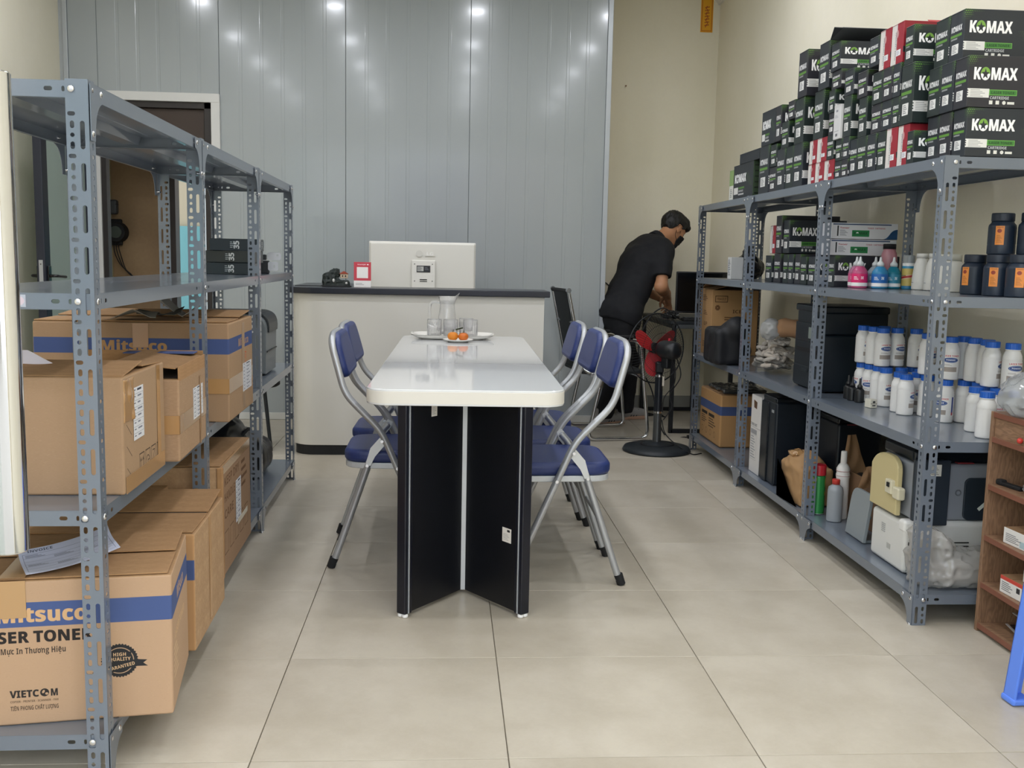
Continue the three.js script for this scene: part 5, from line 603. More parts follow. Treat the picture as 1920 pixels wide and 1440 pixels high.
  pb(x0 + 0.135, 0.1648, z0 + 0.155, 0.11, 0.055, 0.24, 0.05, 1, 'kraft box with red striped label, lower of two on the second lowest shelf'); pb(x0 + 0.15, 0.2202, z0 + 0.245, 0.13, 0.05, 0.22, 0.03, 1, 'kraft box with red striped label, upper of two on the second lowest shelf'); pb(x0 + 0.15, 0.1648, z0 + 0.29, 0.12, 0.055, 0.22, 0.0, 1, 'kraft box with red striped label behind the lower front one');
  for (let i = 0; i < 3; i++) { const m = solid('foil_pouch', dist(new THREE.BoxGeometry(0.17, 0.01, 0.15, 10, 2, 8), (x, y, z) => [x, y * (1 - Math.pow(Math.abs(x) / 0.105, 4)) * (1 - Math.pow(Math.abs(z) / 0.09, 4) * 0.9) + 0.009 * vnoise(x * 14 + i * 3, 1, z * 14) + 0.012 * Math.pow(Math.max(0, -x) / 0.1, 2) * (i % 2), z]), [PH(0x1b1e24, 0.2, { metalness: 0.4 }), PH(0xb9bcc2, 0.22, { metalness: 0.7 })][i % 2], `${['black', 'silver'][i % 2]} foil pouch in the lowest compartment of the wooden unit, ${['bottom of the pile', 'middle of the pile', 'top of the pile'][i]}`, 'pouch', [x0 + 0.13 + i * 0.006, 0.048 + i * 0.032, z0 + 0.19 + 0.03 * (i % 3)], 0.12 * i - 0.2, 'foil pouches in the wooden unit'); part(m, 'seal_strip', rbx(0.008, 0.002, 0.15, 0.0006, -0.096, 0.006 + 0.018 * (i % 2), 0), S(0xcfd2d6, 0.3, 0.6)); }
}
{ // blue plastic stool, mostly outside the frame
  const b = thing('plastic_stool', 'bright blue plastic stool standing before the wooden shelf unit', 'stool', [2.145, 0, 1.06], 0.06), m = PH(0x5f8bf0, 0.35); const h = 0.42, tp = 0.125, bt = 0.15;
  part(b, 'seat', merge([rbx(0.24, 0.018, 0.24, 0.008, 0, h, 0, 2), rbx(0.225, 0.03, 0.225, 0.01, 0, h - 0.02, 0)]), m);
  for (const [sx, sz] of [[-1, 1], [1, 1], [-1, -1], [1, -1]]) part(b, 'leg', dist(merge([rbx(0.05, h - 0.02, 0.008, 0.003), rbx(0.008, h - 0.02, 0.05, 0.003), rbx(0.058, 0.018, 0.058, 0.006, 0, -(h - 0.02) / 2 + 0.009, 0)].map((g, i) => i === 0 ? g.translate(0, 0, sz * 0.021) : i === 1 ? g.translate(sx * 0.021, 0, 0) : g)), (x, y, z) => { const k = (h / 2 - 0.01 - y) / h; return [x + sx * (tp - 0.01 + (bt - tp) * k), y + h / 2 - 0.008, z + sz * (tp - 0.01 + (bt - tp) * k)]; }), m);
  part(b, 'skirt', merge([rbx(0.2, 0.05, 0.006, 0.002, 0, h - 0.055, 0.112), rbx(0.2, 0.05, 0.006, 0.002, 0, h - 0.055, -0.112), rbx(0.006, 0.05, 0.2, 0.002, 0.112, h - 0.055, 0), rbx(0.006, 0.05, 0.2, 0.002, -0.112, h - 0.055, 0)]), m);
}
// ---------------------------------------------------------------- left rack: cardboard cartons
// axis-aligned carton in its own frame: origin at the bottom near corner on the aisle side; x goes into the rack (negative), z goes away from the shopfront (negative)
const kraftTint = (t) => S(t, 0.85, 0, { map: rep(cardTex, 4, 4) });
function cartonAt(name, label, corner, ry, w, h, d, faces, group) {   // w along -x, d along -z
  const g = thing(name, label, 'box', corner, ry, group); const K = kraftTint(0xffffff), T = kraftTint(0xe3dccf);
  const body = part(g, 'box_body', dist2(new RoundedBoxGeometry(w, h, d, 2, 0.006).translate(-w / 2, h / 2, -d / 2)), [faces.side || K, K, T, K, faces.front || K, K]); return g;
}
function dist2(g) { const p = g.attributes.position; for (let i = 0; i < p.count; i++) p.setXYZ(i, p.getX(i) + 0.002 * vnoise(p.getY(i) * 9, p.getZ(i) * 9, 1), p.getY(i), p.getZ(i) + 0.002 * vnoise(p.getX(i) * 9, p.getY(i) * 9, 5)); return g; }
const kraftBase = (c, w, h, col = '#b9997b') => { c.fillStyle = col; c.fillRect(0, 0, w, h); let s = 7; for (let i = 0; i < 2600; i++) { s = (s * 16807) % 2147483647; const x = s % w; s = (s * 16807) % 2147483647; const y = s % h; c.fillStyle = `rgba(${s % 2 ? '90,60,30' : '255,230,190'},0.05)`; c.fillRect(x, y, 6, 2); } };
const docTex = canv(192, 256, (c, w, h) => { c.fillStyle = '#dcdde2'; c.fillRect(0, 0, w, h); c.strokeStyle = '#8b8f9a'; c.lineWidth = 2; for (let i = 1; i < 7; i++) c.strokeRect(8, h * i / 8, w - 16, h / 8); for (let i = 0; i < 8; i++) { c.fillStyle = '#4b5060'; c.fillRect(16, h * (i + 0.3) / 8, 30, 5); c.fillStyle = '#777c8c'; c.fillRect(w * 0.42, h * (i + 0.25) / 8, 40 + (i * 31) % 50, 8); } c.fillStyle = '#3c414f'; c.fillRect(w * 0.4, 8, w * 0.4, 10); });
const docM = S(0xffffff, 0.6, 0, { map: docTex });
const strip = (g, w, h, d, x, y, z, name = 'tape', m = tapeM, l) => part(g, name, rbx(w, h, d, 0.0004, x, y, z), m, l);
const navy = '#43558c';
{
  // near carton on the lowest shelf
  const big = S(0xffffff, 0.85, 0, { map: canv(1024, 1024 * 0.335 / 0.5 | 0, (c, w, h) => {
    kraftBase(c, w, h); c.fillStyle = '#465889'; c.fillRect(0, h * 0.145, w, h * 0.17); c.translate(-0.24 * w, 0); w *= 1.24;
    fitText(c, 'Mitsuco', w * 0.395, h * 0.178, w * 0.315, h * 0.102, '900', '#d0a87c'); fitText(c, 'LASER TONER', w * 0.33, h * 0.345, w * 0.392, h * 0.078, '900', '#241f1e'); fitText(c, 'Mực In Thương Hiệu', w * 0.41, h * 0.46, w * 0.222, h * 0.042, 'bold', '#3a302a');
    fitText(c, 'VIETC', w * 0.437, h * 0.757, w * 0.098, h * 0.05, '900', '#2b2624'); fitText(c, 'M', w * 0.573, h * 0.757, w * 0.028, h * 0.05, '900', '#2b2624'); c.fillStyle = '#2b2624'; c.beginPath(); c.arc(w * 0.554, h * 0.782, h * 0.028, 0, 7); c.fill(); c.fillStyle = '#b9997b'; c.beginPath(); c.ellipse(w * 0.55, h * 0.776, h * 0.008, h * 0.013, 0.5, 0, 7); c.fill(); c.beginPath(); c.ellipse(w * 0.561, h * 0.791, h * 0.01, h * 0.009, 0, 0, 7); c.fill();
    fitText(c, 'COPIER - PRINTER - SCANNER - FAX', w * 0.437, h * 0.828, w * 0.164, h * 0.016, 'bold', '#5a4636'); fitText(c, 'TIÊN PHONG CHẤT LƯỢNG', w * 0.437, h * 0.87, w * 0.164, h * 0.03, 'bold', '#4a3a2e');
    // seal
    const X = w * 0.815, Y = h * 0.59, R = h * 0.122; c.fillStyle = '#262628'; c.beginPath(); for (let i = 0; i < 72; i++) { const a = i / 72 * 6.2832, q = i % 2 ? R * 0.93 : R; c.lineTo(X + Math.cos(a) * q, Y + Math.sin(a) * q); } c.fill(); c.strokeStyle = '#b9997b'; c.lineWidth = R * 0.05; c.beginPath(); c.arc(X, Y, R * 0.74, 0, 7); c.stroke();
    c.fillStyle = '#262628'; c.fillRect(X - R * 0.62, Y - R * 0.5, R * 1.24, R * 0.62); fitText(c, 'HIGH', X - R * 0.36, Y - R * 0.46, R * 0.72, R * 0.2, 'bold', '#d8b48a'); fitText(c, 'QUALITY', X - R * 0.58, Y - R * 0.18, R * 1.16, R * 0.2, 'bold', '#d8b48a');
    c.save(); c.translate(X, Y + R * 0.36); c.rotate(-0.22); c.fillStyle = '#262628'; c.beginPath(); c.moveTo(-R * 1.5, -R * 0.05); c.lineTo(-R * 0.9, -R * 0.2); c.lineTo(R * 0.9, -R * 0.2); c.lineTo(R * 1.5, -R * 0.0); c.lineTo(R * 1.25, R * 0.12); c.lineTo(R * 1.45, R * 0.36); c.lineTo(R * 0.9, R * 0.22); c.lineTo(-R * 0.9, R * 0.22); c.lineTo(-R * 1.45, R * 0.36); c.lineTo(-R * 1.25, R * 0.12); c.fill(); fitText(c, 'GUARANTEED', -R * 0.82, -R * 0.1, R * 1.64, R * 0.2, 'bold', '#d8b48a'); c.restore();
  }) });
  const bigSide = S(0xffffff, 0.85, 0, { map: canv(512, 512, (c, w, h) => { kraftBase(c, w, h); c.fillStyle = '#465889'; c.fillRect(0, h * 0.145, w, h * 0.17); fitText(c, 'Mitsuco', w * 0.3, h * 0.18, w * 0.42, h * 0.095, 'bold', '#c9a27a'); lines(c, w * 0.08, h * 0.55, w * 0.3, h * 0.25, 6, '#d3b48e'); fitText(c, 'LASER TONER', w * 0.15, h * 0.46, w * 0.6, h * 0.06, 'bold', '#cdaa80'); }) });
  const b = cartonAt('cardboard_box', 'big brown carton with blue band and round quality seal, nearest on the lowest left shelf', [-0.178, Y4, 1.172], 0.15, 0.5, 0.335, 0.345, { front: big, side: bigSide });
  const fm = kraftTint(0xe6dccd); { const f1 = part(b, 'top_flap', rbx(0.485, 0.004, 0.165, 0.0015, -0.25, 0.338, -0.088), fm); const f2 = part(b, 'top_flap', rbx(0.485, 0.004, 0.165, 0.0015, -0.25, 0.341, -0.256), fm); f2.rotation.x = 0.02; }
  strip(b, 0.055, 0.0008, 0.35, -0.335, 0.3435, -0.172); strip(b, 0.055, 0.085, 0.0008, -0.335, 0.293, 0.0006, 'tape', PH(0xb99468, 0.3));
  { const p = thing('invoice_sheet', 'curled printed invoice sheet lying on the nearest lowest carton', 'paper', [-0.43, Y4 + 0.347, 1.1], 0.5); const g = dist(new THREE.BoxGeometry(0.2, 0.0008, 0.15, 14, 1, 8), (x, y, z) => [x, y + 0.001 + 0.035 * Math.pow((x + 0.1) / 0.2, 2) + 0.015 * Math.pow(Math.max(0, -z) / 0.075, 2), z]); part(p, 'sheet', g, S(0xffffff, 0.7, 0, { map: canv(320, 240, (c, w, h) => { c.fillStyle = '#cfd3e6'; c.fillRect(0, 0, w, h); for (let i = 0; i < 6; i++) lines(c, 20 + (i % 3) * 95, 40 + i * 30, 80, 22, 3, '#6d7286'); c.strokeStyle = '#8c91a8'; c.lineWidth = 2; for (let i = 0; i < 6; i++) c.strokeRect(12, 35 + i * 30, w - 24, 30); fitText(c, 'INVOICE', 30, 8, 90, 16, 'bold', '#555a70'); }) })); }
  // second carton
  const c2 = cartonAt('cardboard_box', 'plain brown carton second on the lowest left shelf with open top gap', [-0.218, Y4, 0.80], 0.04, 0.5, 0.325, 0.42, { front: S(0xffffff, 0.85, 0, { map: bandTex('#465889', '#b98f62') }) });
  part(c2, 'top_flap', rbx(0.49, 0.004, 0.2, 0.0015, -0.25, 0.328, -0.105), fm); const cf = part(c2, 'top_flap', rbx(0.49, 0.004, 0.2, 0.0015, 0, 0, -0.1), fm); cf.position.set(-0.25, 0.33, -0.217); cf.rotation.x = 0.09; part(c2, 'flap_gap', rbx(0.48, 0.003, 0.012, 0.001, -0.25, 0.3275, -0.212), S(0x2c2118, 0.9)); strip(c2, 0.0008, 0.3, 0.03, 0.0008, 0.17, -0.21, 'tape', PH(0xbf9566, 0.3));
  // tall flat carton
  const tallS = S(0xffffff, 0.85, 0, { map: canv(512, 384, (c, w, h) => { kraftBase(c, w, h, '#9d7d60'); c.strokeStyle = '#5f4329'; c.lineWidth = 3; for (let r = 0; r < 3; r++) fitText(c, ['KEEP DRY', 'HANDLE WITH', 'CARE'][r], w * 0.08, h * (0.12 + r * 0.15), w * [0.5, 0.6, 0.3][r], h * 0.08, 'bold', '#6b4a2c'); for (let i = 0; i < 5; i++) c.strokeRect(w * (0.08 + i * 0.17), h * 0.62, w * 0.12, h * 0.2); lines(c, w * 0.66, h * 0.12, w * 0.25, h * 0.3, 4, '#6b4a2c'); }) });
  const c3 = cartonAt('cardboard_box', 'tall worn brown carton with stamped lettering, third on the lowest left shelf', [-0.28, Y4, 0.195], 0.03, 0.32, 0.375, 0.56, { side: tallS }); 
  strip(c3, 0.0008, 0.15, 0.1, 0.0008, 0.2, -0.3, 'shipping_label', docM, 'white shipping label'); strip(c3, 0.0006, 0.03, 0.53, 0.0006, 0.36, -0.28); strip(c3, 0.0006, 0.02, 0.2, 0.0014, 0.12, -0.38, 'tape', PH(0xd5cbb8, 0.25)); part(c3, 'edge_board', rbx(0.02, 0.372, 0.02, 0.004, -0.005, 0.188, -0.004), kraftTint(0xf2e4cf)); part(c3, 'top_flap', rbx(0.31, 0.004, 0.27, 0.0015, -0.16, 0.378, -0.14), fm);
  // brown carton deep behind the tall one
  const c4 = cartonAt('cardboard_box', 'brown carton with round printed marks deep on the lowest left shelf', [-0.44, Y4, 0.35], 0.016, 0.2, 0.32, 0.14, { front: S(0xffffff, 0.85, 0, { map: canv(384, 384, (c, w, h) => { kraftBase(c, w, h, '#8d6b4a'); c.fillStyle = '#5c452e'; for (const x of [0.5, 0.75, 0.95]) { c.beginPath(); c.arc(w * x, h * 0.25, h * 0.07, 0, 7); c.fill(); c.fillStyle = '#8d6b4a'; c.beginPath(); c.arc(w * x, h * 0.25, h * 0.03, 0, 7); c.fill(); c.fillStyle = '#5c452e'; } c.strokeStyle = '#4b3826'; c.lineWidth = 4; c.strokeRect(w * 0.78, h * 0.6, w * 0.18, h * 0.3); }) }) }); strip(c4, 0.05, 0.0008, 0.13, -0.1, 0.3207, -0.07);
  // third shelf: near carton
  const nf = S(0xffffff, 0.85, 0, { map: canv(512, 512, (c, w, h) => { kraftBase(c, w, h, '#a5876a'); }) });
  const ns = S(0xffffff, 0.85, 0, { map: canv(640, 512, (c, w, h) => { kraftBase(c, w, h, '#a5886a'); c.strokeStyle = '#3b2c1e'; c.lineWidth = 5; for (let i = 0; i < 4; i++) { const x = w * (0.34 + i * 0.145), y = h * 0.74; c.strokeRect(x, y, w * 0.11, h * 0.2); c.beginPath(); if (i === 0) { for (const q of [0.03, 0.08]) { c.moveTo(x + w * q, y + h * 0.17); c.lineTo(x + w * q, y + h * 0.04); c.lineTo(x + w * (q - 0.015), y + h * 0.07); c.moveTo(x + w * q, y + h * 0.04); c.lineTo(x + w * (q + 0.015), y + h * 0.07); } } else if (i === 1) { c.arc(x + w * 0.055, y + h * 0.1, w * 0.035, Math.PI, 0); c.lineTo(x + w * 0.055, y + h * 0.1); c.lineTo(x + w * 0.055, y + h * 0.17); } else if (i === 2) { c.moveTo(x + w * 0.03, y + h * 0.04); c.lineTo(x + w * 0.08, y + h * 0.04); c.lineTo(x + w * 0.055, y + h * 0.1); c.lineTo(x + w * 0.055, y + h * 0.17); } else { c.rect(x + w * 0.03, y + h * 0.05, w * 0.05, h * 0.1); } c.stroke(); } c.lineWidth = 3; for (let i = 0; i < 4; i++) for (const q of [0, 0.05]) { c.beginPath(); c.moveTo(w * (0.06 + q), h * (0.22 + i * 0.19 + q)); c.lineTo(w * (0.12 + q), h * (0.28 + i * 0.19 + q)); c.stroke(); } }) });
  const d1 = cartonAt('cardboard_box', 'near plain brown carton on the middle left shelf with crumpled taped corner', [-0.288, Y3, 1.13], 0.02, 0.40, 0.272, 0.36, { front: nf, side: ns });
  strip(d1, 0.0008, 0.125, 0.085, 0.0008, 0.175, -0.12, 'shipping_label', docM, 'white shipping label'); part(d1, 'tape', nets((x, y, z) => sdBox(x, y, z, [-0.0005, 0.215, -0.045], [0.0025 + 0.004 * Math.max(0, vnoise(y * 40, z * 40, 2)), 0.05, 0.04], 0.001), [-0.012, 0.15, -0.1], [0.014, 0.28, 0.01], 0.0028), tapeM, 'crumpled shiny tape at the corner'); strip(d1, 0.0008, 0.04, 0.34, 0.0006, 0.02, -0.18); strip(d1, 0.0008, 0.26, 0.03, 0.0008, 0.14, -0.3);
  for (const [y, z, r] of [[0.272, -0.02, 0.5], [0.272, -0.34, -0.4]]) { const f = part(d1, 'top_flap', rbx(0.39, 0.004, 0.16, 0.0015, -0.2, 0, r > 0 ? -0.08 : 0.08), fm); f.position.set(0, y, z); f.rotation.x = r > 0 ? 0.12 : -0.05; }
  { const p = thing('paper_scrap', 'torn white paper corner standing on the near carton of the middle left shelf', 'paper', [-0.52, Y3 + 0.2755, 1.0], 0.2); part(p, 'sheet', dist(new THREE.BoxGeometry(0.09, 0.045, 0.001, 8, 4, 1), (x, y, z) => [x, (y + 0.022) * (1 - Math.max(0, (x + 0.02) / 0.07)), z + 0.01 * vnoise(x * 20, y * 20, 3)]), S(0xd9d5dd, 0.7)); }
  // opened smaller carton
  const d2 = cartonAt('cardboard_box', 'small brown carton with torn open top between two bigger ones on the middle shelf', [-0.262, Y3, 0.752], 0.05, 0.34, 0.222, 0.37, { front: S(0xffffff, 0.85, 0, { map: canv(256, 256, (c, w, h) => { kraftBase(c, w, h, '#ab8c6e'); }) }), side: S(0xffffff, 0.85, 0, { map: canv(256, 256, (c, w, h) => { kraftBase(c, w, h, '#a98a6c'); }) }) });
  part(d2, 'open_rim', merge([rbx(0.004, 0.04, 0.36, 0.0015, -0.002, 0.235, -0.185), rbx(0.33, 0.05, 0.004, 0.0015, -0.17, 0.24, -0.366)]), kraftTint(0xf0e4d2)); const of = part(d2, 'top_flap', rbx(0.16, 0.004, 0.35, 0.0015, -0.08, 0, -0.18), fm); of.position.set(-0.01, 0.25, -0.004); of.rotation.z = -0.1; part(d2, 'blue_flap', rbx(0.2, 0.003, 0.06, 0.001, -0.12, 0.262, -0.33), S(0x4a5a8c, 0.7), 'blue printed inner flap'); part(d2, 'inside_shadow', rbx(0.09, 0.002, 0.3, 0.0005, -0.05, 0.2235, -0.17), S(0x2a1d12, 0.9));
  strip(d2, 0.0008, 0.09, 0.14, 0.0008, 0.13, -0.25, 'shipping_label', docM, 'white shipping label'); strip(d2, 0.0008, 0.05, 0.365, 0.0005, 0.1, -0.185); strip(d2, 0.34, 0.05, 0.0008, -0.17, 0.1, 0.0006); strip(d2, 0.0008, 0.2, 0.02, 0.0012, 0.1, -0.28, 'tape', PH(0x9c774e, 0.3));
  // big lettered carton crossing the middle bay
  const mf = S(0xffffff, 0.85, 0, { map: canv(1024, 512, (c, w, h) => { kraftBase(c, w, h, '#a18366'); c.fillStyle = '#3f5183'; c.fillRect(0, h * 0.155, w, h * 0.155); fitText(c, 'Mitsuco', w * 0.335, h * 0.178, w * 0.35, h * 0.105, '900', '#b48c5e'); c.fillStyle = '#1d1a1b'; c.fillRect(w * 0.22, h * 0.345, w * 0.26, h * 0.065); c.fillRect(w * 0.53, h * 0.345, w * 0.27, h * 0.065); fitText(c, 'HƯỚNG DẪN SỬ DỤNG', w * 0.24, h * 0.362, w * 0.2, h * 0.036, 'bold', '#b48c5e'); fitText(c, 'INSTRUCTION', w * 0.545, h * 0.362, w * 0.16, h * 0.036, 'bold', '#c9c0b0'); fitText(c, 'Do not store or use before', w * 0.54, h * 0.44, w * 0.22, h * 0.026, 'bold', '#463726'); lines(c, w * 0.24, h * 0.44, w * 0.24, h * 0.2, 5, '#463726'); lines(c, w * 0.54, h * 0.5, w * 0.24, h * 0.14, 4, '#463726'); }) });
  const ms = S(0xffffff, 0.85, 0, { map: canv(512, 420, (c, w, h) => { kraftBase(c, w, h, '#a98a6a'); c.fillStyle = '#3f5183'; c.fillRect(0, h * 0.155, w, h * 0.155); fitText(c, 'Mitsuco', w * 0.38, h * 0.19, w * 0.45, h * 0.085, 'bold', '#b99064'); c.save(); c.translate(w * 0.6, h * 0.36); c.rotate(0.08); c.strokeStyle = '#c05a32'; c.lineWidth = 5; c.strokeRect(0, 0, w * 0.12, h * 0.16); fitText(c, '8', w * 0.03, h * 0.02, w * 0.06, h * 0.05, 'bold', '#c05a32'); fitText(c, '9', w * 0.03, h * 0.09, w * 0.06, h * 0.05, 'bold', '#c05a32'); c.restore(); }) });
  const d3 = cartonAt('cardboard_box', 'wide brown carton with blue lettered band crossing the middle left shelf', [-0.27, Y3, 0.105], 0.02, 0.62, 0.328, 0.445, { front: mf, side: ms });
  strip(d3, 0.0008, 0.1, 0.17, 0.0008, 0.12, -0.33, 'shipping_label', docM, 'white shipping label'); strip(d3, 0.0008, 0.05, 0.44, 0.0005, 0.12, -0.22); strip(d3, 0.1, 0.05, 0.0008, -0.05, 0.12, 0.0006); strip(d3, 0.0008, 0.3, 0.05, 0.0004, 0.165, -0.26, 'tape', PH(0x9d7950, 0.3)); strip(d3, 0.05, 0.08, 0.001, -0.28, 0.285, 0.0008, 'tape', PH(0xb48f70, 0.25));
  part(d3, 'top_flap', rbx(0.61, 0.004, 0.2, 0.0015, -0.31, 0.331, -0.105), fm); const tf = part(d3, 'top_flap', rbx(0.61, 0.004, 0.2, 0.0015, -0.31, 0, -0.1), fm); tf.position.set(0, 0.336, -0.22); tf.rotation.x = 0.06;
  { const p = thing('paper_scrap', 'crumpled grey wrapping paper lying on the wide carton with the blue band', 'paper', [-0.52, Y3 + 0.335, 0.02], 0.1); for (let i = 0; i < 3; i++) { const q = part(p, 'paper_fold', dist(new THREE.BoxGeometry(0.14, 0.002, 0.1, 8, 1, 6), (x, y, z) => [x, y + 0.03 * Math.abs(vnoise(x * 12 + i * 7, 2, z * 12)) + 0.004 + 0.035 * Math.abs(x) / 0.07 * (i - 0.6), z]), [S(0x8d8a80, 0.7), S(0x55544f, 0.7), S(0xb9bab8, 0.6)][i]); q.position.set(-0.06 + i * 0.07, i === 0 ? 0.02 : 0, 0.04 - i * 0.04); } }
  // second shelf: three dark boxes and a small metal bracket
  const pr = canv(256, 96, (c, w, h) => { c.fillStyle = '#0f2027'; c.fillRect(0, 0, w, h); c.save(); c.translate(w * 0.47, h * 0.85); c.rotate(-Math.PI / 2); fitText(c, '35', 0, 0, h * 0.7, w * 0.11, '900', '#cfd4d6'); c.restore(); lines(c, w * 0.4, h * 0.2, w * 0.09, h * 0.6, 4, '#aab2b5'); }), pm = S(0xffffff, 0.3, 0, { map: pr }), pk = PH(0x0e1c22, 0.25);
  ['bottom', 'middle', 'top'].forEach((o, i) => { const p = lrack(-0.155 + 0.012 * i, Y2 + 0.025 + i * 0.0505, -2.28 + 0.01 * i); const m = solid('dark_box', new RoundedBoxGeometry(0.21, 0.05, 0.13, 1, 0.002), [pm, pk, pk, pk, pm, pk], `glossy dark box with white numerals on the second left shelf, ${o} of three`, 'box', p, 0.02 + [0, -0.12, 0.05][i], 'dark boxes on the second left shelf'); part(m, 'end_flap', rbx(0.0016, 0.04, 0.12, 0.0006, -0.1055, 0, 0), pk); });
  { const p = lrack(-0.06, Y2, -2.5); const b = thing('metal_bracket', 'small silver and black metal bracket next to the dark boxes', 'bracket', p, 0.1); part(b, 'body', merge([rbx(0.055, 0.06, 0.04, 0.005, 0, 0.03, 0), rbx(0.05, 0.025, 0.035, 0.004, -0.01, 0.075, 0)]), PH(0x24282c, 0.3)); part(b, 'arm', ext((() => { const s = rrShape(0.06, 0.035, 0.01, 0.05, 0.08); s.holes.push(ovalHole(0.01, 0.01, 0.065, 0.085)); return s; })(), 0.003).translate(0, 0, 0.015), M.zinc); part(b, 'arm', ext((() => { const s = rrShape(0.045, 0.04, 0.008, 0.045, 0.035); s.holes.push(ovalHole(0.008, 0.014, 0.05, 0.035)); return s; })(), 0.003).translate(0, 0, 0.02), M.zinc); part(b, 'pin', merge([cyl(0.0015, 0.0015, 0.03, 0, 0, 0, 6).rotateZ(Math.PI / 2).translate(-0.01, 0.105, 0), cyl(0.0015, 0.0015, 0.03, 0, 0, 0, 6).rotateZ(Math.PI / 2).translate(-0.01, 0.115, 0.01)]), M.zinc); }
  // third shelf, far bay: grey machine, and a drinks bottle behind it
  { const p = lrack(-0.2, Y3, -2.62); const b = thing('desktop_machine', 'dark grey desktop machine with rounded top at the far end of the middle left shelf', 'machine', p, 0.016), g = PH(0x6c7377, 0.4), k = PH(0x23292d, 0.4); const s = new THREE.Shape(); s.moveTo(-0.16, 0); s.lineTo(0.15, 0); s.lineTo(0.155, 0.2); s.bezierCurveTo(0.155, 0.25, 0.13, 0.272, 0.08, 0.272); s.lineTo(-0.14, 0.272); s.lineTo(-0.16, 0.25); s.closePath(); part(b, 'machine_body', ext(s, 0.3, 0.006, 8).translate(0, 0.008, -0.15), g); part(b, 'top_cover', ext((() => { const q = new THREE.Shape(); q.moveTo(-0.15, 0.2); q.lineTo(0.12, 0.2); q.lineTo(0.158, 0.19); q.bezierCurveTo(0.165, 0.26, 0.14, 0.285, 0.08, 0.285); q.lineTo(-0.14, 0.285); q.closePath(); return q; })(), 0.25, 0.004, 8).translate(0.004, 0.006, -0.14), k); part(b, 'front_seam', rbx(0.004, 0.006, 0.28, 0.001, 0.157, 0.11, 0), M.black); part(b, 'paper', rbx(0.002, 0.1, 0.09, 0.0005, 0.1, 0.24, 0.157).rotateY(0), S(0xd5d6d6, 0.7)); }
  { const x = -0.72, z = -2.62; const st = thing('side_stool', 'low dark round stool behind the far end of the left rack', 'stool', [x, 0, z], 0); part(st, 'stool_top', lathe([[0, 0.38], [0.15, 0.38], [0.165, 0.39], [0.165, 0.405], [0.15, 0.42], [0, 0.42]], 28), M.blackMatte); for (let i = 0; i < 4; i++) part(st, 'leg', pipe([[0.1 * Math.cos(i * 1.57 + 0.6), 0.38, 0.1 * Math.sin(i * 1.57 + 0.6)], [0.15 * Math.cos(i * 1.57 + 0.6), 0, 0.15 * Math.sin(i * 1.57 + 0.6)]], 0.011, 0.02), S(0x2b2f33, 0.4, 0.4));
    const bt = thing('soda_bottle', 'blue labelled dark soda bottle standing on the low round stool', 'bottle', [x - 0.03, 0.4203, z + 0.03], 0); part(bt, 'bottle_body', lathe([[0, 0], [0.03, 0], [0.034, 0.01], [0.034, 0.09], [0.032, 0.1], [0.034, 0.11], [0.034, 0.17], [0.02, 0.215], [0.013, 0.23], [0.013, 0.24], [0, 0.24]], 22), PH(0x120d10, 0.15)); part(bt, 'label', new THREE.CylinderGeometry(0.0347, 0.0347, 0.085, 22, 1, true).translate(0, 0.14, 0), S(0xffffff, 0.35, 0, { map: canv(256, 96, (c, w, h) => { c.fillStyle = '#1c3f9c'; c.fillRect(0, 0, w, h); for (const q of [0.2, 0.7]) { c.fillStyle = '#e8e8ee'; c.beginPath(); c.arc(w * q, h * 0.62, h * 0.22, 0, 7); c.fill(); c.fillStyle = '#b8323f'; c.beginPath(); c.arc(w * q, h * 0.62, h * 0.2, Math.PI, 0); c.fill(); c.fillStyle = '#1c3f9c'; c.beginPath(); c.arc(w * q, h * 0.62, h * 0.2, 0.3, Math.PI - 0.3); c.fill(); fitText(c, 'PEPSI', w * (q - 0.1), h * 0.1, w * 0.2, h * 0.2, 'bold', '#fff'); } }) })); part(bt, 'cap', cyl(0.0145, 0.0145, 0.016, 0, 0.246, 0, 16), S(0x1f4db0, 0.4)); }
  // black bag on the lowest shelf, far bay
  { const p = lrack(-0.22, Y4, -2.5); const b = thing('plastic_bag', 'big slumped black bag at the far end of the lowest left shelf', 'bag', p, 0); part(b, 'bag_body', nets((x, y, z) => { let d = smin(sdBox(x, y, z, [-0.02, 0.12, 0.05], [0.12, 0.12, 0.2], 0.05), sdBox(x, y, z, [0.02, 0.09, -0.2], [0.12, 0.085, 0.15], 0.06), 0.06); d = smin(d, ell(x, y, z, [-0.05, 0.26, 0.1], [0.12, 0.09, 0.16]), 0.08); return Math.max(d + 0.014 * crush(x, y, z, 9), 0.002 - y); }, [-0.2, -0.01, -0.42], [0.18, 0.42, 0.34], 0.01), PH(0x0b0e14, 0.35)); part(b, 'handle', tube([[0.05, 0.2, 0.2], [0.1, 0.27, 0.12], [0.09, 0.25, -0.02]], 0.008, 16, 6), M.blackMatte); }
}
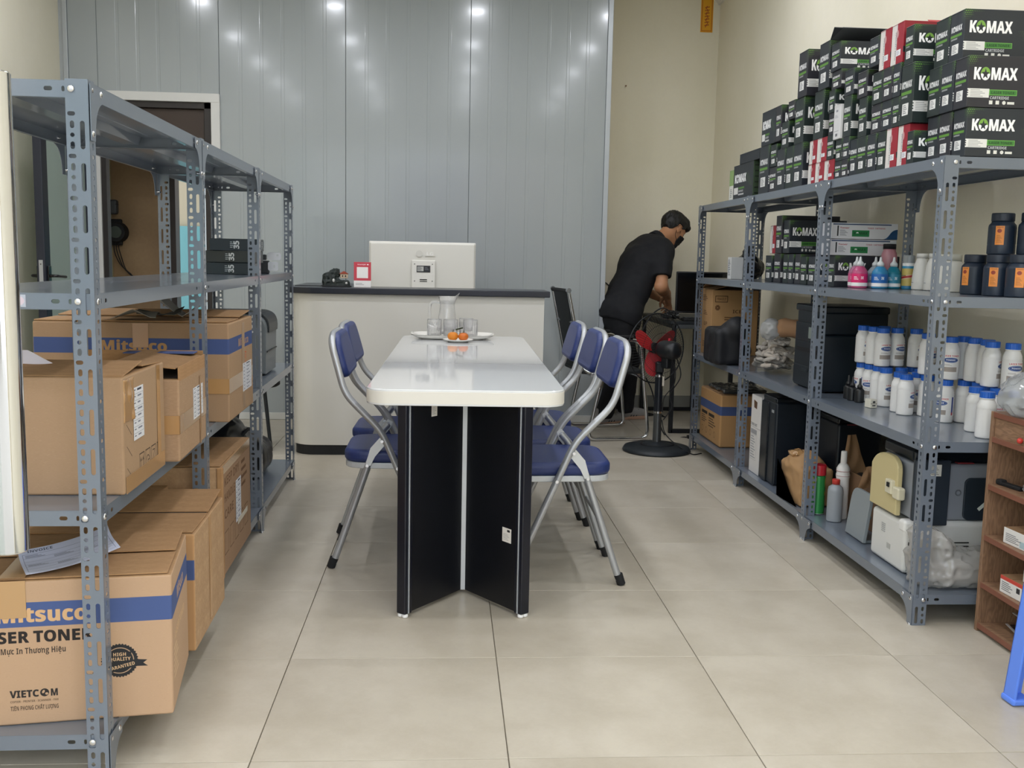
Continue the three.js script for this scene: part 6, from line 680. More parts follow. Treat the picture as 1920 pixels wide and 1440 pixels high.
// ---------------------------------------------------------------- open glass shop door at the left edge with its steel pull handle
{
  const g = new THREE.Group(); g.name = 'door_3'; g.userData.kind = 'structure'; scene.add(g);
  const x = 0.0, z = 2.4;
  const hm = new THREE.MeshPhysicalMaterial({ color: 0xd6d6d8, metalness: 1, roughness: 0.08 });
  const h = struct('pull_handle', new THREE.LatheGeometry([[0, -0.238], [0.0165, -0.238], [0.0185, -0.236], [0.0185, 0.236], [0.0165, 0.238], [0, 0.238]].map((p) => new THREE.Vector2(...p)), 40).translate(x, 1.1, z), hm, g);
  for (const y of [0.95, 1.26]) struct('standoff', cyl(0.01, 0.01, 0.06, 0, 0, 0, 16).rotateZ(Math.PI / 2).translate(x - 0.045, y, z), hm, g);
  struct('glass_leaf', rbx(0.012, 2.2, 0.85, 0.002, x - 0.082, 1.115, z + 0.36), PH(0xf2f7f5, 0.02, { transmission: 1, thickness: 0 }), g);
  for (const y of [0.03, 2.19]) struct('door_rail', rbx(0.03, 0.05, 0.85, 0.003, x - 0.082, y + (y < 1 ? 0.0 : 0), z + 0.36), M.zinc, g);
}

{ const r = part(LR, 'sticker_residue', rbx(0.055, 0.026, 0.0008, 0.0003), S(0xffffff, 0.6, 0, { map: canv(64, 32, (c, w, h) => { c.fillStyle = '#aab0bd'; c.fillRect(0, 0, w, h); c.fillStyle = 'rgba(214,140,150,0.6)'; c.beginPath(); c.ellipse(w * 0.35, h * 0.5, w * 0.35, h * 0.4, 0, 0, 7); c.fill(); c.fillStyle = 'rgba(220,190,198,0.6)'; c.beginPath(); c.ellipse(w * 0.7, h * 0.5, w * 0.25, h * 0.4, 0, 0, 7); c.fill(); }) }), 'pinkish residue of a torn sticker'); r.position.set(-0.168, 1.061, -0.0026); }
// ---------------------------------------------------------------- counter
{
  const C = thing('reception_counter', 'white reception counter with rounded left corner, dark top and dark plinth', 'counter', [0, 0, 0], 0);
  // plan outline (x, z) of the L-shaped counter: front along z = zf, left end turning back
  const outline = (o, back) => { const s = new THREE.Shape(), l = -0.46 - o, f = -(-2.42 + o), r = 1.012 + o, R = 0.13 + o; s.moveTo(r, f); s.lineTo(r, f + back); s.lineTo(l + 0.34 + 2 * o, f + back); s.lineTo(l + 0.34 + 2 * o, f + 0.95); s.lineTo(l, f + 0.95); s.lineTo(l, f + R); s.absarc(l + R, f + R, R, Math.PI, Math.PI * 1.5); s.closePath(); return s; };   // shape y is minus world z
  const slab = (o, back, y0, h, b = 0.002) => { const g = ext(outline(o, back), h, b, 12); g.rotateX(-Math.PI / 2); g.translate(0, y0, 0); return g; };
  part(C, 'plinth', slab(-0.012, 0.3, 0, 0.068), S(0x11141a, 0.5)); part(C, 'counter_body', slab(0, 0.32, 0.062, 0.89), PH(0xdcdad3, 0.34)); part(C, 'counter_top', slab(0.03, 0.36, 0.952, 0.028, 0.004), PH(0x20242e, 0.3), 'dark counter top');
}
{ // desk behind, carrying the monitor
  const d = thing('office_desk', 'low white desk behind the counter, carrying the monitor', 'desk', [0.475, 0, -2.96], 0), w = PH(0xcfcdc6, 0.4); part(d, 'desk_top', rbx(1.0, 0.025, 0.36, 0.004, 0, 0.737, 0), w); for (const s of [-1, 1]) part(d, 'side_panel', rbx(0.02, 0.724, 0.34, 0.003, s * 0.48, 0.362, 0), w); part(d, 'back_panel', rbx(0.94, 0.5, 0.016, 0.003, 0, 0.46, 0.16), w);
  const m = thing('monitor', 'white monitor seen from behind with a maker emblem and dark label plate', 'monitor', [0.288, 0.7497, -2.9], 0.035), p = PH(0xdedcd4, 0.4), p2 = PH(0xe6e4dd, 0.35);
  part(m, 'back_shell', dist(rbx(0.655, 0.385, 0.03, 0.012, 0, 0.315, 0, 4), (x, y, z) => [x, y, z > 0 ? z + 0.012 * (1 - (x / 0.33) ** 2) * (1 - ((y - 0.315) / 0.2) ** 2) : z]), p); part(m, 'bezel', rbx(0.665, 0.395, 0.012, 0.004, 0, 0.315, -0.018), p2); part(m, 'screen', bx(0.62, 0.35, 0.002, 0, 0.315, -0.025), M.blackGloss);
  const pl = part(m, 'mount_plate', rbx(0.148, 0.2, 0.014, 0.006, 0.005, 0.3, 0.03, 2), p2, 'raised square mount plate');
  part(pl, 'label_plate', rbx(0.085, 0.042, 0.002, 0.0006, 0.005, 0.345, 0.038), S(0xffffff, 0.4, 0, { map: canv(160, 80, (c, w, h) => { c.fillStyle = '#1a1c20'; c.fillRect(0, 0, w, h); c.fillStyle = '#b9bab6'; c.fillRect(8, 10, w * 0.46, h * 0.7); lines(c, 12, 14, w * 0.4, h * 0.6, 5, '#4a4c4e'); lines(c, w * 0.6, 16, w * 0.35, h * 0.5, 3, '#6d7178'); }) })); part(pl, 'port', merge([rbx(0.045, 0.006, 0.002, 0.0006, 0.005, 0.279, 0.038), rbx(0.045, 0.004, 0.002, 0.0006, 0.005, 0.268, 0.038)]), M.blackMatte);
  part(pl, 'screw', merge([[-0.05, 0.375], [0.06, 0.375], [-0.05, 0.27], [0.06, 0.27]].map(([x, y]) => cyl(0.0035, 0.0035, 0.002, 0, 0, 0, 8).rotateX(Math.PI / 2).translate(x, y, 0.0375))), S(0x55554f, 0.5)); part(m, 'hinge', merge([rbx(0.13, 0.03, 0.03, 0.006, 0.005, 0.2, 0.03), rbx(0.09, 0.2, 0.03, 0.008, 0.005, 0.11, 0.015)]), p2); part(m, 'stand_base', rbx(0.26, 0.014, 0.2, 0.006, 0, 0.0075, 0), p);
  const em = S(0xd3d1c9, 0.3), e = part(m, 'emblem', new THREE.CylinderGeometry(0.02, 0.02, 0.002, 24).rotateX(Math.PI / 2).translate(-0.022, 0.44, 0.0245), em); part(e, 'emblem_letters', rbx(0.06, 0.028, 0.001, 0.0003, 0.045, 0.44, 0.024), new THREE.MeshStandardMaterial({ map: canv(128, 64, (c, w, h) => { c.fillStyle = '#dddbd3'; c.fillRect(0, 0, w, h); fitText(c, 'LG', w * 0.1, h * 0.12, w * 0.8, h * 0.74, 'bold', '#ecebe6'); }), roughness: 0.4 }));
}
{ // red payment card stand, its code left out
  const b = thing('card_stand', 'small red and white acrylic card stand on the counter left of the monitor', 'sign', [-0.055, 0.981, -2.53], 0.08); const f = S(0xffffff, 0.3, 0, { map: canv(192, 288, (c, w, h) => { c.fillStyle = '#c02238'; c.fillRect(0, 0, w, h * 0.74); c.fillStyle = '#e6e4e2'; c.fillRect(0, h * 0.74, w, h * 0.26); c.fillStyle = '#e9e7e4'; c.fillRect(w * 0.17, h * 0.2, w * 0.66, h * 0.44); fitText(c, 'VietQR', w * 0.2, h * 0.075, w * 0.5, h * 0.045, 'bold', '#f0d7da'); c.fillStyle = '#f4eaea'; c.fillRect(w * 0.76, h * 0.08, w * 0.1, h * 0.04); lines(c, w * 0.1, h * 0.83, w * 0.7, h * 0.1, 2, '#8d8a8a'); }) });
  const p = part(b, 'card', rbx(0.1, 0.148, 0.004, 0.001, 0, 0.078, 0), f); p.rotation.x = -0.1; const q = part(b, 'back_leg', rbx(0.1, 0.003, 0.05, 0.001, 0, 0.002, -0.026), PH(0xdfe3e4, 0.1, { transmission: 0.6, thickness: 0 }));
}
{ // little miniature landscape ornament
  const b = thing('ornament', 'small dark green miniature landscape ornament with a tiny house on the counter', 'ornament', [-0.215, 0.981, -2.6], 0.2); part(b, 'rock', nets((x, y, z) => Math.max(smin(sdBox(x, y, z, [0, 0.02, 0], [0.075, 0.02, 0.045], 0.012), smin(ell(x, y, z, [-0.035, 0.05, 0], [0.045, 0.045, 0.035]), ell(x, y, z, [0.0, 0.085, -0.01], [0.022, 0.03, 0.02]), 0.02), 0.02) + 0.012 * crush(x, y, z, 40), 0.001 - y), [-0.1, -0.005, -0.07], [0.1, 0.13, 0.07], 0.004), S(0x17211f, 0.6));
  const hs = part(b, 'tiny_house', rbx(0.045, 0.026, 0.035, 0.002, 0.045, 0.066, 0.0), S(0xcdb9a0, 0.6)); part(hs, 'tiny_roof', ext(shape([[-0.028, 0], [0.028, 0], [0.0, 0.016]]), 0.042).translate(0.045, 0.079, -0.021), S(0xa2452e, 0.6)); part(hs, 'tiny_window', merge([rbx(0.007, 0.01, 0.002, 0.0005, 0.035, 0.066, 0.018), rbx(0.007, 0.01, 0.002, 0.0005, 0.053, 0.066, 0.018)]), M.black); part(b, 'white_pebble', merge([new THREE.SphereGeometry(0.009, 10, 8).scale(0.8, 1.2, 0.7).translate(-0.02, 0.04, 0.045), new THREE.SphereGeometry(0.007, 10, 8).translate(0.055, 0.025, 0.045)]), S(0xd6d6d4, 0.5));
  part(b, 'stand', rbx(0.17, 0.01, 0.1, 0.003, 0, 0.0053, 0), M.blackMatte);
  const k = thing('tray_mat', 'dark triangular mat lying on the counter beside the ornament', 'mat', [-0.36, 0.9815, -2.62], 0.1); part(k, 'mat_sheet', ext(shape([[-0.1, 0], [0.1, 0], [0.1, 0.05], [0.02, 0.06]]), 0.004).rotateX(-Math.PI / 2), S(0x2a3230, 0.6)); part(k, 'mat_rim', ext(shape([[-0.1, 0], [0.1, 0], [0.1, 0.004], [-0.09, 0.004]]), 0.006).rotateX(-Math.PI / 2), M.blackMatte);
}
// ---------------------------------------------------------------- on the meeting table
{
  const TY = 0.7523, gl = PH(0xffffff, 0.06, { transmission: 0.9, thickness: 0.01, ior: 1.46 }), china = PH(0xe9e6de, 0.15);
  const zc = -1.78, xc = 0.475;
  { const t = thing('serving_tray', 'white oblong serving tray with glasses and a pitcher at the far end of the table', 'tray', [xc, TY, zc], -0.03); const o = (k, y) => { const s = rrShape(0.34 + k, 0.24 + k * 0.7, 0.05); return s; };
    const base = ext(rrShape(0.31, 0.2, 0.04), 0.005, 0.002, 8).rotateX(-Math.PI / 2).translate(0, 0.002, 0); part(t, 'tray_base', base, china);
    const rim = dist(new THREE.RingGeometry(0.9, 1.3, 48, 4), (x, y) => { const r = Math.hypot(x, y), a = Math.atan2(y, x), c = Math.cos(a), s = Math.sin(a), p = 4, q = Math.pow(Math.pow(Math.abs(c), p) + Math.pow(Math.abs(s), p), -1 / p), k = (r - 0.9) / 0.4, R = 0.5 * (0.92 + 0.38 * k); return [c * q * R * 0.33, 0.004 + 0.02 * k * k + (Math.abs(c) > 0.93 ? 0.006 * k : 0), -s * q * R * 0.22]; }); const rim2 = rim.clone(); rim2.translate(0, -0.003, 0); part(t, 'tray_rim', merge([rim, rim2]), new THREE.MeshPhysicalMaterial({ color: 0xe9e6de, roughness: 0.15, side: THREE.DoubleSide })); }
  { const b = thing('glass_pitcher', 'clear glass water pitcher with handle standing on the serving tray', 'pitcher', [xc - 0.03, TY + 0.0095, zc - 0.045], 0);
    const out = [[0, 0], [0.05, 0], [0.054, 0.006], [0.053, 0.03], [0.047, 0.09], [0.04, 0.14], [0.0385, 0.165], [0.042, 0.18], [0.05, 0.205]], inn = [[0.0475, 0.205], [0.0395, 0.18], [0.036, 0.165], [0.0375, 0.14], [0.0445, 0.09], [0.05, 0.03], [0.048, 0.012], [0, 0.01]];
    part(b, 'pitcher_body', dist(lathe([...out, ...inn], 40), (x, y, z) => { const k = Math.max(0, (y - 0.165) / 0.04), a = Math.atan2(z, x), f = Math.exp(-((a / 0.38) ** 2)); return [x * (1 + 0.28 * k * k * f), y + 0.02 * k * k * f, z * (1 - 0.2 * k * f)]; }), gl); part(b, 'handle', tube([[-0.04, 0.175, 0], [-0.075, 0.175, 0], [-0.09, 0.155, 0], [-0.092, 0.11, 0], [-0.085, 0.06, 0], [-0.055, 0.03, 0]], 0.0075, 30, 10), gl);
    part(b, 'ring_band', merge([0.168, 0.174, 0.18].map((y, i) => new THREE.TorusGeometry(0.0392 + i * 0.0014, 0.0013, 8, 32).rotateX(Math.PI / 2).translate(0, y, 0))), gl); }
  const cup = lathe([[0, 0], [0.033, 0], [0.0355, 0.004], [0.0375, 0.09], [0.0365, 0.0915], [0.0355, 0.09], [0.0338, 0.01], [0, 0.008]], 28), flute = (() => { const a = []; for (let i = 0; i < 20; i++) a.push(tr(cyl(0.0014, 0.0012, 0.066, 0, 0, 0, 6), 0.0368 * Math.cos(i * 0.31416), 0.042, 0.0362 * Math.sin(i * 0.31416))); return merge(a); })();
  const rimG = new THREE.TorusGeometry(0.0366, 0.0013, 8, 28).rotateX(Math.PI / 2).translate(0, 0.0905, 0);
  [[-0.095, 0.055, 'front left of the pitcher'], [-0.012, 0.06, 'in the middle before the pitcher'], [0.09, 0.055, 'front right of the pitcher'], [0.07, -0.055, 'behind right of the pitcher']].forEach(([x, z, o]) => { const b = thing('drinking_glass', `clear fluted drinking glass on the serving tray, ${o}`, 'glass', [xc + x, TY + 0.0095, zc + z], rnd(), 'drinking glasses on the tray'); part(b, 'glass_body', cup, gl); part(b, 'glass_flutes', flute, gl); part(b, 'rim', rimG, gl); });
  { const px = xc + 0.025, pz = -1.555; const p = thing('plate', 'small white plate holding two tangerines before the serving tray', 'plate', [px, TY, pz], 0); part(p, 'plate_dish', lathe([[0, 0], [0.05, 0], [0.052, 0.003], [0.075, 0.012], [0.077, 0.014], [0.0745, 0.0145], [0.05, 0.006], [0, 0.005]], 36), china); part(p, 'foot_ring', new THREE.TorusGeometry(0.046, 0.003, 8, 30).rotateX(Math.PI / 2).translate(0, 0.002, 0), china);
    const peel = PH(0xd9821c, 0.4, { bumpMap: rep(noiseTex(128, [[64, 1], [32, 0.5]], (v) => [v * 255, v * 255, v * 255], true), 3, 2), bumpScale: 0.0012 }), peel2 = PH(0xc96a1e, 0.42);
    const fruit = (x, z, r, m, l, leaf) => { const b = thing('tangerine', l, 'fruit', [px + x, TY + 0.0055, pz + z], 0, 'tangerines on the plate'); part(b, 'peel', dist(new THREE.SphereGeometry(r, 28, 20), (a, y, c) => { const d = Math.hypot(a, c) / r; return [a, r * 0.84 + y * 0.84 - (y > 0 ? 0.006 * Math.exp(-d * d * 14) : 0), c]; }), m); part(b, 'stem', pipe([[0, r * 1.62, 0], [0.003, r * 1.62 + 0.012, 0.002]], 0.0017, 0.004, 6), S(0x3c4a22, 0.7)); if (leaf) part(b, 'leaf', dist(new THREE.PlaneGeometry(0.036, 0.016, 10, 4), (a, y) => [a - 0.02 - 0.0, r * 1.72 + 0.012 - 0.01 * ((a + 0.018) / 0.036) * -1 - 0.004 * Math.cos(y * 300), y * Math.sqrt(Math.max(0, 1 - (a / 0.018) ** 2))]), new THREE.MeshStandardMaterial({ color: 0x24381d, roughness: 0.5, side: THREE.DoubleSide })); };
    fruit(-0.026, 0.0, 0.027, peel, 'yellow orange tangerine on the left of the plate', 0); fruit(0.026, 0.004, 0.0255, peel2, 'deeper orange tangerine with a green leaf, on the right of the plate', 1); }
}
// ---------------------------------------------------------------- cantilever visitor chair behind the counter end
{
  const g = thing('visitor_chair', 'black mesh visitor chair on a chrome sled frame beside the counter', 'chair', [1.5, 0, -3.23], 0.13); const hw = 0.265, r = 0.0125, ch = M.chrome, bm = S(0x14191c, 0.65);
  for (const s of [-1, 1]) { const z = s * hw; part(g, 'sled_frame', pipe([[-0.31, 0.97, s * 0.215], [-0.2, 0.45, s * 0.215], [-0.08, 0.44, z], [-0.17, 0.013, z], [0.245, 0.013, z], [0.17, 0.66, z], [-0.235, 0.66, s * 0.225]], r, 0.06, 10, 6), ch); part(g, 'arm_pad', rbx(0.2, 0.02, 0.045, 0.008, 0.02, 0.682, z, 2), M.blackMatte); part(g, 'end_cap', cyl(0.0155, 0.0155, 0.03, 0, 0, 0, 12).rotateX(Math.PI / 2).translate(-0.312, 0.975, s * 0.222), M.chrome); }
  part(g, 'top_bar', cyl(0.014, 0.014, 0.42, 0, 0, 0, 12).rotateX(Math.PI / 2).translate(-0.312, 0.97, 0), M.blackMatte); part(g, 'back_bar', pipe([[-0.268, 0.77, 0.215], [-0.262, 0.765, 0], [-0.268, 0.77, -0.215]], 0.011, 0.05), S(0x8d9094, 0.3, 0.6));
  part(g, 'back_mesh', dist(new THREE.BoxGeometry(0.006, 0.5, 0.4, 1, 8, 6), (x, y, z) => [x - 0.255 - (y / 0.5) * 0.105 + 0.012 * (1 - (z / 0.2) ** 2) * -1, y + 0.715, z]), bm); part(g, 'seat_mesh', dist(rbx(0.42, 0.03, 0.46, 0.012, 0.0, 0.45, 0, 3), (x, y, z) => [x, y - 0.012 * Math.max(0, 1 - (z / 0.2) ** 2), z]), bm); for (const x of [0.16, -0.15]) part(g, 'seat_bar', cyl(0.011, 0.011, 0.53, 0, 0, 0, 10).rotateX(Math.PI / 2).translate(x, 0.43, 0), ch);
}
// ---------------------------------------------------------------- pedestal fan seen from behind
{
  const g = thing('pedestal_fan', 'black pedestal fan with three red blades, seen from behind', 'fan', [1.755, 0, -2.63], 0), k = PH(0x15191d, 0.4), wire = S(0x23272a, 0.4, 0.4);
  part(g, 'base', lathe([[0, 0], [0.205, 0], [0.212, 0.008], [0.2, 0.03], [0.15, 0.042], [0.1, 0.046], [0.08, 0.05], [0.045, 0.06], [0, 0.06]], 40), PH(0x1d2328, 0.5)); part(g, 'base_ring', new THREE.TorusGeometry(0.1, 0.006, 8, 30).rotateX(Math.PI / 2).scale(1, 0.8, 0.8).translate(0, 0.047, 0.02), M.blackMatte);
  part(g, 'lower_pole', cyl(0.025, 0.027, 0.2, 0, 0.15, 0, 20), S(0x5c5f60, 0.3, 0.7), 'worn grey metal lower pole'); part(g, 'upper_pole', lathe([[0, 0.24], [0.024, 0.24], [0.026, 0.25], [0.024, 0.47], [0.02, 0.49], [0, 0.49]], 20), PH(0x141a22, 0.25)); for (const y of [0.472, 0.245]) part(g, 'clamp_ring', cyl(0.0262, 0.0262, 0.012, 0, y, 0, 20), M.chrome, 'bright metal clamp ring'); part(g, 'tag', rbx(0.012, 0.06, 0.002, 0.0005, 0.022, 0.44, 0.022), S(0xc8c0b2, 0.6)); part(g, 'switch_box', rbx(0.05, 0.07, 0.05, 0.012, 0, 0.525, 0, 2), k);
  const a = 0.46, H = new THREE.Group(); H.name = 'head'; g.add(H); H.position.set(0.01, 0.637, 0); H.rotation.y = a;   // local -z is the blowing side
  part(H, 'motor', lathe([[0, -0.13], [0.03, -0.128], [0.052, -0.11], [0.058, -0.07], [0.056, -0.0], [0.05, 0.02], [0.03, 0.03], [0, 0.032]], 26).rotateX(-Math.PI / 2).translate(0, 0, 0.02), k); part(H, 'neck', rbx(0.045, 0.1, 0.06, 0.012, 0, -0.065, 0.05, 2), k); part(H, 'red_knob', cyl(0.008, 0.009, 0.02, 0, 0.062, 0.07, 12), S(0xb32632, 0.35), 'small red knob');
  const red = PH(0xb81c26, 0.35); const bs = new THREE.Shape(); bs.moveTo(0.02, -0.03); bs.bezierCurveTo(0.08, -0.06, 0.15, -0.07, 0.175, -0.02); bs.bezierCurveTo(0.185, 0.02, 0.15, 0.05, 0.1, 0.045); bs.bezierCurveTo(0.06, 0.04, 0.03, 0.035, 0.02, 0.025); bs.closePath();
  for (let i = 0; i < 3; i++) { const bl = part(H, 'blade', dist(new THREE.ExtrudeGeometry(bs, { depth: 0.003, bevelEnabled: false, curveSegments: 10 }), (x, y, z) => [x, y, z + y * 0.55 + x * 0.05]), red, 'glossy red blade'); bl.position.set(0, 0, -0.075); bl.rotation.z = 0.5 + i * 2.0944 + 0.05; }
  part(H, 'hub', lathe([[0, 0], [0.032, 0], [0.034, 0.006], [0.034, 0.04], [0.028, 0.05], [0, 0.052]], 24).rotateX(-Math.PI / 2).translate(0, 0, -0.055), M.blackMatte);
  const R = 0.215; part(H, 'guard_rim', new THREE.TorusGeometry(R, 0.0045, 8, 56).translate(0, 0, -0.055), wire);
  const wr = []; for (let i = 0; i < 72; i++) { const t = i / 72 * Math.PI * 2, c = Math.cos(t), s = Math.sin(t); wr.push(tube([[c * 0.055, s * 0.055, 0.005], [c * 0.12, s * 0.12, 0.008], [c * 0.185, s * 0.185, -0.012], [c * R, s * R, -0.055]], 0.0011, 6, 3)); } for (const q of [0.1, 0.15]) wr.push(new THREE.TorusGeometry(q, 0.0013, 4, 40).translate(0, 0, 0.007)); const gw = part(H, 'guard_wires', merge(wr), wire); gw.userData.kind = 'stuff';
  for (const c of [[[0.07, 0.59, 0.06], [0.08, 0.5, 0.09], [0.075, 0.42, 0.07], [0.03, 0.34, 0.03], [0.022, 0.25, 0.03]], [[0.09, 0.6, 0.05], [0.115, 0.48, 0.08], [0.06, 0.36, 0.05], [0.075, 0.29, 0.06], [0.03, 0.2, 0.03]], [[0.02, 0.2, 0.03], [0.04, 0.12, 0.05], [0.1, 0.06, 0.1], [0.19, 0.008, 0.13], [0.26, 0.006, 0.1]]]) part(g, 'cable', tube(c, 0.0035, 30, 6), M.rubber);
}
// ---------------------------------------------------------------- small black desk in the corner with monitor, keyboard and cables
{
  const d = thing('corner_desk', 'small black metal framed desk in the corner behind the right rack', 'desk', [2.19, 0, -3.8], 0), k = S(0x14171b, 0.45, 0.2), L = 1.06, W = 0.46, t = 0.028;
  part(d, 'desk_top', rbx(W, 0.02, L, 0.004, 0, 0.76, 0), S(0x1b2126, 0.45)); for (const [x, z] of [[-W / 2 + t, L / 2 - t / 2], [W / 2 - t, L / 2 - t / 2], [-W / 2 + t, -L / 2 + t / 2], [W / 2 - t, -L / 2 + t / 2]]) part(d, 'leg', rbx(t, 0.75, t, 0.003, x, 0.375, z), k);
  for (const z of [L / 2 - t / 2, -L / 2 + t / 2]) { part(d, 'rail', rbx(W - 2 * t, t, t, 0.003, 0, 0.015, z), k); part(d, 'rail', rbx(W - 2 * t, t, t, 0.003, 0, 0.735, z), S(0x4d5256, 0.4, 0.3)); } for (const x of [-W / 2 + t, W / 2 - t]) part(d, 'rail', rbx(t, t, L - 2 * t, 0.003, x, 0.735, 0), k);
  const m = thing('monitor', 'black monitor on the small corner desk, partly hidden by the right rack', 'monitor', [2.19, 0.7705, -3.5], -0.12), bk = PH(0x07090d, 0.3); part(m, 'screen_frame', rbx(0.42, 0.29, 0.025, 0.006, 0.06, 0.19, 0), bk); part(m, 'screen', bx(0.4, 0.265, 0.002, 0.06, 0.192, 0.0135), PH(0x05070a, 0.12)); part(m, 'stand', merge([rbx(0.05, 0.12, 0.03, 0.006, 0.06, 0.065, -0.03), rbx(0.2, 0.014, 0.15, 0.005, 0.06, 0.0075, -0.02)]), bk);
  const kb = thing('keyboard', 'black keyboard with worn keys on the small corner desk', 'keyboard', [2.235, 0.7705, -3.345], -0.06); part(kb, 'key_bed', rbx(0.36, 0.018, 0.12, 0.005, 0, 0.0095, 0), M.blackMatte); const kk = []; for (let r = 0; r < 4; r++) for (let c = 0; c < 12; c++) kk.push(rbx(0.024, 0.008, 0.022, 0.003, -0.155 + c * 0.0285, 0.022, -0.04 + r * 0.027)); part(kb, 'keys', merge(kk), S(0x2b2f33, 0.35)).userData.kind = 'stuff';
  const cb = thing('cable_tangle', 'tangle of black and white cables heaped on the edge of the corner desk', 'cables', [1.992, 0.7705, -3.4], 0); for (let i = 0; i < 9; i++) { const p = []; for (let j = 0; j < 7; j++) p.push([rr(-0.05, 0.05), 0.006 + 0.06 * rnd(), rr(-0.12, 0.12)]); part(cb, 'cable', tube(p, i === 3 ? 0.004 : 0.0035, 40, 5), i === 3 ? S(0xb9bcc0, 0.5) : M.rubber); }
  const ac = thing('power_adapter', 'black box shaped power adapter among the cables on the corner desk', 'adapter', [2.06, 0.7705, -3.8], 0.3); part(ac, 'adapter_case', rbx(0.07, 0.022, 0.12, 0.008, 0, 0.0115, 0, 2), M.blackMatte); part(ac, 'adapter_label', rbx(0.05, 0.001, 0.06, 0.0003, 0, 0.023, 0), S(0x5b6064, 0.5));
  const hc = thing('hanging_cable', 'long dark cable hanging from the corner desk down to the floor', 'cable', [0, 0, 0], 0); part(hc, 'cable_run', tube([[2.0, 0.79, -3.3], [1.9, 0.86, -3.26], [1.8, 0.78, -3.25], [1.74, 0.6, -3.25], [1.78, 0.42, -3.24], [1.84, 0.3, -3.24], [1.93, 0.005, -3.2], [2.06, 0.004, -3.1]], 0.0045, 60, 6), M.rubber); part(hc, 'plug', rbx(0.025, 0.02, 0.04, 0.005, 2.07, 0.0105, -3.08), M.blackMatte);
  const wc = thing('wall_cable', 'thin dark cable hanging on the yellow alcove wall', 'cable', [0, 0, 0], 0); part(wc, 'cable_run', tube([[1.6, 1.04, -4.395], [1.68, 1.0, -4.393], [1.8, 0.9, -4.393], [1.9, 0.85, -4.393]], 0.005, 24, 6), M.rubber); part(wc, 'clip', rbx(0.014, 0.01, 0.008, 0.002, 1.62, 1.03, -4.396), S(0x777777, 0.5));
  const fc = thing('floor_cables', 'dark cables lying on the floor behind the man', 'cables', [0, 0, 0], 0); for (let i = 0; i < 4; i++) part(fc, 'cable', tube([[1.56 + i * 0.05, 0.005, -3.98 - i * 0.05], [1.75, 0.005, -4.05 + i * 0.04], [1.95, 0.005, -4.0 - i * 0.06], [2.1, 0.005, -4.12 + i * 0.05]], 0.0045, 24, 5), M.rubber);
}
{ // yellow paper talisman high on the alcove wall
  const b = thing('paper_charm', 'yellow paper strip with red writing hung high on the alcove wall', 'paper charm', [2.4, 3.05, ZA + 0.0015], 0); part(b, 'paper_sheet', rbx(0.095, 0.26, 0.0016, 0.0005, 0, 0.0, 0.0008), S(0xffffff, 0.6, 0, { map: canv(128, 340, (c, w, h) => { c.fillStyle = '#e8a81e'; c.fillRect(0, 0, w, h); c.strokeStyle = '#b3531d'; c.lineWidth = 6; c.strokeRect(w * 0.1, h * 0.04, w * 0.8, h * 0.92); c.strokeStyle = '#9a3a1d'; c.lineWidth = 7; for (let i = 0; i < 7; i++) { const y = h * (0.3 + i * 0.085); c.beginPath(); c.moveTo(w * 0.32, y); c.lineTo(w * 0.7, y - 8); c.moveTo(w * 0.5, y - 16); c.lineTo(w * (0.4 + 0.2 * (i % 2)), y + 16); c.stroke(); } }) })); part(b, 'tack', cyl(0.004, 0.004, 0.004, 0, 0, 0, 8).rotateX(Math.PI / 2).translate(0, 0.122, 0.003), M.zinc);
  const n = thing('wall_nail', 'small nail in the yellow alcove wall', 'nail', [1.79, 2.5, ZA], 0); part(n, 'nail_shank', cyl(0.002, 0.002, 0.02, 0, 0, 0, 6).rotateX(Math.PI / 2).translate(0, 0, 0.01), M.zinc); part(n, 'nail_head', cyl(0.006, 0.006, 0.003, 0, 0, 0, 10).rotateX(Math.PI / 2).translate(0, 0, 0.021), S(0x77563c, 0.6, 0.3));
}
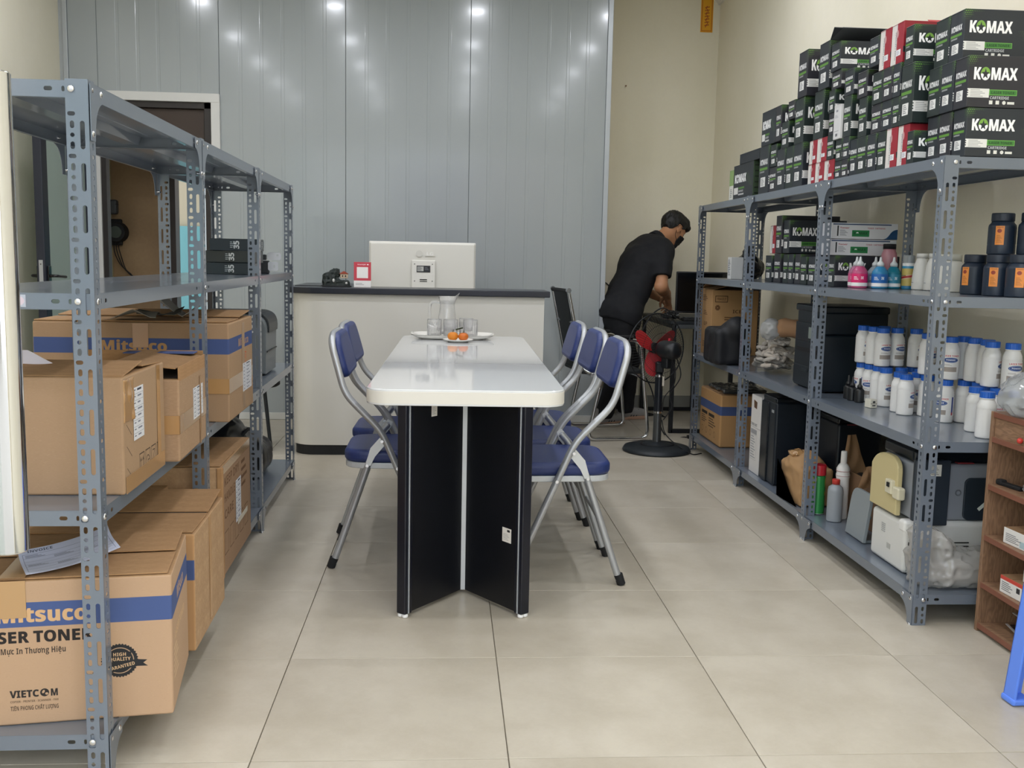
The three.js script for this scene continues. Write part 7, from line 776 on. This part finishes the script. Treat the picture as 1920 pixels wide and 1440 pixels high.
// ---------------------------------------------------------------- the man bending over the corner desk
// local frame: x forward, y up, z to his right
{
  const O = [1.68, 0, -3.70], TH = 0.5236;
  const PEL = [0, 0.80, 0], WST = [0.085, 0.96, 0], CHE = [0.195, 1.15, 0], UPP = [0.275, 1.262, 0], NB = [0.325, 1.315, 0], NT = [0.425, 1.372, 0], HC = [0.487, 1.408, 0];
  const SR = [0.262, 1.235, 0.168], ER = [0.18, 0.995, 0.232], WR = [0.335, 0.915, 0.135], SL = [0.262, 1.235, -0.168], EL = [0.292, 0.985, -0.215], WL = [0.415, 0.905, -0.055];
  const HR = [0.0, 0.79, 0.085], KR = [-0.04, 0.42, 0.075], AR = [-0.155, 0.09, 0.03], HL = [0.03, 0.79, -0.085], KL = [0.19, 0.43, -0.1], AL = [0.165, 0.09, -0.1];
  const w = 0.70;                                                      // the trunk is wider than deep
  const trunk = (x, y, z, k) => { const q = z * w; let d = capsule(x, y, q, PEL, WST, 0.115 + k, 0.102 + k); d = smin(d, capsule(x, y, q, WST, CHE, 0.102 + k, 0.12 + k), 0.05); d = smin(d, capsule(x, y, q, CHE, UPP, 0.12 + k, 0.098 + k), 0.05); return smin(d, capsule(x, y, z, [UPP[0] - 0.005, UPP[1] - 0.01, -0.13], [UPP[0] - 0.005, UPP[1] - 0.01, 0.13], 0.066 + k, 0.066 + k), 0.06); };
  const arm = (x, y, z, S0, E0, W0) => { let d = capsule(x, y, z, S0, E0, 0.052, 0.040); d = smin(d, capsule(x, y, z, E0, [E0[0] + (W0[0] - E0[0]) * 0.35, E0[1] + (W0[1] - E0[1]) * 0.35, E0[2] + (W0[2] - E0[2]) * 0.35], 0.041, 0.042), 0.03); return smin(d, capsule(x, y, z, E0, W0, 0.040, 0.0265), 0.02); };
  const leg = (x, y, z, H, K, A) => { let d = capsule(x, y, z, H, K, 0.075, 0.046); d = smin(d, capsule(x, y, z, K, [K[0] * 0.6 + A[0] * 0.4 - 0.02, K[1] * 0.6 + A[1] * 0.4, K[2] * 0.6 + A[2] * 0.4], 0.045, 0.042), 0.04); return smin(d, capsule(x, y, z, K, A, 0.044, 0.033), 0.03); };
  // head frame
  const P = 0.62, cf = Math.cos(P), sf = Math.sin(P);
  const toHead = (x, y, z) => { const dx = x - HC[0], dy = y - HC[1]; return [dx * cf - dy * sf, dx * sf + dy * cf, z]; };   // [forward, up, right]
  const headD = (f, u, r) => {
    let d = ell(f, u, r, [-0.012, 0.03, 0], [0.094, 0.086, 0.075]); d = smin(d, ell(f, u, r, [0.022, -0.045, 0], [0.062, 0.072, 0.056]), 0.05);
    d = smin(d, ell(f, u, r, [0.05, -0.098, 0], [0.03, 0.022, 0.03]), 0.03);                                  // chin
    d = smin(d, capsule(f, u, r, [0.082, 0.012, 0], [0.101, -0.03, 0], 0.007, 0.0125), 0.014);               // nose
    d = smin(d, capsule(f, u, r, [0.077, 0.026, -0.034], [0.077, 0.026, 0.034], 0.01, 0.01), 0.015);         // brow
    for (const s of [-1, 1]) { d = smin(d, ell(f, u, r, [0.055, -0.025, s * 0.036], [0.03, 0.024, 0.022]), 0.02); d = Math.max(d, -(ell(f, u, r, [0.093, 0.008, s * 0.031], [0.014, 0.009, 0.015]))); d = smin(d, ell(f, u, r, [-0.012, -0.005, s * 0.079], [0.02, 0.032, 0.007]), 0.008); d = Math.max(d, -ell(f, u, r, [-0.004, 0.0, s * 0.09], [0.01, 0.018, 0.008])); }
    d = smin(d, capsule(f, u, r, [0.088, -0.062, -0.018], [0.088, -0.062, 0.018], 0.007, 0.007), 0.01);       // lips
    return Math.max(d, -capsule(f, u, r, [0.1, -0.0625, -0.02], [0.1, -0.0625, 0.02], 0.004, 0.004));
  };
  const neck = (x, y, z) => capsule(x, y, z, NB, NT, 0.058, 0.053);
  const bodyF = (x, y, z) => {
    let d = trunk(x, y, z, -0.012); d = smin(d, neck(x, y, z), 0.03);
    d = Math.min(d, smin(leg(x, y, z, HR, KR, AR), d, 0.03)); d = smin(d, leg(x, y, z, HL, KL, AL), 0.03);
    d = smin(d, arm(x, y, z, SR, ER, WR), 0.03); return smin(d, arm(x, y, z, SL, EL, WL), 0.03);
  };
  const body = nets(bodyF, [-0.28, 0.04, -0.34], [0.62, 1.46, 0.36], 0.0115);
  const headG = nets((x, y, z) => { const [f, u, r] = toHead(x, y, z); return smin(headD(f, u, r), neck(x, y, z), 0.025); }, [HC[0] - 0.16, HC[1] - 0.14, -0.115], [HC[0] + 0.16, HC[1] + 0.14, 0.115], 0.0034);
  // hands: palm, four bent fingers and a thumb each; dir = wrist to knuckles, up = back of the hand
  function hand(W0, dir, up, side) {
    const D = V(...dir).normalize(), U = V(...up); U.addScaledVector(D, -U.dot(D)).normalize(); const R = D.clone().cross(U).normalize().multiplyScalar(side);   // R points to the little finger
    const at = (d, r, u) => { const p = V(...W0).addScaledVector(D, d).addScaledVector(R, r).addScaledVector(U, u); return [p.x, p.y, p.z]; };
    const segs = [];
    const L = [[0.040, 0.024, 0.018], [0.044, 0.028, 0.02], [0.041, 0.026, 0.019], [0.032, 0.019, 0.016]], off = [-0.027, -0.009, 0.009, 0.026], base = [0.083, 0.087, 0.083, 0.074], curl = [0.55, 0.65, 0.75, 0.9];
    for (let i = 0; i < 4; i++) { let d = base[i], u = 0.002, a = 0.15; let p = at(d, off[i], u); for (let k = 0; k < 3; k++) { a += curl[i] * (k ? 0.75 : 0.35); d += L[i][k] * Math.cos(a); u -= L[i][k] * Math.sin(a); const q = at(d, off[i] * (1 + 0.08 * (k + 1)), u); segs.push([p, q, 0.0088 - k * 0.0011, 0.0084 - k * 0.0013]); p = q; } }
    const th = [at(0.026, -0.03, -0.006), at(0.06, -0.052, -0.022), at(0.088, -0.05, -0.036), at(0.108, -0.04, -0.044)]; for (let k = 0; k < 3; k++) segs.push([th[k], th[k + 1], 0.0125 - k * 0.0018, 0.0112 - k * 0.0018]);
    const f = (x, y, z) => {
      let d = capsule(x, y, z, at(-0.05, 0, 0), at(0.01, 0, 0), 0.0275, 0.025);
      for (let i = 0; i < 4; i++) d = smin(d, capsule(x, y, z, at(0.015, off[i] * 0.6, 0), at(base[i], off[i], 0.001), 0.0135, 0.0098), 0.012);
      for (const s of segs) d = smin(d, capsule(x, y, z, s[0], s[1], s[2], s[3]), 0.005); return d;
    };
    const c = at(0.05, 0, -0.02); return nets(f, c.map((v) => v - 0.125), c.map((v) => v + 0.125), 0.0036);
  }
  const handR = hand(WR, [0.07, -0.085, -0.06], [0.5, 0.6, 0.35], 1), handL = hand(WL, [0.06, -0.06, 0.06], [0.3, 0.8, -0.1], -1);
  const skin = PH(0xb5825f, 0.5, { sheen: 0.15 }), cloth = S(0x0b0d14, 0.82, 0, { bumpMap: rep(bumpFine, 14, 14), bumpScale: 0.0005 }), trouser = S(0x0a0b10, 0.85);
  const man = solid('person', merge([body, headG, handR, handL]), skin, 'man in black polo shirt, black trousers and dark face mask bending over the corner desk', 'person', O, TH);
  // polo shirt
  const shirtF = (x, y, z) => {
    const fold = 0.004 * vnoise(x * 14, y * 9, z * 14) + 0.003 * vnoise(x * 30 + y * 22, y * 18, z * 26);
    let d = trunk(x, y, z, 0.012); d = smin(d, capsule(x, y, z * w, [PEL[0] - 0.005, PEL[1] - 0.055, 0], PEL, 0.128, 0.128), 0.05);
    const slv = (S0, E0) => { const t = 0.72, e = [S0[0] + (E0[0] - S0[0]) * t, S0[1] + (E0[1] - S0[1]) * t, S0[2] + (E0[2] - S0[2]) * t]; const c = capsule(x, y, z, S0, E0, 0.068, 0.066), n = [(E0[0] - S0[0]), (E0[1] - S0[1]), (E0[2] - S0[2])], l = Math.hypot(...n), h = ((x - e[0]) * n[0] + (y - e[1]) * n[1] + (z - e[2]) * n[2]) / l; return Math.max(c, h); };
    d = smin(d, Math.min(slv(SR, ER), slv(SL, EL)), 0.03); d += fold;
    const ax = (x - PEL[0]) * 0.47 + (y - PEL[1]) * 0.88; d = Math.max(d, -(ax + 0.085));                     // hem
    const nx = (x - NB[0] - 0.004) * 0.87 + (y - NB[1] - 0.004) * 0.5; return Math.max(d, nx - 0.012);        // neckline
  };
  const shirt = part(man, 'polo_shirt', nets(shirtF, [-0.22, 0.62, -0.36], [0.5, 1.42, 0.38], 0.009), cloth, 'black polo shirt');
  part(shirt, 'collar', nets((x, y, z) => { const dx = x - NB[0] - 0.012, dy = y - NB[1] - 0.012, h = dx * 0.87 + dy * 0.5, q = -dx * 0.5 + dy * 0.87, r = Math.hypot(q, z * 0.98); return Math.max(Math.abs(r - 0.066 + h * 0.15) - 0.0055, Math.abs(h) - 0.02) - 0.002; }, [NB[0] - 0.09, NB[1] - 0.09, -0.1], [NB[0] + 0.11, NB[1] + 0.11, 0.1], 0.005), cloth);
  // trousers
  const trF = (x, y, z) => {
    let d = capsule(x, y, z * w, [PEL[0], PEL[1] - 0.04, 0], [PEL[0] + 0.02, PEL[1] + 0.05, 0], 0.118, 0.115);
    for (const [H, K, A] of [[HR, KR, AR], [HL, KL, AL]]) { const e = [A[0] * 1.0, 0.035, A[2]]; let l = capsule(x, y, z, H, K, 0.098, 0.074); l = smin(l, capsule(x, y, z, K, e, 0.073, 0.064), 0.04); d = smin(d, l, 0.045); }
    d += 0.005 * vnoise(x * 11, y * 16, z * 11) + 0.003 * vnoise(x * 30, y * 34, z * 30); d = Math.max(d, 0.05 - y); return Math.max(d, y - 0.885);
  };
  part(man, 'trousers', nets(trF, [-0.3, 0.03, -0.26], [0.38, 0.9, 0.26], 0.01), trouser, 'black trousers');
  // shoes
  const shoe = (A, yaw) => { const c = Math.cos(yaw), s = Math.sin(yaw); const loc = (x, z) => [(x - A[0]) * c + (z - A[2]) * s, -(x - A[0]) * s + (z - A[2]) * c];
    const up = nets((x, y, z) => { const [f, r] = loc(x, z); let d = smin(ell(f, y, r, [0.1, 0.042, 0], [0.085, 0.04, 0.043]), ell(f, y, r, [0.0, 0.05, 0], [0.07, 0.05, 0.037]), 0.04); d = smin(d, capsule(f, y, r, [-0.01, 0.05, 0], [-0.005, 0.095, 0], 0.04, 0.042), 0.03); return Math.max(d, 0.02 - y); }, [A[0] - 0.22, 0.01, A[2] - 0.22], [A[0] + 0.22, 0.15, A[2] + 0.22], 0.0055);
    const so = nets((x, y, z) => { const [f, r] = loc(x, z); return Math.max(Math.hypot(Math.max(Math.abs(f - 0.05) - 0.095, 0), r * (1 + 0.25 * Math.max(0, (0.03 - f) / 0.1))) - 0.043, Math.abs(y - 0.0135) - 0.0125); }, [A[0] - 0.24, -0.002, A[2] - 0.24], [A[0] + 0.24, 0.03, A[2] + 0.24], 0.0055);
    const m = part(man, 'shoe', up, S(0x8f8c88, 0.7), 'grey sneaker with pale sole and dark stripes'); part(m, 'sole', so, S(0xb08c74, 0.6)); const st = []; for (let i = 0; i < 3; i++) { const g = rbx(0.008, 0.05, 0.092, 0.003, 0.045 + i * 0.022, 0.05, 0); g.rotateZ(0); dist(g, (x, y, z) => [x + (y - 0.05) * 0.5, y, z * (1 - 0.35 * Math.max(0, (y - 0.04) / 0.035))]); g.rotateY(-yaw); g.translate(A[0], 0, A[2]); st.push(g); } part(m, 'stripe', merge(st), S(0x1b1b1d, 0.6)); };
  shoe([AR[0], 0, AR[2]], 0.1); shoe([AL[0], 0, AL[2]], 0.25);
  // hair, mask with ear loops, eyes
  part(man, 'hair', nets((x, y, z) => { const [f, u, r] = toHead(x, y, z); let d = ell(f, u, r, [-0.014, 0.036, 0], [0.108, 0.1, 0.087]); d = smin(d, ell(f, u, r, [0.05, 0.085, 0.01], [0.05, 0.04, 0.06]), 0.03) + 0.004 * vnoise(f * 45, u * 45, r * 45) + 0.0022 * vnoise(f * 120, u * 60, r * 120);
    const line = f > 0.045 ? 0.05 : f > 0.012 ? 0.03 - 0.6 * (0.045 - f) : f > -0.03 ? 0.028 : f > -0.05 ? 0.02 - (-0.03 - f) * 2.5 : -0.03 - (-0.05 - f) * 0.9; d = Math.max(d, line - u); const fringe = Math.max(ell(f, u, r, [0.08, 0.07, 0.012], [0.032, 0.032, 0.055]), 0.045 - u); return Math.min(d, fringe); }, [HC[0] - 0.17, HC[1] - 0.14, -0.12], [HC[0] + 0.17, HC[1] + 0.17, 0.12], 0.0042), S(0x08080b, 0.55), 'short black hair');
  const mk = part(man, 'face_mask', nets((x, y, z) => { const [f, u, r] = toHead(x, y, z); const d = headD(f, u, r); const sh2 = Math.max(d - 0.009, -(d - 0.003)); return Math.max(sh2, 0.03 - f + 0.6 * Math.max(0, -u - 0.08), u + 0.018 - 0.25 * (f - 0.09), -0.118 - u); }, [HC[0] - 0.12, HC[1] - 0.17, -0.1], [HC[0] + 0.16, HC[1] + 0.1, 0.1], 0.0035), S(0x101218, 0.8), 'dark face mask');
  const fromHead = (f, u, r) => [HC[0] + f * cf + u * sf, HC[1] - f * sf + u * cf, r];
  for (const s of [-1, 1]) { part(mk, 'ear_loop', tube([[0.032, -0.03, s * 0.062], [0.0, 0.005, s * 0.082], [-0.022, 0.02, s * 0.083], [-0.03, -0.005, s * 0.082], [-0.01, -0.05, s * 0.066], [0.032, -0.07, s * 0.055]].map((p) => fromHead(...p)), 0.0016, 24, 5), S(0x14151a, 0.8)); part(man, 'eye', new THREE.SphereGeometry(0.0105, 14, 10).translate(...fromHead(0.0775, 0.007, s * 0.031)), S(0x2a1c14, 0.25)); part(man, 'eyebrow', tube([[0.091, 0.026, s * 0.016], [0.09, 0.031, s * 0.03], [0.08, 0.028, s * 0.045]].map((p) => fromHead(...p)), 0.003, 10, 5), S(0x0a0a0c, 0.8)); }
}
renderer.render(scene, camera);
